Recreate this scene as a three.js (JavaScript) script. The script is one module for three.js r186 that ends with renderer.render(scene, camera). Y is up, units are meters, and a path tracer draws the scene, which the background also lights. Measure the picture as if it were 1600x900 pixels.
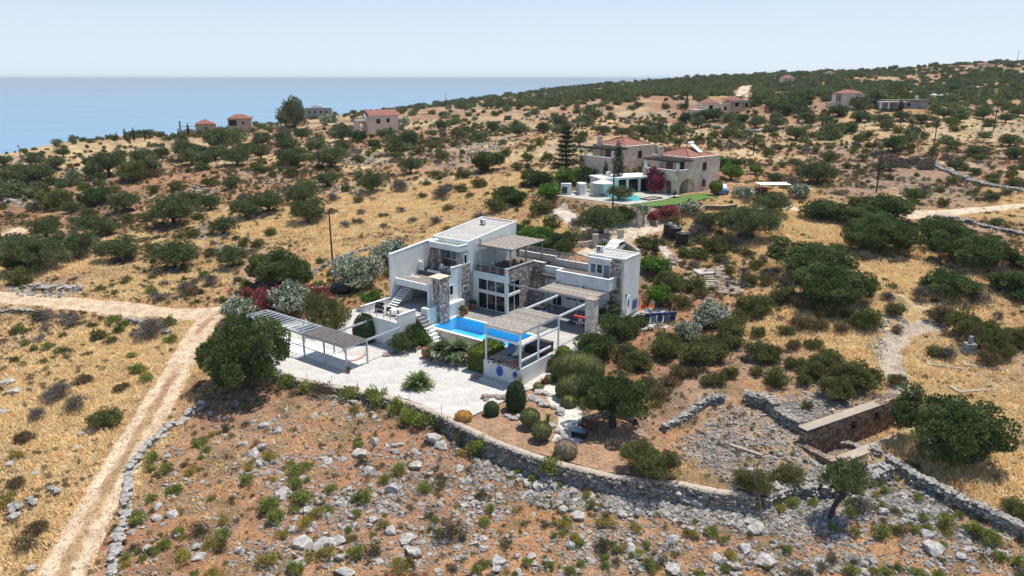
import * as THREE from 'three';
import { mergeGeometries, toCreasedNormals, mergeVertices } from 'three/addons/utils/BufferGeometryUtils.js';
import { RoundedBoxGeometry } from 'three/addons/geometries/RoundedBoxGeometry.js';

// ------------------------------------------------------------------ camera, sky, sun, exposure
const scene = new THREE.Scene();
const rgb0 = (r, g, b) => new THREE.Color().setRGB(r, g, b);
const CAM_H = 26, FOCAL = 1130, PITCH = Math.atan(327 / 1130);
const camera = new THREE.PerspectiveCamera(2 * Math.atan(450 / FOCAL) * 180 / Math.PI, 16 / 9, 0.5, 90000);
camera.position.set(0, CAM_H, 0);
camera.rotation.set(-PITCH, 0, 0);
scene.add(camera);
const renderer = new THREE.WebGLRenderer({ antialias: true });
renderer.toneMapping = THREE.LinearToneMapping;
renderer.toneMappingExposure = 1.14;
renderer.shadowMap.enabled = true;

const sunDir = new THREE.Vector3(0.264, 0.875, -0.407).normalize();
const sun = new THREE.DirectionalLight(new THREE.Color().setRGB(1, 0.95, 0.86), 5.0);
sun.position.copy(sunDir).multiplyScalar(400); sun.target.position.set(0, 0, -90);
sun.castShadow = true; sun.shadow.mapSize.set(4096, 4096);
Object.assign(sun.shadow.camera, { left: -160, right: 160, top: 160, bottom: -160, near: 1, far: 900 });
scene.add(sun, sun.target);

{ // clear hazy summer sky
  const W = 512, Hh = 256, data = new Float32Array(W * Hh * 4);
  const stops = [[0, 0.70, 0.785, 0.855], [2, 0.66, 0.76, 0.85], [7, 0.51, 0.645, 0.82], [18, 0.33, 0.48, 0.70], [40, 0.125, 0.225, 0.45], [90, 0.06, 0.13, 0.34]];
  const v = new THREE.Vector3();
  for (let r = 0; r < Hh; r++) for (let c = 0; c < W; c++) {
    const el = ((r + 0.5) / Hh - 0.5) * Math.PI, az = ((c + 0.5) / W - 0.5) * 2 * Math.PI;
    v.set(Math.cos(az) * Math.cos(el), Math.sin(el), Math.sin(az) * Math.cos(el));
    const e = Math.max(0, el * 180 / Math.PI);
    let i = 0; while (i < stops.length - 2 && stops[i + 1][0] < e) i++;
    const a = stops[i], b = stops[i + 1], t = Math.min(1, (e - a[0]) / (b[0] - a[0]));
    const glow = 0.14 * Math.pow(Math.max(0, v.dot(sunDir)), 3);
    const o = (r * W + c) * 4;
    for (let k = 0; k < 3; k++) data[o + k] = a[k + 1] + (b[k + 1] - a[k + 1]) * t + glow * [1, 0.98, 0.92][k];
    data[o + 3] = 1;
  }
  const tex = new THREE.DataTexture(data, W, Hh, THREE.RGBAFormat, THREE.FloatType);
  tex.mapping = THREE.EquirectangularReflectionMapping; tex.magFilter = THREE.LinearFilter; tex.needsUpdate = true;
  scene.background = tex; scene.environment = tex;
}

scene.fog = new THREE.FogExp2(rgb0(0.76, 0.88, 1.0), 0.00008); // thin sea haze

// ------------------------------------------------------------------ helpers
function rng(seed) { let s = seed >>> 0; return () => { s = (s + 0x6D2B79F5) >>> 0; let t = Math.imul(s ^ (s >>> 15), 1 | s); t = (t + Math.imul(t ^ (t >>> 7), 61 | t)) ^ t; return ((t ^ (t >>> 14)) >>> 0) / 4294967296; }; }
const { clamp, lerp, smoothstep } = THREE.MathUtils;
const hash = (x, y) => { let h = Math.imul(x | 0, 374761393) + Math.imul(y | 0, 668265263) | 0; h = Math.imul(h ^ (h >>> 13), 1274126177); return ((h ^ (h >>> 16)) >>> 0) / 4294967296; };
function vnoise(x, y) { const ix = Math.floor(x), iy = Math.floor(y), fx = x - ix, fy = y - iy, u = fx * fx * (3 - 2 * fx), w = fy * fy * (3 - 2 * fy); return lerp(lerp(hash(ix, iy), hash(ix + 1, iy), u), lerp(hash(ix, iy + 1), hash(ix + 1, iy + 1), u), w); }
function fbm(x, y, n = 4) { let s = 0, a = 0.5, t = 0; for (let i = 0; i < n; i++) { s += a * vnoise(x, y); t += a; a *= 0.5; x = x * 2.03 + 17.1; y = y * 2.03 + 5.7; } return s / t; }
const rgb = (r, g, b) => new THREE.Color().setRGB(r, g, b);
const names = new Map();
function numbered(n) { const k = names.get(n) ?? 0; names.set(n, k + 1); return k ? `${n}_${String(k).padStart(3, '0')}` : n; }
function tag(o, label, category, group) { o.userData.label = label; o.userData.category = category; if (group) o.userData.group = group; return o; }
function shadows(o) { o.traverse((m) => { if (m.isMesh) { m.castShadow = m.receiveShadow = true; } }); return o; }
function thing(name, label, category, group) { const o = new THREE.Group(); o.name = numbered(name); o.userData.kind = 'thing'; scene.add(o); return tag(o, label, category, group); }
function part(parent, name, geo, mat) { const m = new THREE.Mesh(Array.isArray(geo) ? mergeGeometries(geo.map((g) => clean(g))) : geo, mat); m.name = parent === scene ? numbered(name) : name; m.castShadow = m.receiveShadow = true; parent.add(m); return m; }
function structure(name, geo, mat) { const m = part(scene, name, geo, mat); m.userData.kind = 'structure'; return m; }
function clean(g) { g = g.index ? g.toNonIndexed() : g; for (const k of Object.keys(g.attributes)) if (!['position', 'normal', 'uv'].includes(k)) g.deleteAttribute(k); if (!g.attributes.uv) g.setAttribute('uv', new THREE.Float32BufferAttribute(new Float32Array(g.attributes.position.count * 2), 2)); if (!g.attributes.normal) g.computeVertexNormals(); return g; }
// box given by its extents, uv in metres
function bx(x0, x1, y0, y1, z0, z1) {
  const g = new THREE.BoxGeometry(Math.abs(x1 - x0), Math.abs(y1 - y0), Math.abs(z1 - z0)); g.translate((x0 + x1) / 2, (y0 + y1) / 2, (z0 + z1) / 2); return metreUV(g);
}
function metreUV(g) {
  g = g.index ? g.toNonIndexed() : g; const p = g.attributes.position, n = g.attributes.normal, uv = new Float32Array(p.count * 2);
  for (let i = 0; i < p.count; i++) { const ax = Math.abs(n.getX(i)), ay = Math.abs(n.getY(i)), az = Math.abs(n.getZ(i)); if (ay >= ax && ay >= az) { uv[2 * i] = p.getX(i); uv[2 * i + 1] = p.getZ(i); } else if (ax >= az) { uv[2 * i] = p.getZ(i); uv[2 * i + 1] = p.getY(i); } else { uv[2 * i] = p.getX(i); uv[2 * i + 1] = p.getY(i); } }
  g.setAttribute('uv', new THREE.BufferAttribute(uv, 2)); return g;
}
function tube(pts, r, seg = 6, rad = 6) { return new THREE.TubeGeometry(new THREE.CatmullRomCurve3(pts.map((p) => new THREE.Vector3(...p))), seg, r, rad, false); }
function bar(a, b, w, h = w) { // square beam from a to b
  const A = new THREE.Vector3(...a), B = new THREE.Vector3(...b), L = A.distanceTo(B), g = new THREE.BoxGeometry(w, h, L), m = new THREE.Matrix4().lookAt(A, B, Math.abs(B.y - A.y) > 0.9 * L ? new THREE.Vector3(1, 0, 0) : new THREE.Vector3(0, 1, 0));
  g.applyMatrix4(m); g.translate((A.x + B.x) / 2, (A.y + B.y) / 2, (A.z + B.z) / 2); return g.toNonIndexed();
}
function cyl(r0, r1, h, x, y, z, n = 12) { const g = new THREE.CylinderGeometry(r1, r0, h, n); g.translate(x, y + h / 2, z); return g; }
function extrudeSide(poly, x0, x1) { // polygon in (z,y) extruded along x
  const s = new THREE.Shape(poly.map(([z, y]) => new THREE.Vector2(z, y))), g = new THREE.ExtrudeGeometry(s, { depth: x1 - x0, bevelEnabled: false });
  g.applyMatrix4(new THREE.Matrix4().set(0, 0, 1, x0, 0, 1, 0, 0, 1, 0, 0, 0, 0, 0, 0, 1)); // (z,y,d)->(d,y,z): mirrored
  const q = g.index ? g.toNonIndexed() : g, p = q.attributes.position.array; for (let i = 0; i < p.length; i += 9) for (let k = 0; k < 3; k++) { const t = p[i + 3 + k]; p[i + 3 + k] = p[i + 6 + k]; p[i + 6 + k] = t; }
  q.computeVertexNormals(); return metreUV(q);
}

// ------------------------------------------------------------------ unprojection and terrain
const cP = Math.cos(PITCH), sP = Math.sin(PITCH);
const ray = (px, py) => { const x = (px - 800) / FOCAL, y = (450 - py) / FOCAL; return [x, -sP + y * cP, -cP - y * sP]; };
const atH = (px, py, h) => { const d = ray(px, py), t = (h - CAM_H) / d[1]; return [d[0] * t, d[2] * t]; };
const CTRL = [ // pixel of the photograph and the height of the ground there
  [0, 900, -4.6], [400, 900, -4.2], [800, 900, -4], [1200, 900, -4], [1600, 900, -3.6], [-250, 950, -5], [1850, 950, -4], [800, 1150, -5], [200, 1150, -5.4], [1400, 1150, -5],
  [600, 740, -3.3], [300, 720, -3.3], [50, 700, -3.4], [1000, 830, -3.4], [1400, 830, -3], [1250, 800, -2.9], [200, 600, -2.6], [0, 560, -2.7], [100, 540, -2.4],
  [480, 622, -2.2], [560, 638, -2.3], [640, 656, -2.5], [700, 684, -2.8], [850, 745, -2.95], [1000, 785, -2.8], [1150, 792, -2.5], [350, 630, -2.6],
  [440, 560, -1.6], [600, 590, -1.6], [760, 640, -1.6], [900, 700, -1.7], [980, 720, -1.8],
  [1050, 500, 0.1], [1110, 440, 1.8], [1180, 480, 1.3], [1200, 600, -0.9], [1300, 520, 1.2], [1350, 600, -0.5], [1430, 550, 0.4], [1550, 600, 0], [1500, 700, -1.2], [1300, 690, -1.9], [1100, 680, -1.7], [1590, 780, -1.9], [1000, 620, -1.3], [1080, 600, -0.8], [1180, 750, -2],
  [1250, 440, 2.8], [1500, 420, 3.6], [1400, 350, 5.6], [1580, 340, 6.2], [1590, 300, 7.6], [1300, 300, 7.4], [1450, 250, 9.6], [1590, 230, 11.5],
  [1060, 303, 7.2], [900, 312, 6.2], [1130, 297, 7.4], [1000, 392, 3.4], [1080, 378, 3.9], [940, 382, 3.3], [800, 345, 4.4], [700, 352, 3], [640, 332, 3.2], [500, 405, 0.2], [560, 445, -0.9], [450, 478, -1.5], [520, 475, -1.4],
  [600, 252, 6], [400, 302, 2.6], [200, 302, 0.8], [50, 302, 0], [100, 402, -1.4], [300, 402, -0.5], [0, 466, -2.2], [150, 480, -2], [330, 490, -1.6], [30, 366, -0.9],
  [800, 232, 8.8], [1000, 202, 11.2], [1200, 192, 12.2], [1125, 183, 12.4], [1323, 167, 14.5], [1500, 172, 15.4], [590, 209, 7.6], [375, 208, 3], [300, 213, 2], [500, 185, 5], [700, 182, 8.4], [850, 168, 12.5], [1000, 152, 17.5], [1200, 160, 18], [1400, 150, 20],
  [-150, 400, -1.8], [-200, 520, -3], [-200, 280, -0.8], [1800, 400, 5.6], [1850, 600, 0.5], [1800, 250, 11.8],
].map(([x, y, h]) => { const [X, Z] = atH(x, y, h); return [X, Z, h]; });
const EDGE = [[-500, 300, 190], [0, 244, 250], [200, 214, 330], [450, 191, 430], [600, 173, 560], [700, 161, 680], [800, 148, 800], [920, 134, 900], [1000, 128, 800], [1100, 121, 760], [1200, 117, 780], [1300, 112, 800], [1450, 104, 800], [1600, 96, 800], [1900, 88, 800]]; // where the land drops out of sight
const azOf = (px, py) => { const d = ray(px, py); return Math.atan2(d[0], -d[2]); };
const EDGES = EDGE.map(([px, py, D]) => { const d = ray(px, py), k = D / Math.hypot(d[0], d[2]); CTRL.push([d[0] * k, d[2] * k, CAM_H + d[1] * k]); return [azOf(px, py), D]; });
const warp = (x, z) => [Math.log(Math.max(26, Math.hypot(x, z))) * 1.0, clamp(Math.atan2(x, -z), -1.25, 1.25) * 1.4];
const U2 = (r2) => r2 < 1e-12 ? 0 : 0.5 * r2 * Math.log(r2);
const TPS = (() => {
  const P = CTRL.map((c) => warp(c[0], c[1])), n = P.length, N = n + 3, A = Array.from({ length: N }, () => new Float64Array(N + 1));
  for (let i = 0; i < n; i++) { for (let j = 0; j < n; j++) A[i][j] = U2((P[i][0] - P[j][0]) ** 2 + (P[i][1] - P[j][1]) ** 2); A[i][i] += 0.0015; A[i][n] = A[n][i] = 1; A[i][n + 1] = A[n + 1][i] = P[i][0]; A[i][n + 2] = A[n + 2][i] = P[i][1]; A[i][N] = CTRL[i][2]; }
  for (let c = 0; c < N; c++) { let m = c; for (let r = c + 1; r < N; r++) if (Math.abs(A[r][c]) > Math.abs(A[m][c])) m = r; [A[c], A[m]] = [A[m], A[c]]; for (let r = c + 1; r < N; r++) { const f = A[r][c] / A[c][c]; if (f) for (let k = c; k <= N; k++) A[r][k] -= f * A[c][k]; } }
  const w = new Float64Array(N); for (let c = N - 1; c >= 0; c--) { let s = A[c][N]; for (let k = c + 1; k < N; k++) s -= A[c][k] * w[k]; w[c] = s / A[c][c]; }
  return { P, w, n };
})();
function tps(x, z) { const [s, t] = warp(x, z), { P, w, n } = TPS; let v = w[n] + w[n + 1] * s + w[n + 2] * t; for (let i = 0; i < n; i++) { const a = s - P[i][0], b = t - P[i][1]; v += w[i] * U2(a * a + b * b); } return v; }
function edgeD(x, z) { const a = Math.atan2(x, -z); if (a <= EDGES[0][0]) return EDGES[0][1]; for (let i = 1; i < EDGES.length; i++) if (a <= EDGES[i][0]) return lerp(EDGES[i - 1][1], EDGES[i][1], (a - EDGES[i - 1][0]) / (EDGES[i][0] - EDGES[i - 1][0])); return EDGES[EDGES.length - 1][1]; }
function inPoly(P, x, z) { let c = false; for (let i = 0, j = P.length - 1; i < P.length; j = i++) if ((P[i][1] > z) !== (P[j][1] > z) && x < (P[j][0] - P[i][0]) * (z - P[i][1]) / (P[j][1] - P[i][1]) + P[i][0]) c = !c; return c; }
function lineDist(P, x, z, closed) { let m = 1e9; const n = P.length; for (let i = closed ? 0 : 1; i < n; i++) { const a = P[(i + n - 1) % n], b = P[i], dx = b[0] - a[0], dz = b[1] - a[1], t = clamp(((x - a[0]) * dx + (z - a[1]) * dz) / (dx * dx + dz * dz), 0, 1); m = Math.min(m, Math.hypot(x - a[0] - dx * t, z - a[1] - dz * t)); } return m; }
class Zone { constructor(P) { this.P = P; const xs = P.map((p) => p[0]), zs = P.map((p) => p[1]); this.b = [Math.min(...xs) - 3, Math.max(...xs) + 3, Math.min(...zs) - 3, Math.max(...zs) + 3]; } near(x, z) { const b = this.b; return x > b[0] && x < b[1] && z > b[2] && z < b[3]; } has(x, z) { return this.near(x, z) && inPoly(this.P, x, z); } sd(x, z) { if (!this.near(x, z)) return 9; const d = lineDist(this.P, x, z, true); return inPoly(this.P, x, z) ? -d : d; } }
const pxPoly = (h, L) => L.map(([x, y]) => atH(x, y, h));
// villa frame: a to the right along the front, b into the depth
const VU = [0.801, 0.599], VV = [0.599, -0.801], VA = -Math.atan2(0.599, 0.801);
const vxz = (a, b) => { const u = a - 58.3, v = b + 55; return [u * VU[0] + v * VV[0], u * VU[1] + v * VV[1]]; };
const GARDEN = -1.6;
const WALL_PX = [[426, 574], [436, 590], [480, 597], [560, 612], [640, 630], [690, 650], [725, 668], [765, 687], [830, 712], [900, 732], [960, 746], [1010, 752], [1060, 757], [1120, 769], [1182, 776]];
const zGarden = new Zone(pxPoly(GARDEN, [[392, 525], ...WALL_PX, [1186, 755], [1100, 715], [1030, 700], [985, 650], [930, 590], [905, 560], [640, 510], [560, 480], [440, 480]]));
const zVilla = new Zone([[0.4, -2.6], [5.2, -2.6], [6.6, 0.9], [16.9, 0.9], [17.7, -3.2], [20.2, -3.2], [20.2, -0.4], [23, 3.2], [25.5, 12], [25, 21], [17, 18.6], [0, 17], [-0.4, 0]].map((p) => vxz(...p)));
const V2H = 7.2, V2S = 1.08, V2O = atH(1056.5, 305, V2H), V2A = [0.766, -0.643], V2B = [-0.643, -0.766];
const v2xz = (p, q) => [V2O[0] + V2S * (p * V2A[0] + q * V2B[0]), V2O[1] + V2S * (p * V2A[1] + q * V2B[1])];
const zV2 = new Zone([[-15.5, 13], [-13.8, -3.6], [-8, -5], [4, -5], [12, -4], [13, 8], [2, 12], [-4, 13.5]].map((p) => v2xz(...p)));
const zPool = new Zone([[6.3, -0.6], [17.2, -0.6], [17.2, 4.1], [6.3, 4.1]].map((p) => vxz(...p)));
const RUIN_A = atH(1258, 705, -2.4), RUIN_B = atH(1405, 651, -2.4);
const zRuin = (() => { const dx = RUIN_B[0] - RUIN_A[0], dz = RUIN_B[1] - RUIN_A[1], L = Math.hypot(dx, dz), q = (s, t) => [RUIN_A[0] + dx / L * s - dz / L * t, RUIN_A[1] + dz / L * s + dx / L * t]; return new Zone([q(0.1, -0.42), q(L - 0.2, -0.42), q(L - 0.2, 2.9), q(0.1, 2.9)]); })();
const inGarden = (x, z, m) => x < 9.5 && zGarden.sd(x, z) < m;
const FLAT = [[zRuin, -3.3, 0.3], [zGarden, GARDEN, 0.5], [zVilla, -0.35, 1.0], [zPool, -2.2, 0.25], [zV2, V2H, 2.2]];
const zRocky = new Zone(pxPoly(-3.4, [[165, 905], [190, 800], [225, 720], [320, 645], [430, 605], [560, 640], [700, 680], [830, 735], [960, 765], [1180, 792], [1330, 760], [1440, 780], [1620, 870], [1700, 1150], [100, 1150]]));
const zScree = new Zone(pxPoly(-1.9, [[1060, 720], [1120, 640], [1200, 650], [1290, 600], [1400, 640], [1330, 700], [1420, 745], [1560, 830], [1480, 820], [1340, 770], [1180, 785]]));
const zStony = new Zone(pxPoly(8.2, [[1260, 300], [1310, 262], [1420, 258], [1530, 275], [1570, 310], [1480, 322], [1380, 325]]));
const zPath = new Zone(pxPoly(0, [[1360, 520], [1395, 490], [1440, 500], [1460, 512], [1420, 530], [1400, 545], [1400, 570], [1435, 600], [1425, 615], [1390, 615], [1382, 570]]));
function landRaw(x, z) {
  const r = Math.hypot(x, z), D = edgeD(x, z); let h;
  if (r > D) { const k = D / r, d = r - D; h = tps(x * k, z * k) - (d < 60 ? d * d * 0.004 : 14.4 + (d - 60) * 0.42); } else h = tps(x, z);
  return Math.max(h, -175);
}
function ground(x, z) {
  let h = landRaw(x, z);
  const r = Math.hypot(x, z);
  h += (fbm(x * 0.13, z * 0.13, 3) - 0.5) * 0.5 * clamp(r / 60, 0.6, 4) + (fbm(x * 0.7, z * 0.7, 2) - 0.5) * 0.16;
  for (const [zn, lv, w] of FLAT) { const d = zn.sd(x, z); if (d < w) h = lerp(h, lv, 1 - smoothstep(d, 0, w)); }
  return h;
}
function hit(px, py) { // first point of the land under a pixel
  const d = ray(px, py); let t0 = 20, t = 20;
  while (t < 1500) { const x = d[0] * t, z = d[2] * t; if (CAM_H + d[1] * t < ground(x, z)) break; t0 = t; t *= 1.02; t += 0.2; }
  for (let i = 0; i < 14; i++) { const m = (t0 + t) / 2; if (CAM_H + d[1] * m < ground(d[0] * m, d[2] * m)) t = m; else t0 = m; }
  const x = d[0] * t, z = d[2] * t; return { x, z, y: ground(x, z), k: t / FOCAL, r: Math.hypot(x, z) }; // k: metres per pixel there
}
const rot2 = (x, z, a) => [x * Math.cos(a) + z * Math.sin(a), -x * Math.sin(a) + z * Math.cos(a)];
// ------------------------------------------------------------------ procedural textures and materials
function tileNoise(u, v, n, seed) { // periodic value noise, n cells
  const x = u * n, y = v * n, ix = Math.floor(x), iy = Math.floor(y), fx = x - ix, fy = y - iy, a = fx * fx * (3 - 2 * fx), b = fy * fy * (3 - 2 * fy), m = (k) => ((k % n) + n) % n, H = (i, j) => hash(m(i) + seed * 131, m(j) + seed * 57);
  return lerp(lerp(H(ix, iy), H(ix + 1, iy), a), lerp(H(ix, iy + 1), H(ix + 1, iy + 1), a), b);
}
const tfbm = (u, v, n, seed, oct = 4) => { let s = 0, a = 0.5, t = 0; for (let i = 0; i < oct; i++) { s += a * tileNoise(u, v, n, seed + i); t += a; a *= 0.55; n *= 2; } return s / t; };
function texture(size, f, rep, srgb = true) {
  const d = new Uint8Array(size * size * 4);
  for (let j = 0; j < size; j++) for (let i = 0; i < size; i++) { const c = f(i / size, j / size), o = (j * size + i) * 4; for (let k = 0; k < 3; k++) d[o + k] = clamp(Math.round((Array.isArray(c) ? c[k] : c) * 255), 0, 255); d[o + 3] = 255; }
  const t = new THREE.DataTexture(d, size, size, THREE.RGBAFormat); t.wrapS = t.wrapT = THREE.RepeatWrapping; t.magFilter = THREE.LinearFilter; t.minFilter = THREE.LinearMipmapLinearFilter; t.generateMipmaps = true; if (srgb) t.colorSpace = THREE.SRGBColorSpace; t.repeat.set(1 / rep, 1 / rep); t.needsUpdate = true; return t;
}
function cells(u, v, n, seed) { // periodic cell pattern: [edge distance, id]
  const x = u * n, y = v * n, ix = Math.floor(x), iy = Math.floor(y); let f1 = 9, f2 = 9, id = 0;
  for (let j = -1; j <= 1; j++) for (let i = -1; i <= 1; i++) { const a = ((ix + i) % n + n) % n, b = ((iy + j) % n + n) % n, px = ix + i + 0.15 + 0.7 * hash(a + seed, b), py = iy + j + 0.15 + 0.7 * hash(a, b + seed * 3 + 9), d = Math.hypot(px - x, py - y); if (d < f1) { f2 = f1; f1 = d; id = hash(a * 7 + seed, b * 13 + 5); } else if (d < f2) f2 = d; }
  return [f2 - f1, id];
}
const tGround = texture(1024, (u, v) => {
  const n = tfbm(u, v, 8, 3, 5), g = tfbm(u, v, 90, 11, 3), s = tileNoise(u, v, 200, 21), [e, id] = cells(u, v, 46, 4);
  let k = 0.70 + 0.30 * n + 0.30 * (g - 0.5) + 0.2 * (s - 0.5); if (id > 0.86 && e > 0.16) k += 0.14; if (id < 0.12) k -= 0.16; return [k, k * 0.985, k * 0.96];
}, 6.5);
const tGroundB = texture(512, (u, v) => tfbm(u, v, 14, 7, 5) * 0.7 + 0.3 * tileNoise(u, v, 110, 3), 6.5, false);
const tGravel = texture(512, (u, v) => { const [e, id] = cells(u, v, 60, 8), n = tfbm(u, v, 5, 2, 4); const k = 0.86 + 0.1 * (n - 0.5) * 2 + 0.16 * (id - 0.5) - (e < 0.08 ? 0.06 : 0); return [k, k * 0.985, k * 0.96]; }, 4);
const tPlaster = texture(512, (u, v) => { const n = tfbm(u, v, 4, 5, 5), f = tileNoise(u, v, 170, 9), st = tfbm(u, v * 0.25, 20, 31, 3); const k = 0.91 + 0.14 * (n - 0.5) + 0.05 * (f - 0.5) - 0.22 * Math.max(0, st - 0.6); return [k, k, k * 0.985]; }, 5);
const tPlasterB = texture(256, (u, v) => tfbm(u, v, 40, 15, 3), 1.5, false);
const mason = (seed, pal, mortar) => texture(512, (u, v) => { const w = 0.012 * (tileNoise(u, v, 16, seed) - 0.5), [e, id] = cells(u + w, v * 1 + w, 14, seed), g = tfbm(u, v, 30, seed + 3, 3); if (e < 0.1) return mortar.map((c) => c * (0.85 + 0.3 * g)); const c = pal[Math.floor(id * pal.length) % pal.length]; return c.map((x) => x * (0.75 + 0.5 * g)); }, 3.6);
const masonB = (seed) => texture(512, (u, v) => { const w = 0.012 * (tileNoise(u, v, 16, seed) - 0.5), [e] = cells(u + w, v + w, 14, seed); return clamp(e * 4, 0, 1) * 0.8 + 0.2 * tfbm(u, v, 40, seed, 3); }, 3.6, false);
const tStoneGrey = mason(3, [[.56, .50, .48], [.42, .37, .36], [.68, .62, .57], [.50, .42, .37], [.40, .37, .38], [.78, .73, .68]], [.72, .69, .66]), tStoneB = masonB(3);
const tStonePale = mason(6, [[.82, .77, .71], [.79, .73, .67], [.84, .80, .75], [.75, .69, .62], [.81, .75, .71], [.83, .78, .70]], [.83, .79, .74]), tStonePaleB = masonB(6);
const tRock = texture(512, (u, v) => { const n = tfbm(u, v, 5, 41, 6), c = tfbm(u, v, 24, 47, 4), r = Math.abs(tfbm(u, v, 9, 53, 5) - 0.5) * 2; let k = 0.50 + 0.46 * n + 0.24 * (c - 0.5); if (r < 0.06) k *= 0.72; const o = Math.max(0, tfbm(u, v, 7, 61, 4) - 0.58) * 1.2; return [k + 0.10 * o, k * 0.985 - 0.02 * o, k * 0.965 - 0.20 * o]; }, 1);
const tRockB = texture(256, (u, v) => tfbm(u, v, 9, 71, 5), 1, false);
const tWood = texture(256, (u, v) => { const g = tfbm(u * 0.2, v, 60, 5, 3), n = tfbm(u, v, 5, 6, 3); const k = 0.72 + 0.4 * (g - 0.5) + 0.2 * (n - 0.5); return [k, k * 0.97, k * 0.93]; }, 1.2);
const tTile = texture(256, (u, v) => { const n = tfbm(u, v, 8, 5, 4); const k = 0.8 + 0.35 * (n - 0.5); return [k, k * 0.95, k * 0.92]; }, 3);
const tSea = texture(512, (u, v) => 0.22 + 0.5 * Math.pow(tfbm(u, v, 6, 91, 5), 1.6), 1, false); tSea.repeat.set(26, 150);
const M = (color, o = {}) => new THREE.MeshStandardMaterial({ color, roughness: 0.9, metalness: 0, ...o });
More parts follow.
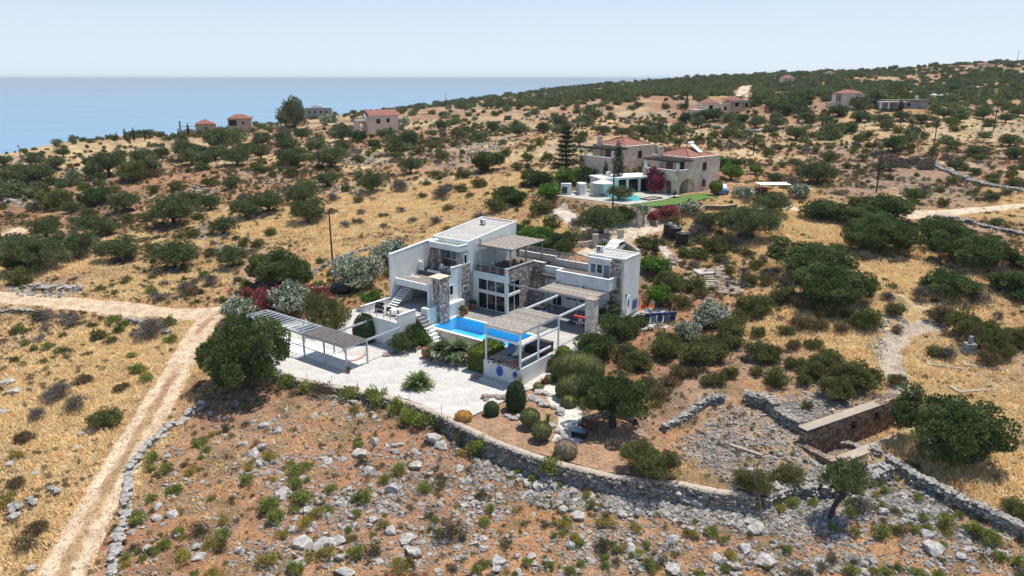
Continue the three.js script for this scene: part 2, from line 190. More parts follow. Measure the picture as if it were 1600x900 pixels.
const mat = {
  ground: M(rgb(1, 1, 1), { vertexColors: true, map: tGround, bumpMap: tGroundB, bumpScale: 0.06, roughness: 1 }),
  road: M(rgb(1, 1, 1), { vertexColors: true, map: tGround, bumpMap: tGroundB, bumpScale: 0.03, roughness: 1 }),
  gravel: M(rgb(0.70, 0.69, 0.68), { map: tGravel, roughness: 1 }),
  paving: M(rgb(0.34, 0.335, 0.34), { map: tGravel, roughness: 0.85 }),
  paleDeck: M(rgb(0.62, 0.60, 0.57), { map: tGravel, roughness: 0.85 }),
  white: M(rgb(0.80, 0.81, 0.80), { map: tPlaster, bumpMap: tPlasterB, bumpScale: 0.004 }),
  cap: M(rgb(0.86, 0.86, 0.85), { map: tPlaster }),
  cream: M(rgb(0.74, 0.72, 0.64), { map: tPlaster, bumpMap: tPlasterB, bumpScale: 0.004 }),
  roof: M(rgb(0.58, 0.56, 0.54), { map: tGravel }),
  taupe: M(rgb(0.26, 0.22, 0.20), { map: tWood }),
  stone: M(rgb(0.92, 0.9, 0.88), { map: tStoneGrey, bumpMap: tStoneB, bumpScale: 0.03 }),
  paleStone: M(rgb(1, 0.95, 0.885), { map: tStonePale, bumpMap: tStonePaleB, bumpScale: 0.025 }),
  pillarStone: M(rgb(1, 1, 1), { map: tStonePale, bumpMap: tStonePaleB, bumpScale: 0.03 }),
  ruin: M(rgb(0.62, 0.52, 0.43), { map: tStoneGrey, bumpMap: tStoneB, bumpScale: 0.04 }),
  mortar: M(rgb(0.50, 0.43, 0.35), { map: tGravel }),
  brownRock: M(rgb(0.68, 0.56, 0.49), { map: tRock, bumpMap: tRockB, bumpScale: 0.05, vertexColors: true }),
  rock: M(rgb(0.86, 0.845, 0.83), { map: tRock, bumpMap: tRockB, bumpScale: 0.05, vertexColors: true }),
  glass: M(rgb(0.012, 0.016, 0.02), { roughness: 0.06, metalness: 0, envMapIntensity: 1 }),
  paleGlass: M(rgb(0.10, 0.15, 0.18), { roughness: 0.08 }),
  frame: M(rgb(0.74, 0.76, 0.77), { roughness: 0.5 }),
  steel: M(rgb(0.42, 0.45, 0.48), { roughness: 0.45, metalness: 0.3 }),
  greySteel: M(rgb(0.42, 0.45, 0.48), { roughness: 0.6 }),
  blueWood: M(rgb(0.43, 0.47, 0.51), { map: tWood, roughness: 0.8 }),
  slat: M(rgb(0.55, 0.515, 0.49), { map: tWood, roughness: 0.95 }),
  slat2: M(rgb(0.44, 0.41, 0.39), { map: tWood, roughness: 0.95 }),
  slat3: M(rgb(0.64, 0.60, 0.57), { map: tWood, roughness: 0.95 }),
  darkSlat: M(rgb(0.21, 0.195, 0.20), { map: tWood, roughness: 0.95 }), darkSlat2: M(rgb(0.235, 0.22, 0.225), { map: tWood, roughness: 0.95 }),
  darkWood: M(rgb(0.05, 0.035, 0.028), { roughness: 0.8 }),
  wood: M(rgb(0.22, 0.13, 0.075), { map: tWood }),
  paleWood: M(rgb(0.62, 0.48, 0.30), { map: tWood }),
  pole: M(rgb(0.14, 0.10, 0.075), { map: tWood }),
  bark: M(rgb(0.12, 0.095, 0.075), { map: tRock }),
  black: M(rgb(0.012, 0.012, 0.013), { roughness: 0.55 }),
  dark: M(rgb(0.04, 0.04, 0.042), { roughness: 0.7 }),
  navy: M(rgb(0.03, 0.06, 0.16), { roughness: 0.85 }),
  denim: M(rgb(0.08, 0.16, 0.36), { roughness: 0.9 }),
  hose: M(rgb(0.03, 0.12, 0.62), { roughness: 0.5 }),
  terracotta: M(rgb(0.45, 0.16, 0.085), { map: tTile }),
  roofTile: M(rgb(0.40, 0.185, 0.145), { map: tTile }),
  roofTile2: M(rgb(0.40, 0.185, 0.15), { map: tTile }),
  pinkWall: M(rgb(0.78, 0.62, 0.53), { map: tPlaster }),
  stonePlain: M(rgb(0.76, 0.67, 0.60), { map: tStonePale, bumpMap: tStonePaleB, bumpScale: 0.03 }),
  greyWall: M(rgb(0.34, 0.36, 0.35), { map: tPlaster }),
  shutter: M(rgb(0.14, 0.07, 0.05)),
  red: M(rgb(0.55, 0.06, 0.04)), orange: M(rgb(0.75, 0.28, 0.05)), towel: M(rgb(0.55, 0.35, 0.33)), canvas: M(rgb(0.60, 0.55, 0.50)),
  bin: M(rgb(0.16, 0.20, 0.28), { roughness: 0.6 }),
  carBlue: new THREE.MeshPhysicalMaterial({ color: rgb(0.10, 0.20, 0.42), roughness: 0.3, clearcoat: 1, clearcoatRoughness: 0.05 }),
  pool: M(rgb(0.05, 0.58, 0.88), { roughness: 0.5 }),
  pool2: M(rgb(0.10, 0.62, 0.62), { roughness: 0.5 }),
  water: new THREE.MeshPhysicalMaterial({ color: rgb(0.96, 0.99, 1), transmission: 1, thickness: 0, roughness: 0.03, ior: 1.33, bumpMap: tPlasterB, bumpScale: 0.02 }),
  sea: M(rgb(0.17, 0.31, 0.43), { roughness: 1, roughnessMap: tSea }),
  lawn: M(rgb(0.13, 0.24, 0.04), { map: tGround, bumpMap: tGroundB, bumpScale: 0.04, roughness: 1 }),
  soil: M(rgb(0.42, 0.265, 0.165), { map: tGround, bumpMap: tGroundB, bumpScale: 0.06, roughness: 1 }),
  leaf: new THREE.MeshPhysicalMaterial({ color: rgb(1, 1, 1), vertexColors: true, roughness: 0.9, specularIntensity: 0.25, transmission: 0.3, thickness: 0, side: THREE.DoubleSide }),
  twig: M(rgb(1, 1, 1), { vertexColors: true, side: THREE.DoubleSide }),
  needleGrass: M(rgb(1, 1, 1), { vertexColors: true, side: THREE.DoubleSide }),
};

// ------------------------------------------------------------------ land
const C = { straw: [0.55, 0.38, 0.19], pale: [0.66, 0.50, 0.28], orange: [0.46, 0.255, 0.12], soil: [0.375, 0.19, 0.10], stony: [0.36, 0.285, 0.225], weed: [0.15, 0.12, 0.055], far: [0.22, 0.155, 0.09], scree: [0.40, 0.37, 0.34] };
const mix3 = (a, b, t) => [lerp(a[0], b[0], t), lerp(a[1], b[1], t), lerp(a[2], b[2], t)];
const strawZones = [[60, 610, 14, .9], [190, 560, 14, 1], [120, 690, 10, .7], [640, 310, 22, 1], [560, 330, 20, 1], [500, 330, 16, .8], [130, 238, 40, 1], [1500, 720, 13, 1], [1560, 650, 10, .8], [1330, 480, 10, 1], [1260, 345, 14, .9], [1400, 450, 12, 1], [1200, 370, 14, .8], [950, 225, 22, 1], [850, 240, 20, .9], [1100, 205, 30, .9], [1350, 205, 34, .9], [1550, 200, 34, .9], [880, 360, 9, .8], [1570, 330, 12, .8], [740, 190, 34, .8], [560, 420, 12, .6], [250, 440, 12, .7], [30, 590, 8, 1]].map(([x, y, r, w]) => { const h = hit(x, y); return [h.x, h.z, r, w]; });
function landKind(x, z) { // share of straw, stones and soil at a place
  const n = fbm(x * 0.055 + 3, z * 0.055 + 9, 4), m = fbm(x * 0.17 + 40, z * 0.17, 3);
  let straw = smoothstep(n + 0.35 * (m - 0.5), 0.51, 0.68);
  for (const [sx, sz, r, w] of strawZones) { const d2 = ((x - sx) ** 2 + (z - sz) ** 2) / (r * r); if (d2 < 4) straw = Math.max(straw, w * Math.exp(-d2 * 1.2) * 1.3 + (m - 0.5) * 0.5); }
  let stones = smoothstep(fbm(x * 0.09 + 70, z * 0.09 + 20, 3), 0.52, 0.70) * 0.7;
  if (zRocky.near(x, z)) { const d = zRocky.sd(x, z), k = 1 - smoothstep(d, -1.5, 1); straw *= 1 - 0.88 * k; stones = lerp(stones, 0.03 + 0.25 * smoothstep(fbm(x * 0.16 + 7, z * 0.16, 3), 0.45, 0.65), k); }
  if (zScree.near(x, z)) { const k = 1 - smoothstep(zScree.sd(x, z), -2, 1); straw *= 1 - 0.8 * k; stones = lerp(stones, 1, k); }
  if (zStony.near(x, z)) { const k = 1 - smoothstep(zStony.sd(x, z), -3, 2); straw *= 1 - 0.85 * k; stones = lerp(stones, 0.6, k); }
  if (inGarden(x, z, 0) || zVilla.has(x, z)) { straw = 0; stones = 0.15; }
  return [clamp(straw, 0, 1), clamp(stones, 0, 1), m];
}
function landColor(x, z, r) {
  const [s, st, m] = landKind(x, z), fine = fbm(x * 0.9, z * 0.9, 3), q = fbm(x * 0.03 + 5, z * 0.03, 2);
  let c = mix3(C.soil, C.orange, smoothstep(q, 0.4, 0.6) * 0.7);
  c = mix3(c, mix3(C.straw, C.pale, smoothstep(fine + m * 0.5, 0.55, 0.95)), s);
  c = mix3(c, C.stony, st * 0.75);
  c = mix3(c, C.weed, smoothstep(fbm(x * 0.35 + 20, z * 0.35 + 8, 3), 0.56, 0.70) * 0.6);
  const k = 0.85 + 0.3 * fine; return [c[0] * k, c[1] * k, c[2] * k];
}
const sheets = []; // zones covered by a sheet of their own; the land lies a little lower there
const roadLines = [];
function carve(x, z, r) { let d = 0; for (const zn of sheets) if (zn.near(x, z)) { const s = zn.sd(x, z); if (s < 0.3) d = Math.max(d, 0.22 * (1 - smoothstep(s, -0.35, 0.1))); } for (const [P, w, zn] of roadLines) if (zn.near(x, z)) { const s = lineDist(P, x, z) - w; if (s < 0.3) d = Math.max(d, 0.10 * (1 - smoothstep(s, -0.5, 0.2))); } return d; }
const roadPts = (L) => { const P = L.map(([x, y]) => { const h = hit(x, y); return new THREE.Vector3(h.x, 0, h.z); }); return new THREE.CatmullRomCurve3(P, false, 'centripetal'); };
function roadRibbon(name, px, width, ruts, tone = [0.74, 0.57, 0.405]) {
  const curve = roadPts(px), L = curve.getLength(), n = Math.max(8, Math.round(L / 0.6)), cols = 15, pos = [], col = [], uv = [], idx = [], line = [];
  for (let i = 0; i <= n; i++) {
    const p = curve.getPointAt(i / n), t = curve.getTangentAt(i / n), nx = -t.z, nz = t.x; line.push([p.x, p.z]);
    for (let j = 0; j <= cols; j++) {
      const s = (j / cols - 0.5) * 2, e = Math.abs(s) === 1 ? (fbm(p.x * 1.3 + s * 9, p.z * 1.3, 3) - 0.5) * 0.9 : 0, w = width / 2 * (s + e * Math.sign(s) * 0.5), x = p.x + nx * w, z = p.z + nz * w;
      pos.push(x, ground(x, z) + (Math.abs(s) === 1 ? -0.14 : 0.03 - (ruts && Math.abs(Math.abs(s) - 0.5) < 0.2 ? 0.035 : 0)), z); uv.push(x, z);
      const g = fbm(x * 0.8, z * 0.8, 3), mid = ruts ? smoothstep(0.34 - Math.abs(s) + (g - 0.5) * 0.5, 0, 0.16) * ruts * smoothstep(fbm(p.x * 0.2, p.z * 0.2, 2), 0.2, 0.45) : 0, edge = smoothstep(Math.abs(s) + (g - 0.5) * 0.5, 0.78, 1.0), k = 0.86 + 0.26 * g;
      let c = [tone[0] * k, tone[1] * k, tone[2] * k]; c = mix3(c, [0.40, 0.25, 0.12], mid * 0.9); c = mix3(c, C.orange, edge * 0.8); col.push(...c);
    }
  }
  for (let i = 0; i < n; i++) for (let j = 0; j < cols; j++) { const a = i * (cols + 1) + j, b = a + cols + 1; idx.push(a, a + 1, b, b, a + 1, b + 1); }
  const g = new THREE.BufferGeometry(); g.setAttribute('position', new THREE.Float32BufferAttribute(pos, 3)); g.setAttribute('color', new THREE.Float32BufferAttribute(col, 3)); g.setAttribute('uv', new THREE.Float32BufferAttribute(uv, 2)); g.setIndex(idx); g.computeVertexNormals();
  if (g.attributes.normal.getY(5) < 0) { g.setIndex(idx.map((v, i) => idx[i - (i % 3) + [0, 2, 1][i % 3]])); g.computeVertexNormals(); }
  structure(name, g, mat.road); roadLines.push([line, width / 2, new Zone(line)]); return curve;
}
const track = roadRibbon('dirt_track', [[70, 960], [96, 900], [122, 845], [165, 768], [206, 698], [247, 628], [277, 578], [303, 533], [326, 500], [348, 484]], 3.5, 1);
roadRibbon('dirt_road', [[-60, 459], [0, 464], [45, 468], [95, 472], [155, 479], [225, 487], [290, 491], [345, 487], [400, 474], [450, 460]], 4.6, 0.15);
roadRibbon('dirt_road', [[-30, 382], [5, 370], [30, 360], [36, 357]], 3.5, 0.2);
roadRibbon('dirt_road', [[1640, 320], [1590, 323], [1500, 331], [1420, 336], [1330, 336], [1260, 329], [1225, 325]], 3.8, 0.2, [0.78, 0.64, 0.48]);
roadRibbon('driveway', [[1032, 346], [1005, 356], [975, 366], [948, 379], [935, 393], [920, 402]], 5.0, 0, [0.70, 0.58, 0.45]);
roadRibbon('driveway', [[865, 328], [885, 338], [905, 350], [945, 360], [985, 358]], 4.2, 0, [0.74, 0.66, 0.56]);
roadRibbon('hill_road', [[1156, 151], [1160, 145], [1163, 138], [1168, 134]], 7, 0, [0.8, 0.7, 0.56]);
roadRibbon('garden_path', [[1035, 385], [1043, 396], [1050, 408], [1042, 420]], 1.5, 0, [0.62, 0.57, 0.52]);
roadRibbon('garden_path', [[862, 592], [868, 610], [880, 632], [893, 655], [890, 678], [884, 692]], 2.6, 0, [0.84, 0.80, 0.74]);
function sheet(name, poly, y, m, thick = 0) { // level sheet with its outline in world metres
  const s = new THREE.Shape(poly.map(([x, z]) => new THREE.Vector2(x, -z)));
  const g = thick ? new THREE.ExtrudeGeometry(s, { depth: thick, bevelEnabled: false }) : new THREE.ShapeGeometry(s); g.rotateX(-Math.PI / 2); g.translate(0, y - thick, 0);
  sheets.push(new Zone(poly)); return structure(name, metreUV(g), m);
}
sheet('gravel_terrace', pxPoly(GARDEN, [[398, 528], [426, 570], [440, 586], [480, 593], [560, 608], [640, 625], [690, 645], [722, 660], [742, 648], [775, 633], [794, 624], [815, 612], [838, 606], [862, 596], [880, 575], [905, 560], [885, 535], [800, 520], [700, 515], [640, 505], [560, 482], [520, 490], [470, 500], [430, 505]]), GARDEN + 0.03, mat.gravel);
sheet('garden_soil', pxPoly(GARDEN, [[724, 662], [744, 650], [777, 635], [796, 626], [817, 614], [840, 608], [864, 598], [882, 578], [912, 565], [960, 640], [990, 700], [985, 742], [950, 738], [900, 725], [830, 706], [765, 682]]), GARDEN + 0.02, mat.soil);
roadRibbon('cement_path', [[1468, 506], [1440, 512], [1412, 522], [1394, 540], [1389, 560], [1396, 584], [1408, 604], [1416, 616]], 2.7, 0, [0.50, 0.42, 0.34]);
{ // the land itself
  const rs = []; let r = 21; while (r < 3200) { rs.push(r); r *= r < 34 ? 1.016 : r < 120 ? 1.0075 : r < 900 ? 1.018 : 1.06; }
  const cols = 500, A0 = -1.22, A1 = 1.22, pos = new Float32Array(rs.length * (cols + 1) * 3), col = new Float32Array(pos.length), uv = new Float32Array(rs.length * (cols + 1) * 2), idx = [];
  let o = 0;
  for (const R of rs) for (let j = 0; j <= cols; j++, o++) {
    const a = lerp(A0, A1, j / cols), x = R * Math.sin(a), z = -R * Math.cos(a), c = landColor(x, z, R);
    pos[3 * o] = x; pos[3 * o + 1] = ground(x, z) - (R < 330 ? carve(x, z, R) : 0); pos[3 * o + 2] = z; col.set(c, 3 * o); uv[2 * o] = x; uv[2 * o + 1] = z;
  }
  for (let i = 0; i < rs.length - 1; i++) for (let j = 0; j < cols; j++) { const a = i * (cols + 1) + j, b = a + cols + 1; idx.push(a, a + 1, b, b, a + 1, b + 1); }
  const g = new THREE.BufferGeometry(); g.setAttribute('position', new THREE.BufferAttribute(pos, 3)); g.setAttribute('color', new THREE.BufferAttribute(col, 3)); g.setAttribute('uv', new THREE.BufferAttribute(uv, 2)); g.setIndex(idx); g.computeVertexNormals();
  structure('terrain', g, mat.ground);
}
{ // sea far below the plateau
  const g = new THREE.PlaneGeometry(120000, 70000, 1, 1); g.rotateX(-Math.PI / 2); g.translate(0, -150, -33000); structure('sea', g, mat.sea);
}
// ------------------------------------------------------------------ plants: crowns made of many small leaf faces
function leafSet(R, spec) {
  // spec: clumps [{c:[x,y,z], r}], n leaves, size, cols [[r,g,b]...], thin (leaf width share), up (bias)
  const pos = [], col = [], v = new THREE.Vector3(), a = new THREE.Vector3(), b = new THREE.Vector3();
  const wsum = spec.clumps.reduce((s, c) => s + c.r * c.r, 0);
  for (const cl of spec.clumps) {
    const n = Math.max(3, Math.round(spec.n * cl.r * cl.r / wsum)), base = spec.cols[Math.floor(R() * spec.cols.length)], tone = 0.8 + 0.4 * R();
    for (let i = 0; i < n; i++) {
      do v.set(R() * 2 - 1, R() * 2 - 1, R() * 2 - 1); while (v.lengthSq() > 1 || v.lengthSq() < 0.01);
      const l = v.length(), k = Math.pow(l, -0.45); v.multiplyScalar(k * l > 1 ? 1 / l : k);
      const x = cl.c[0] + v.x * cl.r, y = cl.c[1] + v.y * cl.r * (spec.flat ?? 0.8), z = cl.c[2] + v.z * cl.r;
      if (y < (spec.floor ?? -9)) continue;
      a.set(v.x + (R() - 0.5) * 1.6, v.y + (R() - 0.5) * 1.6 + (spec.up ?? 0.3), v.z + (R() - 0.5) * 1.6).normalize();
      b.set(R() - 0.5, R() - 0.5, R() - 0.5).cross(a).normalize();
      const s = spec.size * (0.6 + 0.8 * R()), w = s * (spec.thin ?? 0.5);
      pos.push(x - b.x * w, y - b.y * w, z - b.z * w, x + b.x * w, y + b.y * w, z + b.z * w, x + a.x * s * 1.5, y + a.y * s * 1.5, z + a.z * s * 1.5);
      const t = tone * (0.75 + 0.5 * R()), alt = spec.tips && R() < spec.tips.share ? spec.tips.col : base;
      for (let q = 0; q < 3; q++) col.push(alt[0] * t, alt[1] * t, alt[2] * t);
    }
  }
  const g = new THREE.BufferGeometry(); g.setAttribute('position', new THREE.Float32BufferAttribute(pos, 3)); g.setAttribute('color', new THREE.Float32BufferAttribute(col, 3)); g.computeVertexNormals(); return g;
}
function domeClumps(R, n, o = {}) { // clumps over an uneven dome of radius 1
  const out = [], lobes = []; const nl = o.lobes ?? 5;
  for (let i = 0; i < nl; i++) { const a = (i + R() * 0.8) / nl * 6.283, d = 0.30 + 0.25 * R(); lobes.push([Math.cos(a) * d, (o.mid ?? 0.85) + (R() - 0.45) * 0.35, Math.sin(a) * d, 0.46 + 0.16 * R()]); }
  lobes.push([(R() - 0.5) * 0.3, (o.mid ?? 0.85) + 0.22 * R(), (R() - 0.5) * 0.3, 0.55]);
  for (let i = 0; i < n; i++) {
    const L = lobes[i % lobes.length], a = R() * 6.283, y = R() * 1.5 - 0.5, q = Math.sqrt(Math.max(0, 1 - Math.min(1, y * y))), k = L[3] * (0.72 + 0.33 * R());
    out.push({ c: [L[0] + Math.cos(a) * q * k, L[1] + y * k * (o.tall ?? 0.8), L[2] + Math.sin(a) * q * k], r: (o.cr ?? 0.2) * (0.7 + 0.6 * R()) });
  }
  for (const L of lobes) out.push({ c: [L[0], L[1], L[2]], r: L[3] * 0.8 });
  return out;
}
const OLIVE = [[0.115, 0.145, 0.055], [0.142, 0.17, 0.07], [0.096, 0.125, 0.045], [0.168, 0.19, 0.092]];
const CAROB = [[0.076, 0.112, 0.031], [0.10, 0.14, 0.04], [0.063, 0.095, 0.027], [0.125, 0.165, 0.052]];
const MASTIC = [[0.150, 0.165, 0.045], [0.125, 0.138, 0.040], [0.18, 0.185, 0.055], [0.12, 0.118, 0.042]];
const YELLOW = [[0.17, 0.165, 0.052], [0.14, 0.145, 0.045], [0.20, 0.175, 0.06], [0.12, 0.12, 0.045]];
const GREY = [[0.17, 0.145, 0.13], [0.13, 0.115, 0.105], [0.20, 0.175, 0.15], [0.15, 0.135, 0.10]];
const BROWN = [[0.24, 0.15, 0.085], [0.18, 0.125, 0.07], [0.19, 0.155, 0.075], [0.15, 0.12, 0.06]];
const BRIGHT = [[0.13, 0.23, 0.035], [0.10, 0.19, 0.03], [0.16, 0.26, 0.05]];
function limbs(R, o = {}) { // tapered trunk that forks into limbs
  const gs = [], h = o.h ?? 0.3, r = o.r ?? 0.085, n = o.n ?? 4, lean = o.lean ?? [(R() - 0.5) * 0.14, (R() - 0.5) * 0.14];
  const taper = (pts, r0, r1) => { const g = new THREE.TubeGeometry(new THREE.CatmullRomCurve3(pts.map((p) => new THREE.Vector3(...p))), 6, 1, 6, false), p = g.attributes.position, cv = new THREE.CatmullRomCurve3(pts.map((q) => new THREE.Vector3(...q))); for (let i = 0; i < p.count; i++) { const t = Math.floor(i / 7) / 6, c = cv.getPointAt(t), k = lerp(r0, r1, t); p.setXYZ(i, c.x + (p.getX(i) - c.x) * k, c.y + (p.getY(i) - c.y) * k, c.z + (p.getZ(i) - c.z) * k); } g.computeVertexNormals(); return g; };
  gs.push(taper([[0, -0.12, 0], [lean[0] * 0.4, h * 0.5, lean[1] * 0.4], [lean[0], h, lean[1]]], r * 1.35, r * 0.9));
  for (let i = 0; i < n; i++) { const a = i / n * 6.283 + R() * 0.9, d = 0.35 + 0.2 * R(), y = h + 0.35 + 0.3 * R(); gs.push(taper([[lean[0], h * 0.92, lean[1]], [lean[0] + Math.cos(a) * d * 0.45, h + 0.16, lean[1] + Math.sin(a) * d * 0.45], [Math.cos(a) * d, y, Math.sin(a) * d]], r * 0.62, r * 0.2)); }
  return mergeGeometries(gs.map((g) => clean(g)));
}
const LOD = (w) => w > 80 ? 0 : w > 42 ? 1 : w > 20 ? 2 : 3;
const cache = new Map();
function crownGeo(kind, lod, variant) {
  const key = kind + lod + variant; if (cache.has(key)) return cache.get(key);
  const R = rng(1000 + kind.charCodeAt(0) * 77 + kind.charCodeAt(1) * 13 + variant * 991);
  const n = [26000, 8600, 2700, 640][lod], s = [0.033, 0.054, 0.088, 0.16][lod], nc = [70, 52, 34, 20][lod], cr = [0.19, 0.2, 0.23, 0.28][lod];
  let g;
  if (kind === 'olive') g = leafSet(R, { clumps: domeClumps(R, nc, { mid: 0.66, tall: 0.9, cr }), n, size: s, cols: OLIVE, thin: 0.42, floor: 0.1 });
  else if (kind === 'carob') g = leafSet(R, { clumps: domeClumps(R, nc, { mid: 0.62, tall: 0.85, cr }), n: n * 1.1, size: s, cols: CAROB, thin: 0.6, floor: 0.05 });
  else if (kind === 'mastic') g = leafSet(R, { clumps: domeClumps(R, nc, { mid: 0.5, tall: 0.85, cr, lobes: 4 }), n: n * 0.85, size: s * 1.05, cols: MASTIC, thin: 0.45, floor: -0.05 });
  else if (kind === 'broom') g = leafSet(R, { clumps: domeClumps(R, nc, { mid: 0.48, tall: 0.85, cr, lobes: 4 }), n: n * 0.85, size: s * 1.25, cols: YELLOW, thin: 0.28, floor: -0.05, up: 0.6 });
  else if (kind === 'thorn') g = leafSet(R, { clumps: domeClumps(R, nc * 0.8, { mid: 0.5, tall: 0.9, cr: cr * 1.1, lobes: 4 }), n: n * 0.5, size: s * 1.7, cols: GREY, thin: 0.15, floor: -0.05, up: 0.6 });
  else if (kind === 'brown') g = leafSet(R, { clumps: domeClumps(R, nc, { mid: 0.46, tall: 0.85, cr, lobes: 4 }), n: n * 0.8, size: s * 1.2, cols: BROWN, thin: 0.3, floor: -0.05, up: 0.5 });
  else if (kind === 'bright') g = leafSet(R, { clumps: domeClumps(R, nc, { mid: 0.75, tall: 0.95, cr }), n, size: s * 1.1, cols: BRIGHT, thin: 0.6, floor: 0.05 });
  else if (kind === 'oleanderWhite') g = leafSet(R, { clumps: domeClumps(R, nc, { mid: 0.55, tall: 0.9, cr, lobes: 5 }), n: n * 1.0, size: s * 1.1, cols: [[0.09, 0.13, 0.045], [0.12, 0.16, 0.06]], thin: 0.4, floor: -0.05, tips: { share: 0.32, col: [0.84, 0.84, 0.76] } });
  else if (kind === 'oleanderPink') g = leafSet(R, { clumps: domeClumps(R, nc, { mid: 0.55, tall: 0.9, cr, lobes: 5 }), n: n * 1.0, size: s * 1.1, cols: [[0.10, 0.10, 0.04], [0.12, 0.085, 0.045]], thin: 0.4, floor: -0.05, tips: { share: 0.45, col: [0.55, 0.075, 0.14] } });
  else if (kind === 'bougainvillea') g = leafSet(R, { clumps: domeClumps(R, nc, { mid: 0.6, tall: 0.9, cr, lobes: 6 }), n: n * 1.0, size: s * 1.1, cols: [[0.06, 0.09, 0.03]], thin: 0.5, floor: -0.05, tips: { share: 0.6, col: [0.40, 0.03, 0.13] } });
  cache.set(key, g); return g;
}
function trunkGeo(kind, variant) { const key = 'trunk' + kind + variant; if (!cache.has(key)) cache.set(key, limbs(rng(77 + variant * 31 + kind.length), kind === 'carob' ? { h: 0.26, r: 0.075 } : {})); return cache.get(key); }
const TREES = { olive: 1, carob: 1, bright: 1 };
let treeCount = 0;
const R0 = rng(20240611);
// place a plant whose foot is seen at (px,py) and whose crown is w pixels wide
function plant(kind, px, py, w, label, category, group, o = {}) {
  const h = o.at ?? hit(px, py), size = (o.size ?? w * h.k) / 2, lod = o.lod ?? LOD(w), variant = o.variant ?? Math.floor(R0() * (lod < 2 ? 3 : 4));
  const t = thing(o.name ?? { olive: 'olive_tree', carob: 'carob_tree', bright: 'leafy_tree', mastic: 'mastic_shrub', broom: 'broom_shrub', thorn: 'thorn_bush', brown: 'dry_shrub', oleanderWhite: 'oleander_bush', oleanderPink: 'oleander_bush', bougainvillea: 'bougainvillea' }[kind], label, category, group);
  t.position.set(h.x, h.y - 0.03, h.z); t.rotation.y = o.turn ?? R0() * 6.283; const sy = (o.tall ?? (TREES[kind] ? (px > 1150 ? 0.68 + R0() * 0.22 : 0.84 + R0() * 0.24) : 0.85 + R0() * 0.26)) * size; t.scale.set(size * 1.02, sy, size * 1.02);
  if (TREES[kind] || o.trunk) part(t, 'trunk', trunkGeo(kind, variant % 4), mat.bark);
  part(t, TREES[kind] ? 'crown' : 'foliage', crownGeo(kind, lod, variant), kind === 'thorn' ? mat.twig : mat.leaf);
  treeCount++; return t;
}

// ------------------------------------------------------------------ stones
function rockGeo(seed, detail, flat = 0.7) {
  const g = mergeVertices(new THREE.IcosahedronGeometry(1, detail).deleteAttribute('normal').deleteAttribute('uv')), p = g.attributes.position, R = rng(seed), v = new THREE.Vector3(), cuts = [];
  for (let i = 0; i < 12; i++) { const d = new THREE.Vector3(R() - 0.5, R() - 0.35, R() - 0.5).normalize(); cuts.push([d, 0.5 + 0.36 * R()]); }
  const o = seed * 3.7; const col = [];
  for (let i = 0; i < p.count; i++) {
    v.fromBufferAttribute(p, i); const n = fbm(v.x * 1.7 + o, v.y * 1.7 + v.z * 1.3 + o, 3); let k = 0.62 + 0.85 * n; v.multiplyScalar(k);
    for (const [d, m] of cuts) { const q = v.dot(d); if (q > m) v.addScaledVector(d, (m - q) * 0.97); }
    v.y *= flat; p.setXYZ(i, v.x, v.y, v.z); const c = 0.62 + 0.6 * fbm(v.x * 3 + o + 9, v.y * 3 + v.z * 2, 3), w = Math.max(0, fbm(v.x * 2 + o, v.z * 2 - o, 2) - 0.55) * 1.5; col.push(c + w * 0.15, c, c - w * 0.25);
  }
  g.setAttribute('color', new THREE.Float32BufferAttribute(col, 3));
  const q = toCreasedNormals(g, 0.42), P = q.attributes.position, uv = new Float32Array(P.count * 2); for (let i = 0; i < P.count; i++) { uv[2 * i] = P.getX(i) * 0.5 + P.getY(i) * 0.31; uv[2 * i + 1] = P.getZ(i) * 0.5 + P.getY(i) * 0.43; } q.setAttribute('uv', new THREE.BufferAttribute(uv, 2)); return q;
}
const boulders = [1, 2, 3, 4, 5, 6, 7, 8].map((s) => rockGeo(s * 11, 2, 0.75));
const stonesLo = [1, 2, 3, 4, 5].map((s) => rockGeo(s * 17 + 3, 1, 0.7));
function instanced(parent, name, geo, material, list, color) { // list of [x,y,z,sx,sy,sz,turn,tilt,color]
  if (!list.length) return null;
  const m = new THREE.InstancedMesh(geo, material, list.length), d = new THREE.Object3D(), c = new THREE.Color();
  list.forEach((e, i) => { d.position.set(e[0], e[1], e[2]); d.scale.set(e[3], e[4], e[5]); d.rotation.set(e[7] ?? 0, e[6] ?? 0, (e[7] ?? 0) * 0.6); d.updateMatrix(); m.setMatrixAt(i, d.matrix); if (e[8]) m.setColorAt(i, c.setRGB(...e[8])); });
  m.name = parent === scene ? numbered(name) : name; m.castShadow = m.receiveShadow = true; m.userData.kind = 'stuff'; m.frustumCulled = false; parent.add(m); return m;
}
function along(P, step) { const out = []; for (let i = 1; i < P.length; i++) { const a = P[i - 1], b = P[i], L = Math.hypot(b[0] - a[0], b[1] - a[1]), n = Math.max(1, Math.round(L / step)); for (let k = 0; k < n; k++) { const t = k / n; out.push([lerp(a[0], b[0], t), lerp(a[1], b[1], t), (b[0] - a[0]) / L, (b[1] - a[1]) / L]); } } return out; }
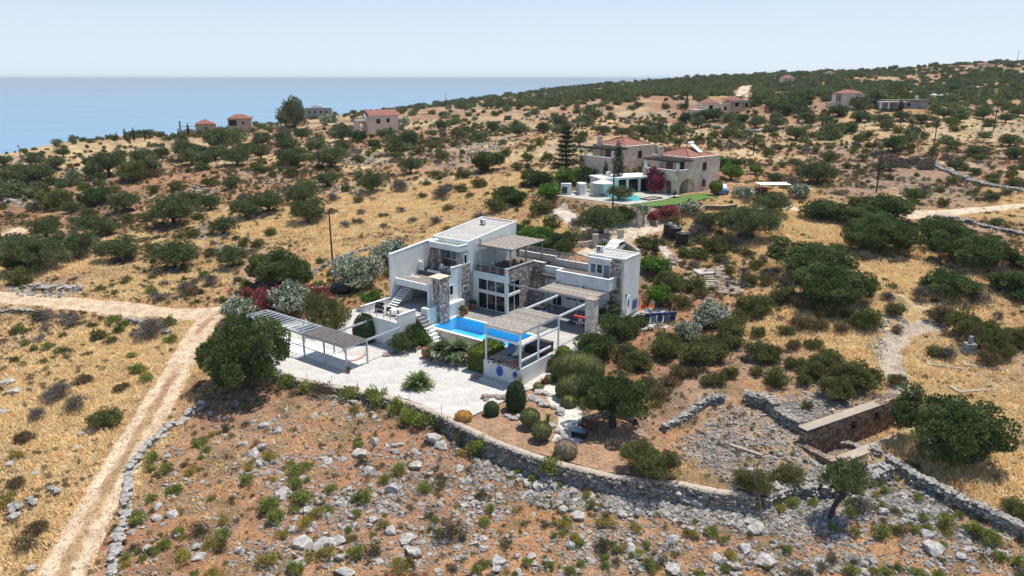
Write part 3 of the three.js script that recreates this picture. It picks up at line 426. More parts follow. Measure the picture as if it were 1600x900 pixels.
// loose dry stone wall following the ground; single = every stone a mesh of its own
function stoneWall(name, P, o) {
  const R = rng(o.seed), t = thing(name, o.label, 'stone wall', o.group), lists = stonesLo.map(() => []); let n = 0;
  for (const [x, z, dx, dz] of along(P, o.stone * 0.95)) {
    if (o.gap && R() < o.gap) continue;
    const hh = o.h * (0.75 + 0.5 * fbm(x * 0.4, z * 0.4, 2)), rows = Math.max(1, Math.round(hh / (o.stone * 0.62)));
    for (let k = 0; k < rows; k++) for (const s of o.w > o.stone * 1.6 ? [-1, 0, 1] : [-0.5, 0.5]) {
      if (o.single && s > 0 && R() < 0.5) continue;
      const off = s * o.w * 0.42 + (R() - 0.5) * 0.12, X = x - dz * off + (R() - 0.5) * 0.08, Z = z + dx * off, q = o.stone * (0.42 + 0.34 * R()), y = ground(X, Z) - (o.drop ?? 0) + (k + 0.4) * o.stone * 0.6 + (R() - 0.5) * 0.05, g = 0.62 + 0.5 * R(), e = [X, y, Z, q * (0.9 + 0.5 * R()), q * 0.8, q, R() * 6.28, (R() - 0.5) * 0.5, [g, g * 0.985, g * 0.96]];
      if (o.single && n < 290) { const m = part(t, 'stone', stonesLo[n % 5], mat.rock); m.position.set(e[0], e[1], e[2]); m.scale.set(e[3], e[4], e[5]); m.rotation.set(e[7], e[6], 0); } else lists[n % 5].push(e);
      n++;
    }
  }
  lists.forEach((l, i) => instanced(t, 'stones', stonesLo[i], mat.rock, l)); return t;
}
// ------------------------------------------------------------------ trees and shrubs, each where the photograph shows it
const MARKS = [['the track fork', 340, 500], ['the short road bend', 20, 365], ['the hip-roofed sea house', 375, 195], ['the tall-chimney house', 300, 205], ['the grey flat-roofed house', 500, 172], ['the gabled pink house', 600, 190], ['the two stone holiday houses', 1000, 262], ['the ruined stone hut', 1410, 245], ['the bare stony field', 1380, 295], ['the carport', 500, 540], ['the white villa', 720, 400], ['the sunken stone ruin', 1330, 665], ['the black water tanks', 1060, 368], ['the pale hill road', 1480, 335], ['the wide straw meadow', 600, 325], ['the garden bench', 920, 670], ['the rock garden steps', 1110, 430], ['the cement path', 1400, 550], ['the villa gate pillars', 945, 370], ['the two-roofed house', 1125, 180], ['the tall pink house', 1323, 155], ['the bungalow', 1400, 155], ['the coastal straw field', 130, 238], ['the roadside stone bank', 90, 440], ['the dirt track', 210, 660], ['the stone field above the road', 130, 300], ['the middle terraces', 420, 290], ['the scrubby saddle', 760, 215], ['the orange grass slope', 1000, 212], ['the open grove', 1520, 250], ['the two-pole plot', 1500, 210], ['the grove on the sunny slope', 1440, 370], ['the brown thicket', 1250, 520], ['the dark thicket', 1550, 480], ['the villa parking', 560, 440], ['the lower olive terrace', 300, 360]];
const pending = [];
function where(px, py) { let m = null, d = 1e9; for (const k of MARKS) { const e = Math.hypot(k[1] - px, (k[2] - py) * 2.2); if (e < d) { d = e; m = k; } } const dy = py - m[2], rel = d < 30 ? 'by' : dy < -14 ? 'behind' : dy > 14 ? 'below' : px < m[1] ? 'seaward of' : 'uphill of'; return rel + ' ' + m[0]; }
const PHRASE = { olive: ['grey-green olive tree', 'olive tree', 'scattered olive trees'], carob: ['dark green carob tree', 'tree', 'dense dark trees'], mastic: ['olive-green shrub', 'shrub', 'evergreen shrubs on the hillside'], broom: ['yellowish-green shrub', 'shrub', 'yellow-green shrubs'], thorn: ['grey leafless thorn bush', 'bush', 'grey thorn bushes'], brown: ['brown dry shrub', 'shrub', 'dry brown shrubs'], bright: ['fresh green leafy tree', 'tree', 'watered garden trees'] };
function wild(kind, px, py, w, o) {
  const h = hit(px, py), m = w * h.k, tree = TREES[kind], sz = tree ? (m < 3.2 ? 'small' : m < 5 ? 'medium' : m < 7 ? 'large' : 'broad') : (m < 1.3 ? 'low' : m < 2.4 ? 'rounded' : 'bulky'), [p, c, g] = PHRASE[kind];
  const t = plant(kind, px, py, w, '', c, g, { at: h, ...o }); pending.push([t, `${sz} ${p} ${where(px, py)}`, px]); return t;
}
const K = { o: 'olive', c: 'carob', g: 'mastic', y: 'broom', d: 'thorn', b: 'brown', w: 'bright' };
const WILD = {
  o: '64 287 52,116 280 20,172 274 52,225 259 46,236 271 38,190 251 26,252 247 28,291 250 45,300 257 38,337 250 40,350 238 60,370 259 48,86 265 33,56 260 32,8 259 25,11 287 32,195 331 50,110 333 26,120 352 24,270 353 70,300 326 45,330 327 40,350 366 42,385 340 52,62 424 95,125 402 66,72 372 46,185 407 66,272 422 78,365 417 50,150 366 50,172 367 35,362 294 33,450 239 36,456 259 50,517 261 56,408 249 32,472 218 30,495 229 24,535 221 40,475 319 56,512 291 33,422 333 56,482 349 56,580 301 54,641 271 37,615 241 38,640 226 30,605 219 30,875 199 26,942 211 22,1005 213 25,850 207 24,810 213 24,905 228 25,972 214 22,1244 219 40,1305 213 40,1327 206 28,1215 201 30,1277 286 60,1210 283 30,1222 261 17,1242 259 20,1322 263 17,1338 263 14,1347 251 18,1372 266 20,1391 266 25,1492 266 30,1522 273 22,1550 281 20,1550 313 22,1572 306 18,1485 231 24,1520 243 28,1535 239 20,1530 253 22,1577 228 33,1586 248 33,1582 268 18,1427 316 42,968 313 40,940 364 74,1107 362 48,1205 336 66,1170 374 96,0 312 26,30 272 30,140 262 26,100 246 24,385 246 36,320 262 34,410 228 34,440 226 30,690 205 26,730 212 24,770 206 26,1060 205 24,1090 200 26,1150 206 26,1180 200 30,1260 192 30,1290 194 26,1345 190 32,1380 196 34,1410 188 30,1440 192 30,1475 186 28,1500 190 24,1535 186 30,1570 192 28,1590 182 26,1180 225 20,1350 320 26,1555 355 30',
  c: '437 447 92,762 267 48,790 314 40,807 320 42,838 292 48,1395 236 42,1285 342 64,1387 340 80,1347 355 82,1375 393 100,1472 385 82,1517 413 102,1265 428 116,1305 474 118,1592 416 44,1487 464 78,1582 454 68,1150 262 24,1115 188 30,1095 190 30,1160 190 26,1230 178 34,1310 182 30,1070 192 26,150 322 50,40 425 60,975 345 36,20 400 60,1600 470 40,560 222 30,585 232 26',
  g: '212 281 56,90 326 58,240 301 22,277 299 25,327 292 26,536 234 22,620 247 22,667 291 15,710 228 16,785 226 13,722 281 25,720 301 22,750 294 25,775 332 40,735 309 15,844 227 17,855 251 22,824 251 20,1115 217 20,1140 217 28,1090 223 18,845 335 40,860 356 33,815 367 28,1052 352 24,1172 445 30,1180 492 56,1225 472 46,1229 522 26,1288 497 32,1352 512 58,1095 567 78,1040 557 56,1140 527 50,1187 562 52,1185 526 30,1142 542 40,1140 589 28,1182 585 24,1215 602 42,1107 600 30,1235 574 26,1267 584 44,1255 600 28,1335 604 74,1292 577 54,1362 594 38,1450 452 32,1512 527 72,1550 547 66,1590 542 48,1465 557 32,1397 492 32,1295 253 28,1490 286 18,1525 301 12,1445 216 16,1335 322 26,1305 622 60,1262 637 20,1010 740 92,165 665 52,30 445 40,55 310 22,135 300 24,230 345 24,310 345 22,455 275 24,405 270 24,560 255 22,655 240 20,690 250 22,810 265 22,870 262 18,790 245 20,830 235 16,910 215 16,1030 222 20,1060 228 18,1110 228 16,1200 245 22,1250 272 20,1300 275 20,1470 300 14,1410 225 18,1460 240 18,1500 255 18,1210 215 18,1270 215 18,1340 222 20,1580 290 16,1000 575 50,975 560 40,1590 805 50,1085 452 36,1125 598 30,120 330 24,180 300 20,270 312 18,425 368 22,405 385 22,540 300 20,700 330 18,680 275 18,660 310 16,1420 735 28,1330 790 22',
  y: '1177 768 62,1230 757 58,985 575 46,1075 555 40,1120 560 44,1150 505 38,1205 560 34,1310 600 40,1295 560 34,1040 535 34,1345 272 18,1110 540 38,560 318 20,600 340 16,140 340 28,200 348 24,300 372 26,80 350 30,240 390 24,330 400 22,1060 590 30,1400 600 30,1270 545 28,1560 560 44,1180 420 24,1195 445 26,700 365 20,880 232 14',
  d: '692 311 34,625 301 32,565 336 17,627 333 17,680 351 23,750 345 24,900 359 28,1088 374 40,1141 235 16,1346 406 26,1075 523 30,90 625 50,235 528 52,110 505 36,70 500 34,430 435 30,700 300 26,600 356 14,290 455 26,330 445 28,250 470 26,215 262 20,110 272 18,380 318 24,450 305 22,520 315 22,440 210 22,1445 300 18,1480 250 20,1210 235 18,1260 240 20,1370 245 20,1240 290 22,985 255 18,1385 470 24,1530 475 40,1560 430 26,1440 470 36,540 355 18,645 348 16,1160 430 20,1130 385 26,120 640 36,60 655 30,1345 800 40,1480 560 30',
  b: '1255 480 46,1255 514 42,1315 519 26,1075 587 34,1475 502 50,1210 475 30,1280 515 30,1325 500 28,1030 625 42,1045 600 30,1130 515 28,1240 545 28,1170 400 22,300 460 26,245 275 20,520 335 18,1520 545 50,1280 590 34,1010 600 26,40 690 30,60 830 34,25 760 26,190 610 24,130 600 28,560 350 18,1400 520 20,1545 570 40',
  w: '1142 281 36,1130 262 26,856 313 36,1180 272 22,580 478 34',
};
for (const [k, s] of Object.entries(WILD)) for (const e of s.split(',')) { const [x, y, w] = e.split(' ').map(Number); wild(K[k], x, y, w); }
// the trees nearest the camera; raised() gives a tree a longer bare trunk that leans
function raised(t, up, lean) { const c = t.children[1], k = t.children[0]; c.position.set(lean, up, 0); k.geometry = mergeGeometries([clean(k.geometry.clone().translate(lean, up, 0)), clean(tube([[0, -0.1, 0], [lean * 0.25, up * 0.5, 0.02], [lean, up + 0.1, 0]], 0.1, 8, 8))]); return t; }
plant('carob', 383, 607, 138, 'big dense evergreen tree at the corner of the carport and dirt track', 'tree', null, { variant: 1, tall: 1.3, turn: 1 });
raised(plant('carob', 957, 668, 108, 'evergreen shade tree with slanting trunk beside the garden bench', 'tree', null, { variant: 2, tall: 1.1, turn: 2 }), 0.24, 0.05);
plant('carob', 1480, 708, 146, 'big round evergreen tree alone in the straw by the sunken ruin', 'tree', null, { variant: 0, tall: 0.98, turn: 4 });
raised(plant('olive', 1296, 810, 74, 'old olive tree leaning from the rubble below the ruin', 'tree', null, { variant: 1, tall: 1.2, turn: 0 }), 0.95, 0.42);
// garden shrubs in bloom
const flowers = [['oleanderWhite', 376, 500, 56, 'white oleander in bloom behind the big tree at the track fork'], ['oleanderPink', 415, 490, 58, 'dark pink oleander bush at the far end of the carport'], ['oleanderWhite', 456, 492, 62, 'white oleander bush between two pink ones near the carport'], ['oleanderPink', 492, 478, 46, 'bright pink oleander beside the villa entrance pillar'], ['oleanderWhite', 562, 446, 72, 'large white oleander by the utility pole at the villa parking'], ['oleanderWhite', 612, 412, 50, 'white oleander against the rear of the villa wall'], ['oleanderWhite', 1074, 337, 38, 'white oleander in the lower hedge of the stone houses'], ['oleanderPink', 1043, 340, 34, 'magenta oleander in the lower hedge of the stone houses'], ['oleanderWhite', 1003, 337, 30, 'pale oleander beside the gate post of the stone houses'], ['oleanderPink', 1022, 345, 26, 'reddish oleander next to the magenta one in the hedge'], ['oleanderWhite', 1248, 310, 36, 'white flowering bush by the parked white canopy'], ['oleanderWhite', 1160, 312, 34, 'white oleander behind the big olive near the blue car'], ['oleanderWhite', 622, 200, 18, 'white oleander at the gabled pink house'], ['oleanderWhite', 632, 196, 20, 'second white oleander at the gabled pink house'], ['oleanderWhite', 515, 196, 30, 'pale oleander hedge below the grey flat-roofed house'], ['oleanderWhite', 437, 203, 16, 'pale silvery bush under the tall eucalyptus'], ['oleanderWhite', 1110, 508, 64, 'silvery green oleander beside the sun terrace bins'], ['oleanderWhite', 1075, 530, 44, 'smaller silvery oleander below the sun terrace'], ['oleanderPink', 1190, 305, 20, 'reddish shrub beside the blue car']];
for (const [k, x, y, w, l] of flowers) plant(k, x, y, w * (x < 620 && y > 400 ? 1.22 : 1), l, 'flowering bush', 'flowering bushes');
plant('broom', 507, 516, 78, 'round feathery yellow-green tree beside the carport', 'tree', null, { name: 'feathery_tree', trunk: true, tall: 1.25 });
plant('bougainvillea', 1022, 298, 26, 'magenta bougainvillea climbing the stone house terrace', 'climber', null, { name: 'bougainvillea', tall: 1.9, at: (() => { const [x, z] = v2xz(-0.7, 3.6); return { x, z, y: V2H, k: 0.1 }; })(), size: 3.6 });
plant('bright', 1003, 450, 30, 'lime green leafy tree behind the villa tower', 'tree', null, { tall: 1.2, at: (() => { const [x, z] = vxz(23.4, 21); return { x, z, y: 0, k: 0.08 }; })(), size: 3.2 });
// tall eucalyptus on the sea side
{ const t = plant('olive', 462, 203, 44, 'tall dark eucalyptus standing above the coast houses', 'tree', null, { name: 'eucalyptus_tree', tall: 1.7 }); plant('olive', 446, 201, 30, 'shorter dark tree close to the tall eucalyptus', 'tree', null, { name: 'eucalyptus_tree', tall: 1.5 }); }
// cypresses: slim flame-shaped crowns
const cypressGeo = (() => { const R = rng(5), cl = []; for (let i = 0; i < 46; i++) { const y = 0.06 + 0.92 * i / 46, r = 0.10 * Math.pow(Math.sin(Math.PI * Math.min(0.98, y * 0.86 + 0.12)), 0.7), a = R() * 6.28; cl.push({ c: [Math.cos(a) * r * 0.45, y, Math.sin(a) * r * 0.45], r: Math.max(0.03, r) }); } return leafSet(R, { clumps: cl, n: 2600, size: 0.018, cols: [[0.035, 0.055, 0.022], [0.05, 0.07, 0.03]], thin: 0.4, up: 1.5, flat: 1.2 }); })();
const cypressTrunk = new THREE.CylinderGeometry(0.012, 0.02, 0.3, 6).translate(0, 0.1, 0);
function cypress(px, py, hpx, label, wide = 1, lift) { const h = lift === undefined ? hit(px, py) : (() => { const [x, z] = atH(px, py, V2H + lift), y = ground(x, z), k = Math.hypot(x, z) / FOCAL; return { x, z, y, k, more: V2H + lift - y }; })(), t = thing('cypress_tree', label, 'cypress', 'slim dark cypresses'), H = hpx * h.k + (h.more ?? 0); t.position.set(h.x, h.y, h.z); t.scale.set(H * wide, H, H * wide); part(t, 'trunk', cypressTrunk, mat.bark); part(t, 'crown', cypressGeo, mat.leaf); return t; }
cypress(1022, 412, 48, 'slim cypress beside the garden path above the tower', 1.1);
cypress(908, 277, 37, 'medium cypress behind the white poolside wing', 0.95, 2.6);
cypress(965, 274, 54, 'tallest cypress in front of the rear stone house', 0.9, 2.9);
cypress(946, 274, 24, 'short cypress between the two taller ones', 0.8, 2.7);
cypress(825, 278, 26, 'stout dark cypress on the slope near the tall pine', 2);
cypress(1072, 172, 24, 'cypress beside the terrace with two red roofs', 1.2); cypress(1369, 166, 22, 'cypress at the white-roofed bungalow corner', 1.6); cypress(1406, 174, 18, 'dark conical cypress in front of the bungalow', 2.2);
for (const [x, y, h, l] of [[179, 222, 13, 'first'], [183, 221, 15, 'second'], [196, 220, 20, 'third'], [210, 221, 22, 'fourth'], [227, 220, 18, 'fifth'], [280, 217, 17, 'sixth'], [295, 214, 22, 'seventh'], [325, 210, 22, 'eighth']]) cypress(x, y, h, `${l} thin cypress in the coastal row, counted from the sea`, 0.9);
{ // Norfolk pine with whorled tiers
  const h = hit(884, 278), t = thing('norfolk_pine', 'tall tiered Norfolk pine behind the white poolside wing', 'pine'), H = 82 * h.k, R = rng(8), cl = [];
  for (let i = 0; i < 11; i++) { const y = 0.08 + i * 0.083, rr = 0.27 * Math.pow(1 - i / 11.6, 0.8); for (let a = 0; a < 9; a++) { const q = a / 9 * 6.28 + i * 0.7; for (let s = 0.3; s <= 1; s += 0.23) cl.push({ c: [Math.cos(q) * rr * s, y + 0.03 * s * s, Math.sin(q) * rr * s], r: 0.04 }); } }
  t.position.set(h.x, h.y, h.z); t.scale.setScalar(H); part(t, 'trunk', new THREE.CylinderGeometry(0.004, 0.022, 1, 8).translate(0, 0.5, 0), mat.bark); part(t, 'crown', leafSet(R, { clumps: cl, n: 9000, size: 0.017, cols: [[0.035, 0.06, 0.026], [0.05, 0.08, 0.034]], thin: 0.35, flat: 0.45 }), mat.leaf);
}
// finish the labels of the wild plants: like ones are told apart by their order from the sea side
function finishLabels(list, ordSide) {
  const by = new Map(); for (const e of list) { if (!by.has(e[1])) by.set(e[1], []); by.get(e[1]).push(e); }
  const ORD = ['first', 'second', 'third', 'fourth', 'fifth', 'sixth', 'seventh', 'eighth', 'ninth', 'tenth', 'eleventh', 'twelfth', 'thirteenth', 'fourteenth', 'fifteenth', 'sixteenth', 'seventeenth', 'eighteenth', 'nineteenth', 'twentieth', 'twenty-first', 'twenty-second', 'twenty-third', 'twenty-fourth'];
  for (const [l, es] of by) { es.sort((a, b) => a[2] - b[2]); es.forEach((e, i) => { e[0].userData.label = es.length === 1 || es.length > 24 ? l : `${l}, ${ORD[i]} from ${ordSide}`; }); }
}
finishLabels(pending, 'the sea');
// ------------------------------------------------------------------ the white villa (its own frame: a right, h up, b back)
const VB = (a0, a1, h0, h1, b0, b1) => bx(a0, a1, h0, h1, -b1, -b0);
function vplace(o, a, h, b, turn = 0) { const [x, z] = vxz(a, b); o.position.set(x, h, z); o.rotation.y = VA + turn; return o; }
function vthing(name, label, cat, group, a, h, b, turn) { return vplace(thing(name, label, cat, group), a, h, b, turn); }
function railing(parent, A, B, h, n, rails = 3, m = mat.steel) { // posts and rails between two points
  const g = part(parent, 'railing', (() => { const gs = []; for (let r = 1; r <= rails; r++) gs.push(bar([A[0], A[1] + h * r / rails, A[2]], [B[0], B[1] + h * r / rails, B[2]], r === rails ? 0.05 : 0.03)); return gs; })(), m);
  for (let i = 0; i <= n; i++) { const t = i / n, x = lerp(A[0], B[0], t), y = lerp(A[1], B[1], t), z = lerp(A[2], B[2], t); part(g, 'post', bx(x - 0.025, x + 0.025, y, y + h, z - 0.025, z + 0.025), m); }
  return g;
}
// window in a wall facing the viewer (-b) at depth b, or facing +a at a: frame, pane, sill
function winB(parent, a0, a1, h0, h1, b, o = {}) {
  const f = 0.07, w = part(parent, o.name ?? 'window', [VB(a0, a1, h1 - f, h1, b - 0.05, b + 0.04), VB(a0, a1, h0, h0 + f, b - 0.05, b + 0.04), VB(a0, a0 + f, h0 + f, h1 - f, b - 0.05, b + 0.04), VB(a1 - f, a1, h0 + f, h1 - f, b - 0.05, b + 0.04)], o.frame ?? mat.frame);
  const n = o.n ?? 1; for (let i = 0; i < n; i++) { const x0 = a0 + f + (a1 - a0 - 2 * f) * i / n, x1 = a0 + f + (a1 - a0 - 2 * f) * (i + 1) / n; part(w, 'pane', VB(x0 + 0.015, x1 - 0.015, h0 + f, h1 - f, b - 0.012, b + 0.012), o.glass ?? mat.glass); if (i) part(w, 'mullion', VB(x0 - 0.04, x0 + 0.04, h0 + f, h1 - f, b - 0.05, b + 0.03), o.frame ?? mat.frame); }
  if (o.sill) part(w, 'sill', VB(a0 - 0.06, a1 + 0.06, h0 - 0.09, h0 - 0.01, b - 0.14, b + 0.02), mat.cap); return w;
}
function winA(parent, b0, b1, h0, h1, a, o = {}) {
  const f = 0.07, w = part(parent, o.name ?? 'window', [VB(a - 0.04, a + 0.05, h1 - f, h1, b0, b1), VB(a - 0.04, a + 0.05, h0, h0 + f, b0, b1), VB(a - 0.04, a + 0.05, h0 + f, h1 - f, b0, b0 + f), VB(a - 0.04, a + 0.05, h0 + f, h1 - f, b1 - f, b1)], o.frame ?? mat.frame);
  const n = o.n ?? 1; for (let i = 0; i < n; i++) { const y0 = b0 + f + (b1 - b0 - 2 * f) * i / n, y1 = b0 + f + (b1 - b0 - 2 * f) * (i + 1) / n; part(w, 'pane', VB(a - 0.012, a + 0.012, h0 + f, h1 - f, y0 + 0.015, y1 - 0.015), o.glass ?? mat.glass); if (i) part(w, 'mullion', VB(a - 0.03, a + 0.05, h0 + f, h1 - f, y0 - 0.04, y0 + 0.04), o.frame ?? mat.frame); }
  return w;
}
{
  const v = vthing('villa', 'white flat-roofed villa with grey stone strips around a blue pool', 'villa', null, 0, 0, 0);
  // main upper block with a gently sloping roof
  const body = part(v, 'main_block', extrudeSide([[-7.2, -0.3], [-16.5, -0.3], [-16.5, 8.78], [-7.2, 7.83]], 0, 5.5), mat.white);
  part(body, 'roof_sheet', extrudeSide([[-7.4, 7.855], [-16.3, 8.765], [-16.3, 8.785], [-7.4, 7.875]].map(([z, y]) => [z, y]), 0.2, 5.3), mat.roof);
  const rim = 0.2; part(body, 'parapet', [extrudeSide([[-7.198, 7.8], [-16.502, 8.75], [-16.502, 8.95], [-7.198, 8.0]], -0.004, rim), extrudeSide([[-7.198, 7.8], [-16.502, 8.75], [-16.502, 8.95], [-7.198, 8.0]], 5.5 - rim, 5.504), VB(rim, 5.5 - rim, 7.8, 8.0, 7.2, 7.4), VB(rim, 5.5 - rim, 8.72, 8.948, 16.3, 16.5)], mat.cap);
  part(v, 'side_wall', extrudeSide([[-0.1, -1.6], [-7.19, -1.6], [-7.19, 7.6], [-0.1, 7.0]], -0.3, 0), mat.white);
  part(v, 'wall_coping', extrudeSide([[-0.08, 7.0], [-7.19, 7.6], [-7.19, 7.68], [-0.08, 7.08]], -0.33, 0.03), mat.cap);
  // canopy over the upper terrace and its stone pier
  const can = part(v, 'canopy', [VB(0.9, 5.5, 7.05, 7.25, 5.5, 7.2), VB(0.9, 5.5, 7.25, 7.68, 5.5, 5.7), VB(5.3, 5.5, 7.25, 7.68, 5.7, 7.2), VB(0.9, 1.1, 7.25, 7.68, 5.7, 7.2)], mat.white);
  part(can, 'coping', [VB(0.87, 5.53, 7.68, 7.74, 5.47, 5.73), VB(5.27, 5.53, 7.68, 7.74, 5.73, 7.19), VB(0.4, 1.13, 7.68, 7.74, 5.73, 7.19)], mat.cap);
  part(v, 'stone_pier', [VB(0.95, 1.45, 4.38, 7.04, 5.55, 6.05)], mat.stone); part(v, 'stone_pier', VB(1.5, 2.15, 4.38, 7.04, 6.1, 6.6), mat.stone); part(v, 'stone_pier', VB(5.0, 5.3, 4.38, 7.04, 5.6, 5.85), mat.stone);
  part(v, 'stone_panel', VB(0.5, 3.9, 4.4, 5.45, 7.12, 7.19), mat.ruin);
  winB(v, 1.0, 3.9, 5.5, 6.95, 7.17, { n: 3, glass: mat.paleGlass }); winA(v, 6.35, 6.95, 4.45, 6.6, 5.47, { name: 'door', glass: mat.glass });
  // upper terrace floor, low wall, parapet
  part(v, 'upper_terrace', [VB(0, 5.28, 3.98, 4.38, 4.5, 7.19)], mat.taupe);
  part(v, 'low_wall', [VB(1.4, 3.4, 4.38, 4.62, 4.5, 4.72), VB(0.05, 0.25, 4.38, 5.4, 4.5, 5.5), VB(0.25, 0.9, 4.38, 5.4, 4.5, 4.65)], mat.cap);
  part(v, 'side_parapet', VB(5.3, 5.5, 4.3, 5.45, 4.2, 7.18), mat.white); part(v, 'parapet_coping', VB(5.27, 5.54, 5.45, 5.52, 4.17, 7.5), mat.cap);
  // covered patio with its flat roof slab
  const slab = part(v, 'patio_roof', [VB(0.002, 5.26, 3.45, 3.86, 0.67, 4.49)], mat.white);
  part(slab, 'deck', VB(0.15, 5.05, 3.86, 3.93, 0.9, 4.48), mat.slat2); part(slab, 'parapet', [VB(0.003, 5.27, 3.86, 4.2, 0.66, 0.88), VB(5.05, 5.27, 3.86, 4.2, 0.88, 1.4)], mat.cap);
  part(v, 'back_wall', VB(0, 5.29, -0.3, 3.97, 6.9, 7.18), mat.white); winB(v, 1.7, 5.0, 1.32, 3.3, 6.88, { n: 3 });
  part(v, 'patio_pier', VB(4.9, 5.25, 1.3, 3.449, 0.75, 1.15), mat.white);
  part(v, 'patio_floor', [VB(0, 5.28, -1.6, 1.3, 1.55, 6.89), VB(0, 5.6, -1.6, 1.3, -4.4, 1.55)], mat.paleDeck);
  part(v, 'patio_front_wall', [VB(1.75, 5.6, -1.6, 1.34, -4.62, -4.41)], mat.white);
  part(v, 'patio_side_wall', [VB(5.61, 5.85, -1.6, 2.2, -4.6, -2.1)], mat.white); part(v, 'wall_coping', VB(5.58, 5.88, 2.2, 2.26, -4.63, -2.07), mat.cap);
  part(v, 'patio_left_wall', VB(-0.28, -0.02, -1.6, 2.02, -4.4, 0.08), mat.white); part(v, 'wall_coping', VB(-0.31, 0.01, 2.02, 2.08, -4.42, 0.07), mat.cap);
  railing(v, [0.2, 1.34, 4.5], [5.5, 1.34, 4.5], 0.95, 5, 2);
  const st = part(v, 'staircase', extrudeSide([[1.3, 1.3], [-2.6, 1.3], [-3.4, 3.9], [-3.1, 4.3]], 0.5, 0.62), mat.white);
  for (let i = 0; i < 14; i++) part(st, 'stair_step', VB(0.62, 1.75, 1.34 + i * 0.2, 1.42 + i * 0.2, -1.25 + i * 0.31, -0.98 + i * 0.31), mat.cap);
  // wall towards the pool with stone strip and windows
  part(v, 'court_wall', [VB(5.29, 5.5, -0.3, 4.3, 1.6, 7.99)], mat.white);
  part(v, 'stone_strip', VB(5.5, 5.58, -0.3, 5.3, 5.7, 7.4), mat.stone);
  winA(v, 6.05, 6.95, 2.2, 2.95, 5.6, { n: 2 }); winA(v, 3.15, 4.4, 2.3, 3.5, 5.5, { n: 2 });
  part(v, 'ledge', VB(5.5, 6.25, -0.3, 1.6, 2.9, 5.5), mat.white);
  const col = part(v, 'stone_column', VB(5.62, 6.6, -0.3, 5.0, 0.9, 2.5), mat.stone); part(col, 'capstone', VB(4.95, 6.65, 5.0, 5.1, 0.85, 2.7), mat.paleStone); part(col, 'plaster_flank', VB(5.28, 5.61, -0.3, 4.99, 0.95, 1.7), mat.white);
  // double-height glazed front
  part(v, 'glazed_wall', [VB(5.5, 6.2, -0.3, 4.25, 8, 8.25), VB(6.2, 10.2, 3.66, 4.25, 8, 8.25), VB(6.2, 10.2, 2.0, 2.25, 7.98, 8.2), VB(10.2, 10.5, -0.3, 5.3, 7.96, 8.26)], mat.white);
  part(v, 'parapet_cap', VB(10.15, 10.55, 5.3, 5.37, 7.92, 8.3), mat.cap);
  winB(v, 6.22, 10.18, 2.26, 3.65, 8.06, { n: 3 }); winB(v, 6.22, 10.18, 0.0, 1.99, 8.06, { n: 3, name: 'sliding_door' });
  part(v, 'balcony_floor', [VB(5.5, 10.2, 4.0, 4.38, 8.26, 17.2)], mat.taupe); part(v, 'balcony_edge', VB(5.5, 10.2, 4.25, 4.42, 7.97, 8.255), mat.cap);
  railing(v, [5.6, 4.42, -8.1], [10.2, 4.42, -8.1], 0.85, 4, 3);
  // stone side wall on the court
  part(v, 'stone_side_wall', [VB(10.2, 10.5, 3.7, 5.27, 8.26, 13.2), VB(10.2, 10.5, -0.3, 3.7, 10.6, 13.2), VB(10.5, 12.0, -0.3, 5.2, 13.2, 13.45)], mat.stone);
  part(v, 'wall_coping', [VB(10.16, 10.54, 5.27, 5.34, 8.3, 13.5), VB(10.54, 12.0, 5.2, 5.27, 13.17, 13.48)], mat.cap);
  winA(v, 8.3, 10.58, 2.26, 3.68, 10.4, { n: 2 }); winA(v, 8.3, 10.58, 0.0, 1.99, 10.4, { n: 2, name: 'sliding_door' }); part(v, 'transom', VB(10.3, 10.52, 2.0, 2.25, 8.27, 10.59), mat.frame);
  part(v, 'interior_wall', [VB(5.6, 10.1, -0.3, 3.98, 12.2, 12.4)], mat.cream); part(v, 'interior_floor', VB(5.52, 12, -0.3, -0.02, 8.26, 14.4), mat.paving);
  // back wing and its terrace
  part(v, 'rear_wing_wall', [VB(12.0, 17.4, -0.3, 3.6, 14.2, 14.45), VB(12, 12.2, -0.3, 3.6, 13.46, 14.2)], mat.white); part(v, 'rear_terrace', [VB(10.55, 17.4, 3.6, 4.0, 12.7, 17.2), VB(17.4, 21.0, 3.6, 4.0, 12.7, 14.19)], mat.taupe);
  part(v, 'terrace_parapet', [VB(14.2, 21.2, 3.5, 4.8, 12.4, 12.65), VB(14.2, 14.42, 3.5, 4.8, 12.65, 13.75), VB(12.0, 14.2, 3.5, 4.8, 13.5, 13.75), VB(20.98, 21.2, 3.5, 4.8, 12.65, 14.19)], mat.white);
  part(v, 'parapet_coping', [VB(14.16, 21.24, 4.8, 4.87, 12.36, 12.69), VB(14.16, 14.46, 4.8, 4.87, 12.69, 13.79), VB(12.0, 14.16, 4.8, 4.87, 13.46, 13.79), VB(20.94, 21.24, 4.8, 4.87, 12.69, 14.19)], mat.cap);
  winB(v, 12.5, 14.0, 0.0, 2.6, 14.16, { n: 2, name: 'sliding_door' }); winB(v, 14.5, 17.2, 1.0, 2.4, 14.16, { n: 3 });
  part(v, 'rear_wall', [VB(5.5, 11, -0.3, 5.05, 17.2, 17.45), VB(11, 17.4, -0.3, 4.75, 17.2, 17.45)], mat.cream); part(v, 'wall_coping', [VB(5.5, 11.02, 5.05, 5.11, 17.16, 17.49), VB(11.02, 17.4, 4.75, 4.81, 17.16, 17.49)], mat.cap);
  railing(v, [5.7, 5.1, -17.32], [10.9, 5.1, -17.32], 0.75, 6, 4); railing(v, [11.1, 4.8, -17.32], [17.35, 4.8, -17.32], 0.85, 7, 4);
  // tower
  const tw = part(v, 'tower', VB(17.4, 22.0, -0.6, 6.8, 14.2, 18.0), mat.white);
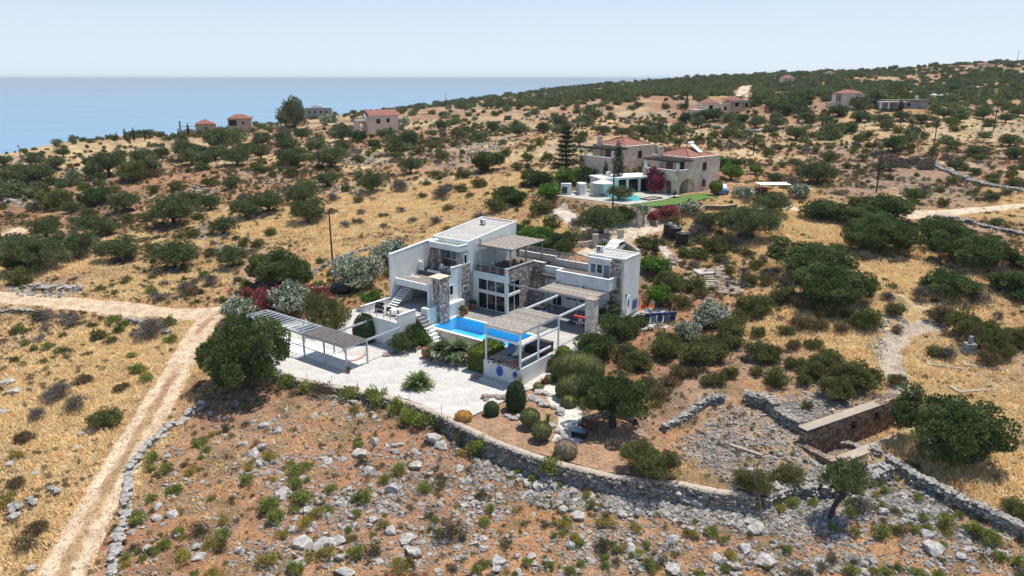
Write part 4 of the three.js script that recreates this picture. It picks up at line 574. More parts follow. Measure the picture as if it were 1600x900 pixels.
  part(tw, 'roof_sheet', VB(17.6, 21.8, 6.8, 6.84, 14.4, 17.8), mat.roof); part(tw, 'parapet', [VB(17.38, 22.02, 6.8, 6.96, 14.18, 14.4), VB(17.38, 22.02, 6.8, 6.96, 17.8, 18.02), VB(17.38, 17.6, 6.8, 6.96, 14.4, 17.8), VB(21.8, 22.02, 6.8, 6.96, 14.4, 17.8)], mat.cap);
  part(v, 'stone_strip', VB(20.35, 21.98, -0.6, 6.75, 14.08, 14.2), mat.stone); part(v, 'stone_strip', VB(21.7, 22.001, -0.6, 6.75, 14.06, 14.21), mat.pillarStone);
  winB(v, 17.7, 18.5, 4.75, 5.95, 14.17, { glass: mat.paleGlass }); winB(v, 18.55, 19.35, 4.85, 5.95, 14.15, { glass: mat.glass }); winB(v, 19.4, 20.3, 4.05, 6.0, 14.15, { name: 'door', glass: mat.paleGlass });
  part(v, 'awning_bar', VB(17.7, 20.55, 6.5, 6.72, 13.75, 14.17), mat.cap);
  const dr = part(v, 'door', VB(21.98, 22.05, 0.0, 2.45, 15.0, 15.9), mat.frame); part(dr, 'pane', VB(22.05, 22.07, 1.2, 2.0, 15.35, 15.6), mat.glass);
  const lv = part(v, 'louvred_shutter', VB(21.98, 22.03, 0.55, 1.65, 16.6, 17.7), mat.navy); for (let i = 0; i < 7; i++) part(lv, 'slat', VB(22.03, 22.08, 0.62 + i * 0.145, 0.70 + i * 0.145, 16.65, 17.65), mat.denim);
  part(v, 'wall_lamp', VB(22.0, 22.12, 2.5, 2.75, 14.75, 14.95), mat.dark);
  part(v, 'downpipe', [cyl(0.05, 0.05, 5.6, 5.6, -0.2, -5.6, 8)], mat.frame);
  part(v, 'flue_pipe', [cyl(0.1, 0.1, 3.6, 6.3, 4.4, -8.4, 10), cyl(0.17, 0.17, 0.22, 6.3, 8.0, -8.4, 10)], mat.stonePlain);
  // pool terrace in pieces round the basin, retaining wall
  const P0 = 6.5, P1 = 17.0, Q0 = -0.4, Q1 = 3.9;
  part(v, 'pool_terrace', [VB(5.86, P0, -1.6, -0.004, -0.4, 7.97), VB(P0, P1, -1.6, -0.004, Q1, 7.97), VB(P1, 21.4, -1.6, -0.004, -4.4, 8), VB(10.6, 22, -1.6, -0.004, 8, 14.1)], mat.paving);
  part(v, 'pale_paving', [VB(P1 + 0.3, 21.35, -0.004, 0.004, 0.2, 7.0)], mat.paleDeck);
  part(v, 'retaining_wall', [VB(17.2, 21.6, -1.6, 0.06, -4.62, -4.401), VB(21.401, 21.62, -1.6, 0.06, -4.4, 0.6)], mat.white);
  const pw = vthing('swimming_pool', 'bright blue rectangular swimming pool in front of the glazed villa wall', 'pool', null, 0, 0, 0);
  part(pw, 'basin', [VB(P0, P1, -1.42, -1.3, Q0, Q1), VB(P0 - 0.02, P0 + 0.1, -1.5, -0.03, Q0, Q1), VB(P1 - 0.1, P1 + 0.02, -1.5, -0.03, Q0, Q1), VB(P0 + 0.1, P1 - 0.1, -1.5, -0.03, Q1 - 0.1, Q1 + 0.02), VB(P0 + 0.1, P1 - 0.1, -1.5, -0.03, Q0 - 0.1, Q0 + 0.1)], mat.pool);
  part(pw, 'coping', [VB(P0 - 0.35, P1 + 0.35, -0.02, 0.05, Q1, Q1 + 0.3), VB(P0 - 0.35, P1 + 0.35, -0.02, 0.05, Q0 - 0.4, Q0), VB(P0 - 0.35, P0, -0.02, 0.05, Q0, Q1), VB(P1, P1 + 0.35, -0.02, 0.05, Q0, Q1)], mat.cap);
  part(pw, 'outer_wall', VB(P0 - 0.35, P1, -1.6, -0.025, Q0 - 0.4, Q0 - 0.11), mat.paleStone);
  part(pw, 'step_block', VB(12.6, 13.4, -1.5, -0.06, Q0 + 0.1, 1.2), mat.pool);
  part(pw, 'water', VB(P0 + 0.1, P1 - 0.1, -0.125, -0.12, Q0 + 0.1, Q1 - 0.1), mat.water);
  // steps from the patio down to the pool
  const sp = vthing('pool_steps', 'white steps descending from the covered patio to the pool', 'steps', null, 0, 0, 0);
  for (let i = 0; i < 9; i++) part(sp, 'tread', VB(5.9 + i * 0.34, 6.24 + i * 0.34, -1.6, 1.2 - i * 0.3, -2.0 - i * 0.02, -0.85), i < 3 ? mat.paving : mat.cap);
  part(sp, 'planter_wall', VB(5.3, 6.2, 0.0, 1.95, -0.7, 0.85), mat.white);
  // sun terrace beside the tower
  sheet('sun_terrace', [[21.3, 0.2], [22.7, 1.3], [24.3, 2.6], [24.2, 8.5], [25.3, 12.4], [27.3, 14.4], [26.6, 18.2], [24.4, 20.9], [22.2, 20.6], [22.2, 14], [21.2, 14]].map((p) => vxz(...p)), 0.012, mat.paleDeck, 0.5);
}
// pergolas: frames with individual slats
function pergola(name, label, o) {
  const t = vthing(name, label, 'pergola', null, 0, 0, 0);
  for (const [a, b, h0] of o.posts) part(t, 'post', VB(a - 0.07, a + 0.07, h0, o.h - 0.1, b - 0.07, b + 0.07), o.m);
  for (const [p, q] of o.beams) part(t, 'beam', bar([p[0], p[2] ?? o.h - 0.05, -p[1]], [q[0], q[2] ?? o.h - 0.05, -q[1]], 0.11, 0.2), o.m);
  const R = rng(o.seed); const [a0, a1, b0, b1] = o.roof, n = o.n;
  for (let i = 0; i < n; i++) { const s = (o.along === 'a' ? b1 - b0 : a1 - a0) / n, c = (o.along === 'a' ? b0 : a0) + s * (i + 0.5), w = s * (o.fill ?? 0.8) / 2, dy = (R() - 0.5) * 0.015, mm = o.slats[Math.floor(R() * o.slats.length)]; part(t, 'slat', o.along === 'a' ? VB(a0, a1, o.h + 0.06 + dy, o.h + 0.1 + dy, c - w, c + w) : VB(c - w, c + w, o.h + 0.06 + dy, o.h + 0.1 + dy, b0, b1), mm); }
  return t;
}
pergola('roof_terrace_pergola', 'slatted pergola with blue-grey posts on the villa roof terrace', { h: 7.35, posts: [[10.3, 8.9, 4.38], [10.3, 11.9, 4.38], [10.3, 15.2, 4.38], [8.0, 8.9, 4.38]], beams: [[[5.6, 8.9], [10.6, 8.9]], [[10.3, 8.7], [10.3, 15.4]], [[5.6, 15.2], [10.5, 15.2]], [[5.6, 12], [10.3, 12]], [[5.65, 8.8], [5.65, 15.3]]], roof: [5.6, 10.7, 8.7, 15.4], along: 'a', n: 30, fill: 0.93, slats: [mat.slat, mat.slat, mat.slat3, mat.slat2], m: mat.blueWood, seed: 3 });
pergola('poolside_pergola', 'slatted pergola with pale posts at the pool corner above the garden wall', { h: 3.55, posts: [[17.45, -4.5, 0.06], [21.5, -4.5, 0.06], [21.5, -1.6, 0.06], [21.5, 1.9, 0]], beams: [[[17.45, -4.7], [17.45, 7.9]], [[21.5, -4.7], [21.5, 7.6]], [[17.4, -4.55], [21.6, -4.55]], [[17.4, 1.8], [21.6, 1.8]], [[17.45, -4.52, 2.5], [21.5, -4.52, 2.5]], [[21.5, -4.5, 2.35], [21.5, 1.9, 2.35]], [[21.52, -4.5, 0.8], [21.52, 0.5, 0.8]]], roof: [17.3, 21.6, -4.7, 1.85], along: 'a', n: 26, fill: 0.9, slats: [mat.slat, mat.slat3, mat.slat3, mat.slat2], m: mat.frame, seed: 5 });
pergola('dining_pergola', 'long slatted pergola over the dining court between stone wall and pillar', { h: 3.6, posts: [[14.7, 11, 0], [18, 11, 0]], beams: [[[10.5, 8.1], [21.6, 8.1]], [[14.6, 8.1], [14.6, 12.3]], [[18, 8.1], [18, 12.3]], [[21.4, 8.1], [21.4, 11.5]]], roof: [14.6, 21.4, 8.25, 11.2], along: 'a', n: 12, fill: 0.92, slats: [mat.slat, mat.slat3, mat.slat2], m: mat.blueWood, seed: 7 });
{ const t = vthing('stone_pillar', 'square pale stone pillar carrying the dining pergola', 'pillar', null, 21.9, 0, 7.6); part(t, 'shaft', bx(-0.5, 0.5, -0.1, 3.95, -0.5, 0.5), mat.pillarStone); part(t, 'capstone', bx(-0.58, 0.58, 3.95, 4.05, -0.58, 0.58), mat.mortar); }
{ // carport over the parking
  const t = pergola('carport_pergola', 'long steel carport half roofed with dark reed mats beside the gravel', { h: 0.95, posts: [[-10, -12, GARDEN], [-7, -12, GARDEN], [-3.9, -12, GARDEN], [-0.55, -12, GARDEN], [2.7, -12, GARDEN], [5.96, -12, GARDEN], [5.96, -9.3, GARDEN], [-3.9, -9.4, GARDEN], [1, -9.4, GARDEN]], beams: [[[-10.3, -12], [6.1, -12]], [[-10.3, -9.4], [6.1, -9.4]], [[5.96, -12.1], [5.96, -4.6]], [[1.6, -9.4], [1.6, -4.6]], [[-0.55, -12], [-0.55, -9.4]], [[2.7, -12], [2.7, -9.4]]], roof: [-0.5, 6.05, -12.1, -9.3], along: 'b', n: 14, fill: 0.97, slats: [mat.darkSlat, mat.darkSlat, mat.darkSlat2], m: mat.greySteel, seed: 9 });
  for (let i = 0; i < 14; i++) { const a = -10.2 + i * 0.72; part(t, 'rafter', bar([a, 1.0, 12.05], [a, 1.0, 9.35], 0.1, 0.1), mat.greySteel); }
  part(t, 'knee_brace', [bar([5.96, 0.3, 12], [5.4, 0.85, 12], 0.07), bar([5.96, 0.3, 9.3], [5.96, 0.85, 9.9], 0.07), bar([-3.9, -0.2, 12], [-4.9, -1.55, 12], 0.08)], mat.blueWood);
  sheet('carport_slab', [[-9, -11.9], [6, -11.9], [6, -9.2], [-9, -9.2]].map((p) => vxz(...p)), GARDEN + 0.06, mat.cap, 0.2);
  const h = vthing('hammock', 'striped hammock slung between the carport posts', 'hammock', null, 5.96, 0, -12);
  const pts = []; for (let i = 0; i <= 10; i++) { const s = i / 10; pts.push([0, -0.35 - 3.2 * s * (1 - s) * 0.45, -2.7 * s]); } part(h, 'fabric', (() => { const g = tube(pts, 0.13, 20, 8); g.scale(1, 1, 1); return g; })(), mat.towel); part(h, 'rope', [bar([0, 0.1, 0], [0, -0.35, 0], 0.02), bar([0, 0.1, -2.7], [0, -0.35, -2.7], 0.02)], mat.cap);
}
// roof and terrace equipment, furniture
function acUnit(a, h, b, label, turn = 0) { const t = vthing('air_conditioner', label, 'air conditioner', 'outdoor air conditioners', a, h, b, turn); part(t, 'casing', new RoundedBoxGeometry(0.85, 0.62, 0.34, 2, 0.03).translate(0, 0.39, 0), mat.cap); const f = part(t, 'fan', new THREE.CylinderGeometry(0.23, 0.23, 0.03, 20).rotateX(Math.PI / 2).translate(-0.13, 0.4, 0.175), mat.dark); part(f, 'hub', new THREE.CylinderGeometry(0.06, 0.06, 0.03, 10).rotateX(Math.PI / 2).translate(-0.13, 0.4, 0.195), mat.frame); for (const x of [-0.3, 0.3]) part(t, 'foot', bx(x - 0.04, x + 0.04, 0, 0.08, -0.17, 0.17), mat.dark); return t; }
acUnit(2.3, 8.53, 13.9, 'air conditioner box standing on the villa main roof', -0.3); acUnit(17.85, 6.85, 16, 'air conditioner box standing on the tower roof', 0.3);
function chair(name, label, a, h, b, turn, m, group) { const t = vthing(name, label, 'chair', group, a, h, b, turn); part(t, 'seat', bx(-0.24, 0.24, 0.42, 0.47, -0.24, 0.24), m); part(t, 'backrest', bx(-0.24, 0.24, 0.5, 0.92, -0.27, -0.22), m); for (const x of [-0.21, 0.21]) for (const z of [-0.21, 0.21]) part(t, 'leg', bx(x - 0.025, x + 0.025, 0, 0.42, z - 0.025, z + 0.025), m); for (const x of [-0.25, 0.25]) part(t, 'armrest', bx(x - 0.03, x + 0.03, 0.62, 0.66, -0.24, 0.22), m); return t; }
function table(name, label, a, h, b, turn, w, d, m, round) { const t = vthing(name, label, 'table', null, a, h, b, turn); part(t, 'tabletop', round ? new THREE.CylinderGeometry(w / 2, w / 2, 0.05, 24).translate(0, 0.72, 0) : new RoundedBoxGeometry(w, 0.06, d, 2, 0.02).translate(0, 0.72, 0), m); for (const x of [-1, 1]) for (const z of [-1, 1]) part(t, 'leg', bx(x * w * 0.32 - 0.03, x * w * 0.32 + 0.03, 0, 0.7, z * d * 0.34 - 0.03, z * d * 0.34 + 0.03), m); return t; }
chair('garden_chair', 'white chair at the small upper terrace under the canopy', 2.9, 4.38, 5.3, 0.4, mat.cap); chair('garden_chair', 'second white chair on the small upper terrace near the parapet', 4.3, 4.38, 5.2, -0.5, mat.cap); table('cafe_table', 'small white table between the upper terrace chairs', 3.6, 4.38, 5.2, 0, 0.7, 0.7, mat.cap);
chair('wicker_chair', 'pale chair alone by the wall under the roof pergola', 7.0, 4.38, 9.6, 0.3, mat.canvas); table('long_table', 'long wooden table under the roof terrace pergola', 8.8, 4.38, 11.6, 0.1, 2.2, 1, mat.paleWood);
for (const [i, [a, b, r]] of [[7.9, 10.6, 0], [8.8, 10.6, 0], [9.6, 10.6, 0.1], [8.2, 12.7, 3.1], [9.3, 12.7, 3.1]].entries()) chair('wooden_chair', `${['first', 'second', 'third', 'fourth', 'fifth'][i]} brown chair at the long roof terrace table`, a, 4.38, b, r, mat.wood, 'chairs at the roof terrace table');
for (let i = 0; i < 7; i++) { const t = vthing('flower_pot', `${['first', 'second', 'third', 'fourth', 'fifth', 'sixth', 'seventh'][i]} terracotta pot along the balcony railing, counted from the flue`, 'pot', 'pots along the balcony railing', 5.95 + i * 0.62, 4.4, 8.5); part(t, 'pot', new THREE.LatheGeometry([[0, 0], [0.16, 0], [0.22, 0.34], [0.25, 0.36], [0.25, 0.42], [0.2, 0.42], [0.19, 0.36], [0, 0.36]].map((p) => new THREE.Vector2(...p)), 16), mat.terracotta); part(t, 'foliage', crownGeo('mastic', 3, i % 4), mat.leaf).scale.setScalar(0.3); t.children[1].position.y = 0.36; }
chair('patio_chair', 'dark chair on the lower patio near the railing', 4.6, 1.3, -3.2, 2.6, mat.dark); chair('patio_chair', 'second dark chair on the lower patio beside the barbecue', 2.6, 1.3, -3.0, -2.2, mat.dark); table('patio_table', 'white square table on the lower patio', 3.5, 1.3, -2.9, 0.2, 0.9, 0.9, mat.cap);
{ const t = vthing('barbecue', 'black covered barbecue by the low patio wall', 'barbecue', null, 1.2, 1.3, -3.0, 0.4); part(t, 'cabinet', new RoundedBoxGeometry(0.9, 0.7, 0.55, 2, 0.03).translate(0, 0.45, 0), mat.black); const l = part(t, 'lid', new THREE.CylinderGeometry(0.3, 0.3, 0.9, 18, 1, false, 0, Math.PI).rotateZ(Math.PI / 2).rotateX(-Math.PI / 2).translate(0, 0.82, 0), mat.dark); part(l, 'handle', bar([-0.3, 1.0, 0.3], [0.3, 1.0, 0.3], 0.03), mat.steel); part(t, 'side_shelf', bx(0.46, 0.85, 0.72, 0.76, -0.25, 0.25), mat.steel); for (const x of [-0.4, 0.4]) part(t, 'wheel', new THREE.CylinderGeometry(0.08, 0.08, 0.05, 14).rotateZ(Math.PI / 2).translate(x, 0.08, 0.2), mat.black); }
{ const t = vthing('hot_tub', 'black square hot tub under the poolside pergola', 'hot tub', null, 20.15, 0, 0.5); part(t, 'cabinet', new RoundedBoxGeometry(2.1, 0.82, 2.1, 3, 0.08).translate(0, 0.41, 0), mat.black); part(t, 'cover', new RoundedBoxGeometry(2.16, 0.1, 2.16, 2, 0.04).translate(0, 0.88, 0), mat.dark); part(t, 'step', bx(-1.5, -1.07, 0, 0.3, -0.4, 0.4), mat.dark); }
function lounger(label, a, b, turn, m, m2) { const t = vthing('deck_lounger', label, 'lounger', 'cushioned loungers by the pool', a, 0, b, turn); part(t, 'frame', [bx(-0.33, 0.33, 0.26, 0.31, -0.9, 0.9)], mat.steel); part(t, 'cushion', new RoundedBoxGeometry(0.62, 0.1, 1.15, 2, 0.04).translate(0, 0.37, 0.3), m); const bk = part(t, 'backrest', new RoundedBoxGeometry(0.62, 0.1, 0.8, 2, 0.04).rotateX(0.8).translate(0, 0.58, -0.52), m); part(bk, 'pillow', new RoundedBoxGeometry(0.5, 0.12, 0.25, 2, 0.05).rotateX(0.8).translate(0, 0.82, -0.66), m2); for (const x of [-0.28, 0.28]) for (const z of [-0.7, 0.7]) part(t, 'leg', bx(x - 0.025, x + 0.025, 0, 0.27, z - 0.025, z + 0.025), mat.steel); }
lounger('blue cushioned lounger beside the hedge under the poolside pergola', 18.2, -1.6, 0.5, mat.denim, mat.navy); lounger('grey cushioned lounger next to the hot tub', 19.2, -1.7, 0.3, mat.canvas, mat.greyWall);
table('dining_table', 'long red-topped dining table in the shaded court', 19.6, 0, 10, 0, 3.2, 1.1, mat.red); for (let i = 0; i < 6; i++) chair('dining_chair', `dark blue chair at the red dining table, ${['first', 'second', 'third', 'fourth', 'fifth', 'sixth'][i]} from the stone wall`, 18.4 + (i % 3) * 1.1, 0, i < 3 ? 9.1 : 10.95, i < 3 ? 0 : Math.PI, i === 1 ? mat.canvas : mat.navy, 'chairs at the red dining table');
table('bistro_table', 'round light blue table in the shaded court', 14.6, 0, 9.2, 0, 1.1, 1.1, M(rgb(0.35, 0.5, 0.8)), true); { const t = vthing('wicker_basket', 'dark square wicker chest beside the bistro table', 'chest', null, 13.3, 0, 10.6); part(t, 'body', new RoundedBoxGeometry(1.1, 0.7, 0.8, 2, 0.05).translate(0, 0.35, 0), mat.dark); part(t, 'lid', new RoundedBoxGeometry(1.16, 0.07, 0.86, 2, 0.02).translate(0, 0.74, 0), mat.black); }
function hoseReel(a, b, h, s, label) { const t = vthing('garden_hose', label, 'hose', 'coiled garden hoses', a, h, b); const gs = []; for (let i = 0; i < 4; i++) gs.push(new THREE.TorusGeometry(0.3 - i * 0.035, 0.035, 8, 22).scale(0.85 * s, 1.15 * s, 1).translate((i % 2) * 0.03, 0, 0.05 + i * 0.03)); part(t, 'coil', gs, mat.hose); part(t, 'hook', bx(-0.12, 0.12, -0.1, 0.12, 0, 0.1), mat.dark); }
hoseReel(19.2, -4.66, -0.65, 1.35, 'large coil of blue hose on the white garden wall'); hoseReel(21.0, -4.66, -0.55, 0.8, 'small coil of blue hose near the wall corner');
function potOn(label, a, h, b, s, planted) { const t = vthing('terracotta_pot', label, 'pot', 'terracotta pots about the villa', a, h, b); t.scale.setScalar(s); part(t, 'pot', new THREE.LatheGeometry([[0, 0], [0.2, 0], [0.33, 0.3], [0.34, 0.5], [0.26, 0.66], [0.3, 0.72], [0.24, 0.72], [0.2, 0.6], [0, 0.6]].map((p) => new THREE.Vector2(...p)), 18), mat.terracotta); if (planted) { const f = part(t, 'foliage', crownGeo('mastic', 2, planted % 4), mat.leaf); f.scale.setScalar(0.5); f.position.y = 0.6; } }
potOn('wide terracotta bowl by the stone strip at the pool deck', 6.6, 0, 5.2, 1.1, 0); potOn('planted terracotta pot beside the sliding doors', 6.1, 0, 7.2, 0.9, 1); potOn('tall terracotta jar beside the cycads', 9.6, GARDEN, -4.6, 1.5, 0); potOn('terracotta pot at the retaining wall end', 21.9, GARDEN, 0.1, 1.1, 2); potOn('small terracotta pot at the carport corner post', 6.3, GARDEN, -12.1, 0.55, 3); potOn('terracotta planter box among the deck stones', 20.6, 0.06, -4.1, 0.7, 0); potOn('planted pot at the foot of the stone column', 6.9, 0, 4.3, 1.0, 3);
// sun terrace: bins, chairs, parasol base
for (let i = 0; i < 5; i++) { const t = vthing('folded_sunbed', `${['first', 'second', 'third', 'fourth', 'fifth'][i]} upright folded blue sunbed on the sun terrace edge`, 'sunbed', 'folded blue sunbeds on the terrace edge', 24.9 + i * 0.5, 0.01, 14.6 + i * 0.55, 0.7); part(t, 'panel', new RoundedBoxGeometry(0.65, 1.15, 0.12, 2, 0.04).rotateX(0.15 * (i % 2 ? -1 : 1)).translate(0, 0.62, 0), i % 2 ? mat.bin : mat.navy); part(t, 'cushion', new RoundedBoxGeometry(0.6, 0.3, 0.2, 2, 0.05).translate(0.1, 1.05, 0.1), mat.navy); for (const x of [-0.25, 0.25]) part(t, 'leg', bx(x - 0.03, x + 0.03, 0, 0.25, -0.05, 0.05), mat.steel); }
chair('striped_chair', 'red and orange cushioned chair behind the tower', 22.9, 0.01, 17.6, 0.5, mat.red); chair('striped_chair', 'orange cushioned chair farther behind the tower', 23.4, 0.01, 18.6, 0.5, mat.orange); chair('high_back_chair', 'pale high-backed chair at the end of the sun terrace', 22.9, 0.01, 20.0, 0.3, mat.canvas); table('glass_table', 'low glass-topped table behind the tower', 23.8, 0.01, 17.0, 0.4, 1.0, 0.8, mat.paleGlass);
// ------------------------------------------------------------------ garden
function clipped(name, label, geo, cols, n, size, a, h, b, turn = 0, base) { // shrub clipped to a smooth outline
  const t = base ? thing(name, label, 'clipped shrub', 'clipped garden shrubs') : vthing(name, label, 'clipped shrub', 'clipped garden shrubs', a, h, b, turn); if (base) { t.position.set(base.x, base.y, base.z); }
  const R = rng(name.length * 7 + Math.round(n)), p = geo.toNonIndexed().attributes.position, tri = [], A = new THREE.Vector3(), B = new THREE.Vector3(), Cc = new THREE.Vector3(); let tot = 0;
  for (let i = 0; i < p.count; i += 3) { A.fromBufferAttribute(p, i); B.fromBufferAttribute(p, i + 1); Cc.fromBufferAttribute(p, i + 2); tot += B.clone().sub(A).cross(Cc.clone().sub(A)).length(); tri.push([tot, A.clone(), B.clone(), Cc.clone()]); }
  const pos = [], col = [], nv = new THREE.Vector3(), q = new THREE.Vector3(), tv = new THREE.Vector3();
  for (let k = 0; k < n; k++) { const r = R() * tot; let lo = 0, hi = tri.length - 1; while (lo < hi) { const m = (lo + hi) >> 1; if (tri[m][0] < r) lo = m + 1; else hi = m; } const [, a0, b0, c0] = tri[lo]; let u = R(), v = R(); if (u + v > 1) { u = 1 - u; v = 1 - v; } q.copy(a0).multiplyScalar(1 - u - v).addScaledVector(b0, u).addScaledVector(c0, v); nv.copy(b0).sub(a0).cross(tv.copy(c0).sub(a0)).normalize(); q.addScaledVector(nv, (R() - 0.75) * size * 2.2);
    const d = new THREE.Vector3(nv.x + (R() - 0.5) * 1.5, nv.y + (R() - 0.5) * 1.5 + 0.2, nv.z + (R() - 0.5) * 1.5).normalize(), w = new THREE.Vector3(R() - 0.5, R() - 0.5, R() - 0.5).cross(d).normalize(), s = size * (0.7 + 0.7 * R()), c = cols[Math.floor(R() * cols.length)], tn = 0.75 + 0.5 * R();
    pos.push(q.x - w.x * s * 0.5, q.y - w.y * s * 0.5, q.z - w.z * s * 0.5, q.x + w.x * s * 0.5, q.y + w.y * s * 0.5, q.z + w.z * s * 0.5, q.x + d.x * s * 1.3, q.y + d.y * s * 1.3, q.z + d.z * s * 1.3); for (let i = 0; i < 3; i++) col.push(c[0] * tn, c[1] * tn, c[2] * tn); }
  const g = new THREE.BufferGeometry(); g.setAttribute('position', new THREE.Float32BufferAttribute(pos, 3)); g.setAttribute('color', new THREE.Float32BufferAttribute(col, 3)); g.computeVertexNormals();
  part(t, 'foliage', g, mat.leaf); part(t, 'core', geo.clone().scale(0.93, 0.95, 0.93), M(rgb(...cols[0]), { roughness: 1 })); return t;
}
const DARKG = [[0.045, 0.075, 0.026], [0.06, 0.09, 0.03], [0.035, 0.06, 0.022]], SAGE = [[0.15, 0.165, 0.055], [0.18, 0.19, 0.068], [0.125, 0.14, 0.046]], LIME = [[0.15, 0.20, 0.035], [0.12, 0.17, 0.03], [0.19, 0.23, 0.05]];
const ell = (rx, ry, rz, lift = 1) => { const g = new THREE.SphereGeometry(1, 20, 14), p = g.attributes.position; for (let i = 0; i < p.count; i++) { const y = p.getY(i); p.setY(i, y < -0.6 ? -0.6 : y); } g.scale(rx, ry, rz); g.translate(0, ry * 0.6 * lift, 0); return g; };
const G = (px, py) => { const [x, z] = atH(px, py, GARDEN); return { x, y: GARDEN, z }; };
clipped('topiary_tree', 'tall dark clipped bush at the patio wall corner', ell(1.3, 1.95, 1.3), DARKG, 5200, 0.09, 0.9, GARDEN, -5.0);
clipped('clipped_hedge', 'long pale green clipped hedge between pool and pergola', new RoundedBoxGeometry(2.1, 2.3, 3.7, 3, 0.3).translate(0, 1.15, 0), LIME, 9500, 0.085, 16.0, GARDEN, -2.7, 0.08);
clipped('topiary_bush', 'dark column-shaped clipped bush in front of the garden wall corner', ell(0.85, 1.65, 0.85), DARKG, 3600, 0.08, 0, 0, 0, 0, G(806, 640));
clipped('topiary_bush', 'largest dome-shaped clipped bush beside the retaining wall', ell(2.6, 1.75, 1.6), SAGE, 8500, 0.085, 0, 0, 0, 0, G(902, 594));
clipped('topiary_bush', 'low dome-shaped clipped bush below the largest dome', ell(1.75, 1.35, 1.4), SAGE, 5600, 0.08, 0, 0, 0, 0, G(898, 622));
clipped('topiary_bush', 'small round clipped bush nearest the garden path', ell(0.72, 0.62, 0.72), SAGE, 1700, 0.07, 0, 0, 0, 0, G(889, 634)); clipped('topiary_bush', 'small ball bush at the path bend by the wall', ell(0.42, 0.5, 0.42), SAGE, 900, 0.06, 0, 0, 0, 0, G(857, 598)); clipped('topiary_bush', 'tiny ball bush among red succulents', ell(0.48, 0.45, 0.48), SAGE, 900, 0.06, 0, 0, 0, 0, G(841, 609));
function ballTree(label, at, r, hh) { const t = clipped('topiary_ball', label, (() => { const g = new THREE.SphereGeometry(r, 20, 14); g.scale(1, 0.85, 1); g.translate(0, hh, 0); return g; })(), SAGE, 2400, 0.07, 0, 0, 0, 0, at); part(t, 'trunk', cyl(0.07, 0.06, hh, 0, 0, 0, 8), mat.bark); }
ballTree('grey-green ball topiary in the red soil bed, nearer the path', G(828, 668), 0.82, 0.95); ballTree('grey-green ball topiary in the red soil bed, nearer the wall', G(846, 688), 0.8, 0.85);
clipped('topiary_bush', 'low dark bush on the edge of the gravel', ell(0.65, 0.75, 0.65), DARKG, 1500, 0.07, 0, 0, 0, 0, G(768, 648)); clipped('topiary_bush', 'orange dried cushion bush inside the wall', ell(0.75, 0.55, 0.6), [[0.42, 0.22, 0.05], [0.48, 0.28, 0.08]], 1500, 0.06, 0, 0, 0, 0, G(724, 657)); clipped('topiary_bush', 'bright yellow-green bush at the retaining wall end', ell(0.8, 1.1, 0.8), LIME, 2400, 0.08, 22.6, -0.9, 1.2);
clipped('topiary_bush', 'grey cushion bush beside the outer wall near the bench', ell(0.9, 0.8, 0.9), [[0.22, 0.17, 0.12], [0.19, 0.16, 0.10]], 1700, 0.07, 0, 0, 0, 0, G(884, 712));
for (const [i, [px, py, s, h]] of [[930, 556, 60, 0], [965, 530, 60, 0], [985, 520, 44, 0], [1000, 512, 36, 0]].entries()) plant('carob', px, py, s, ['glossy green shrub beside the largest dome bush', 'glossy green shrub below the curved planter', 'glossy green shrub at the foot of the tower', 'small glossy shrub at the tower corner'][i], 'shrub', 'glossy shrubs along the sun terrace', { name: 'pittosporum_shrub', tall: 0.95 });
plant('carob', 648, 530, 40, 'leafy green bush beside the patio steps', 'bush', null, { name: 'leafy_bush', tall: 1.2 }); plant('carob', 632, 548, 42, 'dark leafy bush under the patio corner', 'bush', null, { name: 'leafy_bush', tall: 1.2 }); plant('bright', 660, 540, 34, 'yellow-green bush between steps and cycads', 'bush', null, { name: 'leafy_bush', tall: 1.1 });
plant('carob', 800, 372, 40, 'dense green hedge bush behind the villa, next to the main block', 'hedge', 'hedge bushes behind the villa', { name: 'hedge_bush', tall: 0.9 }); plant('bright', 842, 390, 62, 'wide green hedge bush behind the roof pergola', 'hedge', 'hedge bushes behind the villa', { name: 'hedge_bush', tall: 0.8 }); plant('carob', 875, 393, 52, 'green hedge bush nearest the gate', 'hedge', 'hedge bushes behind the villa', { name: 'hedge_bush', tall: 0.95 });
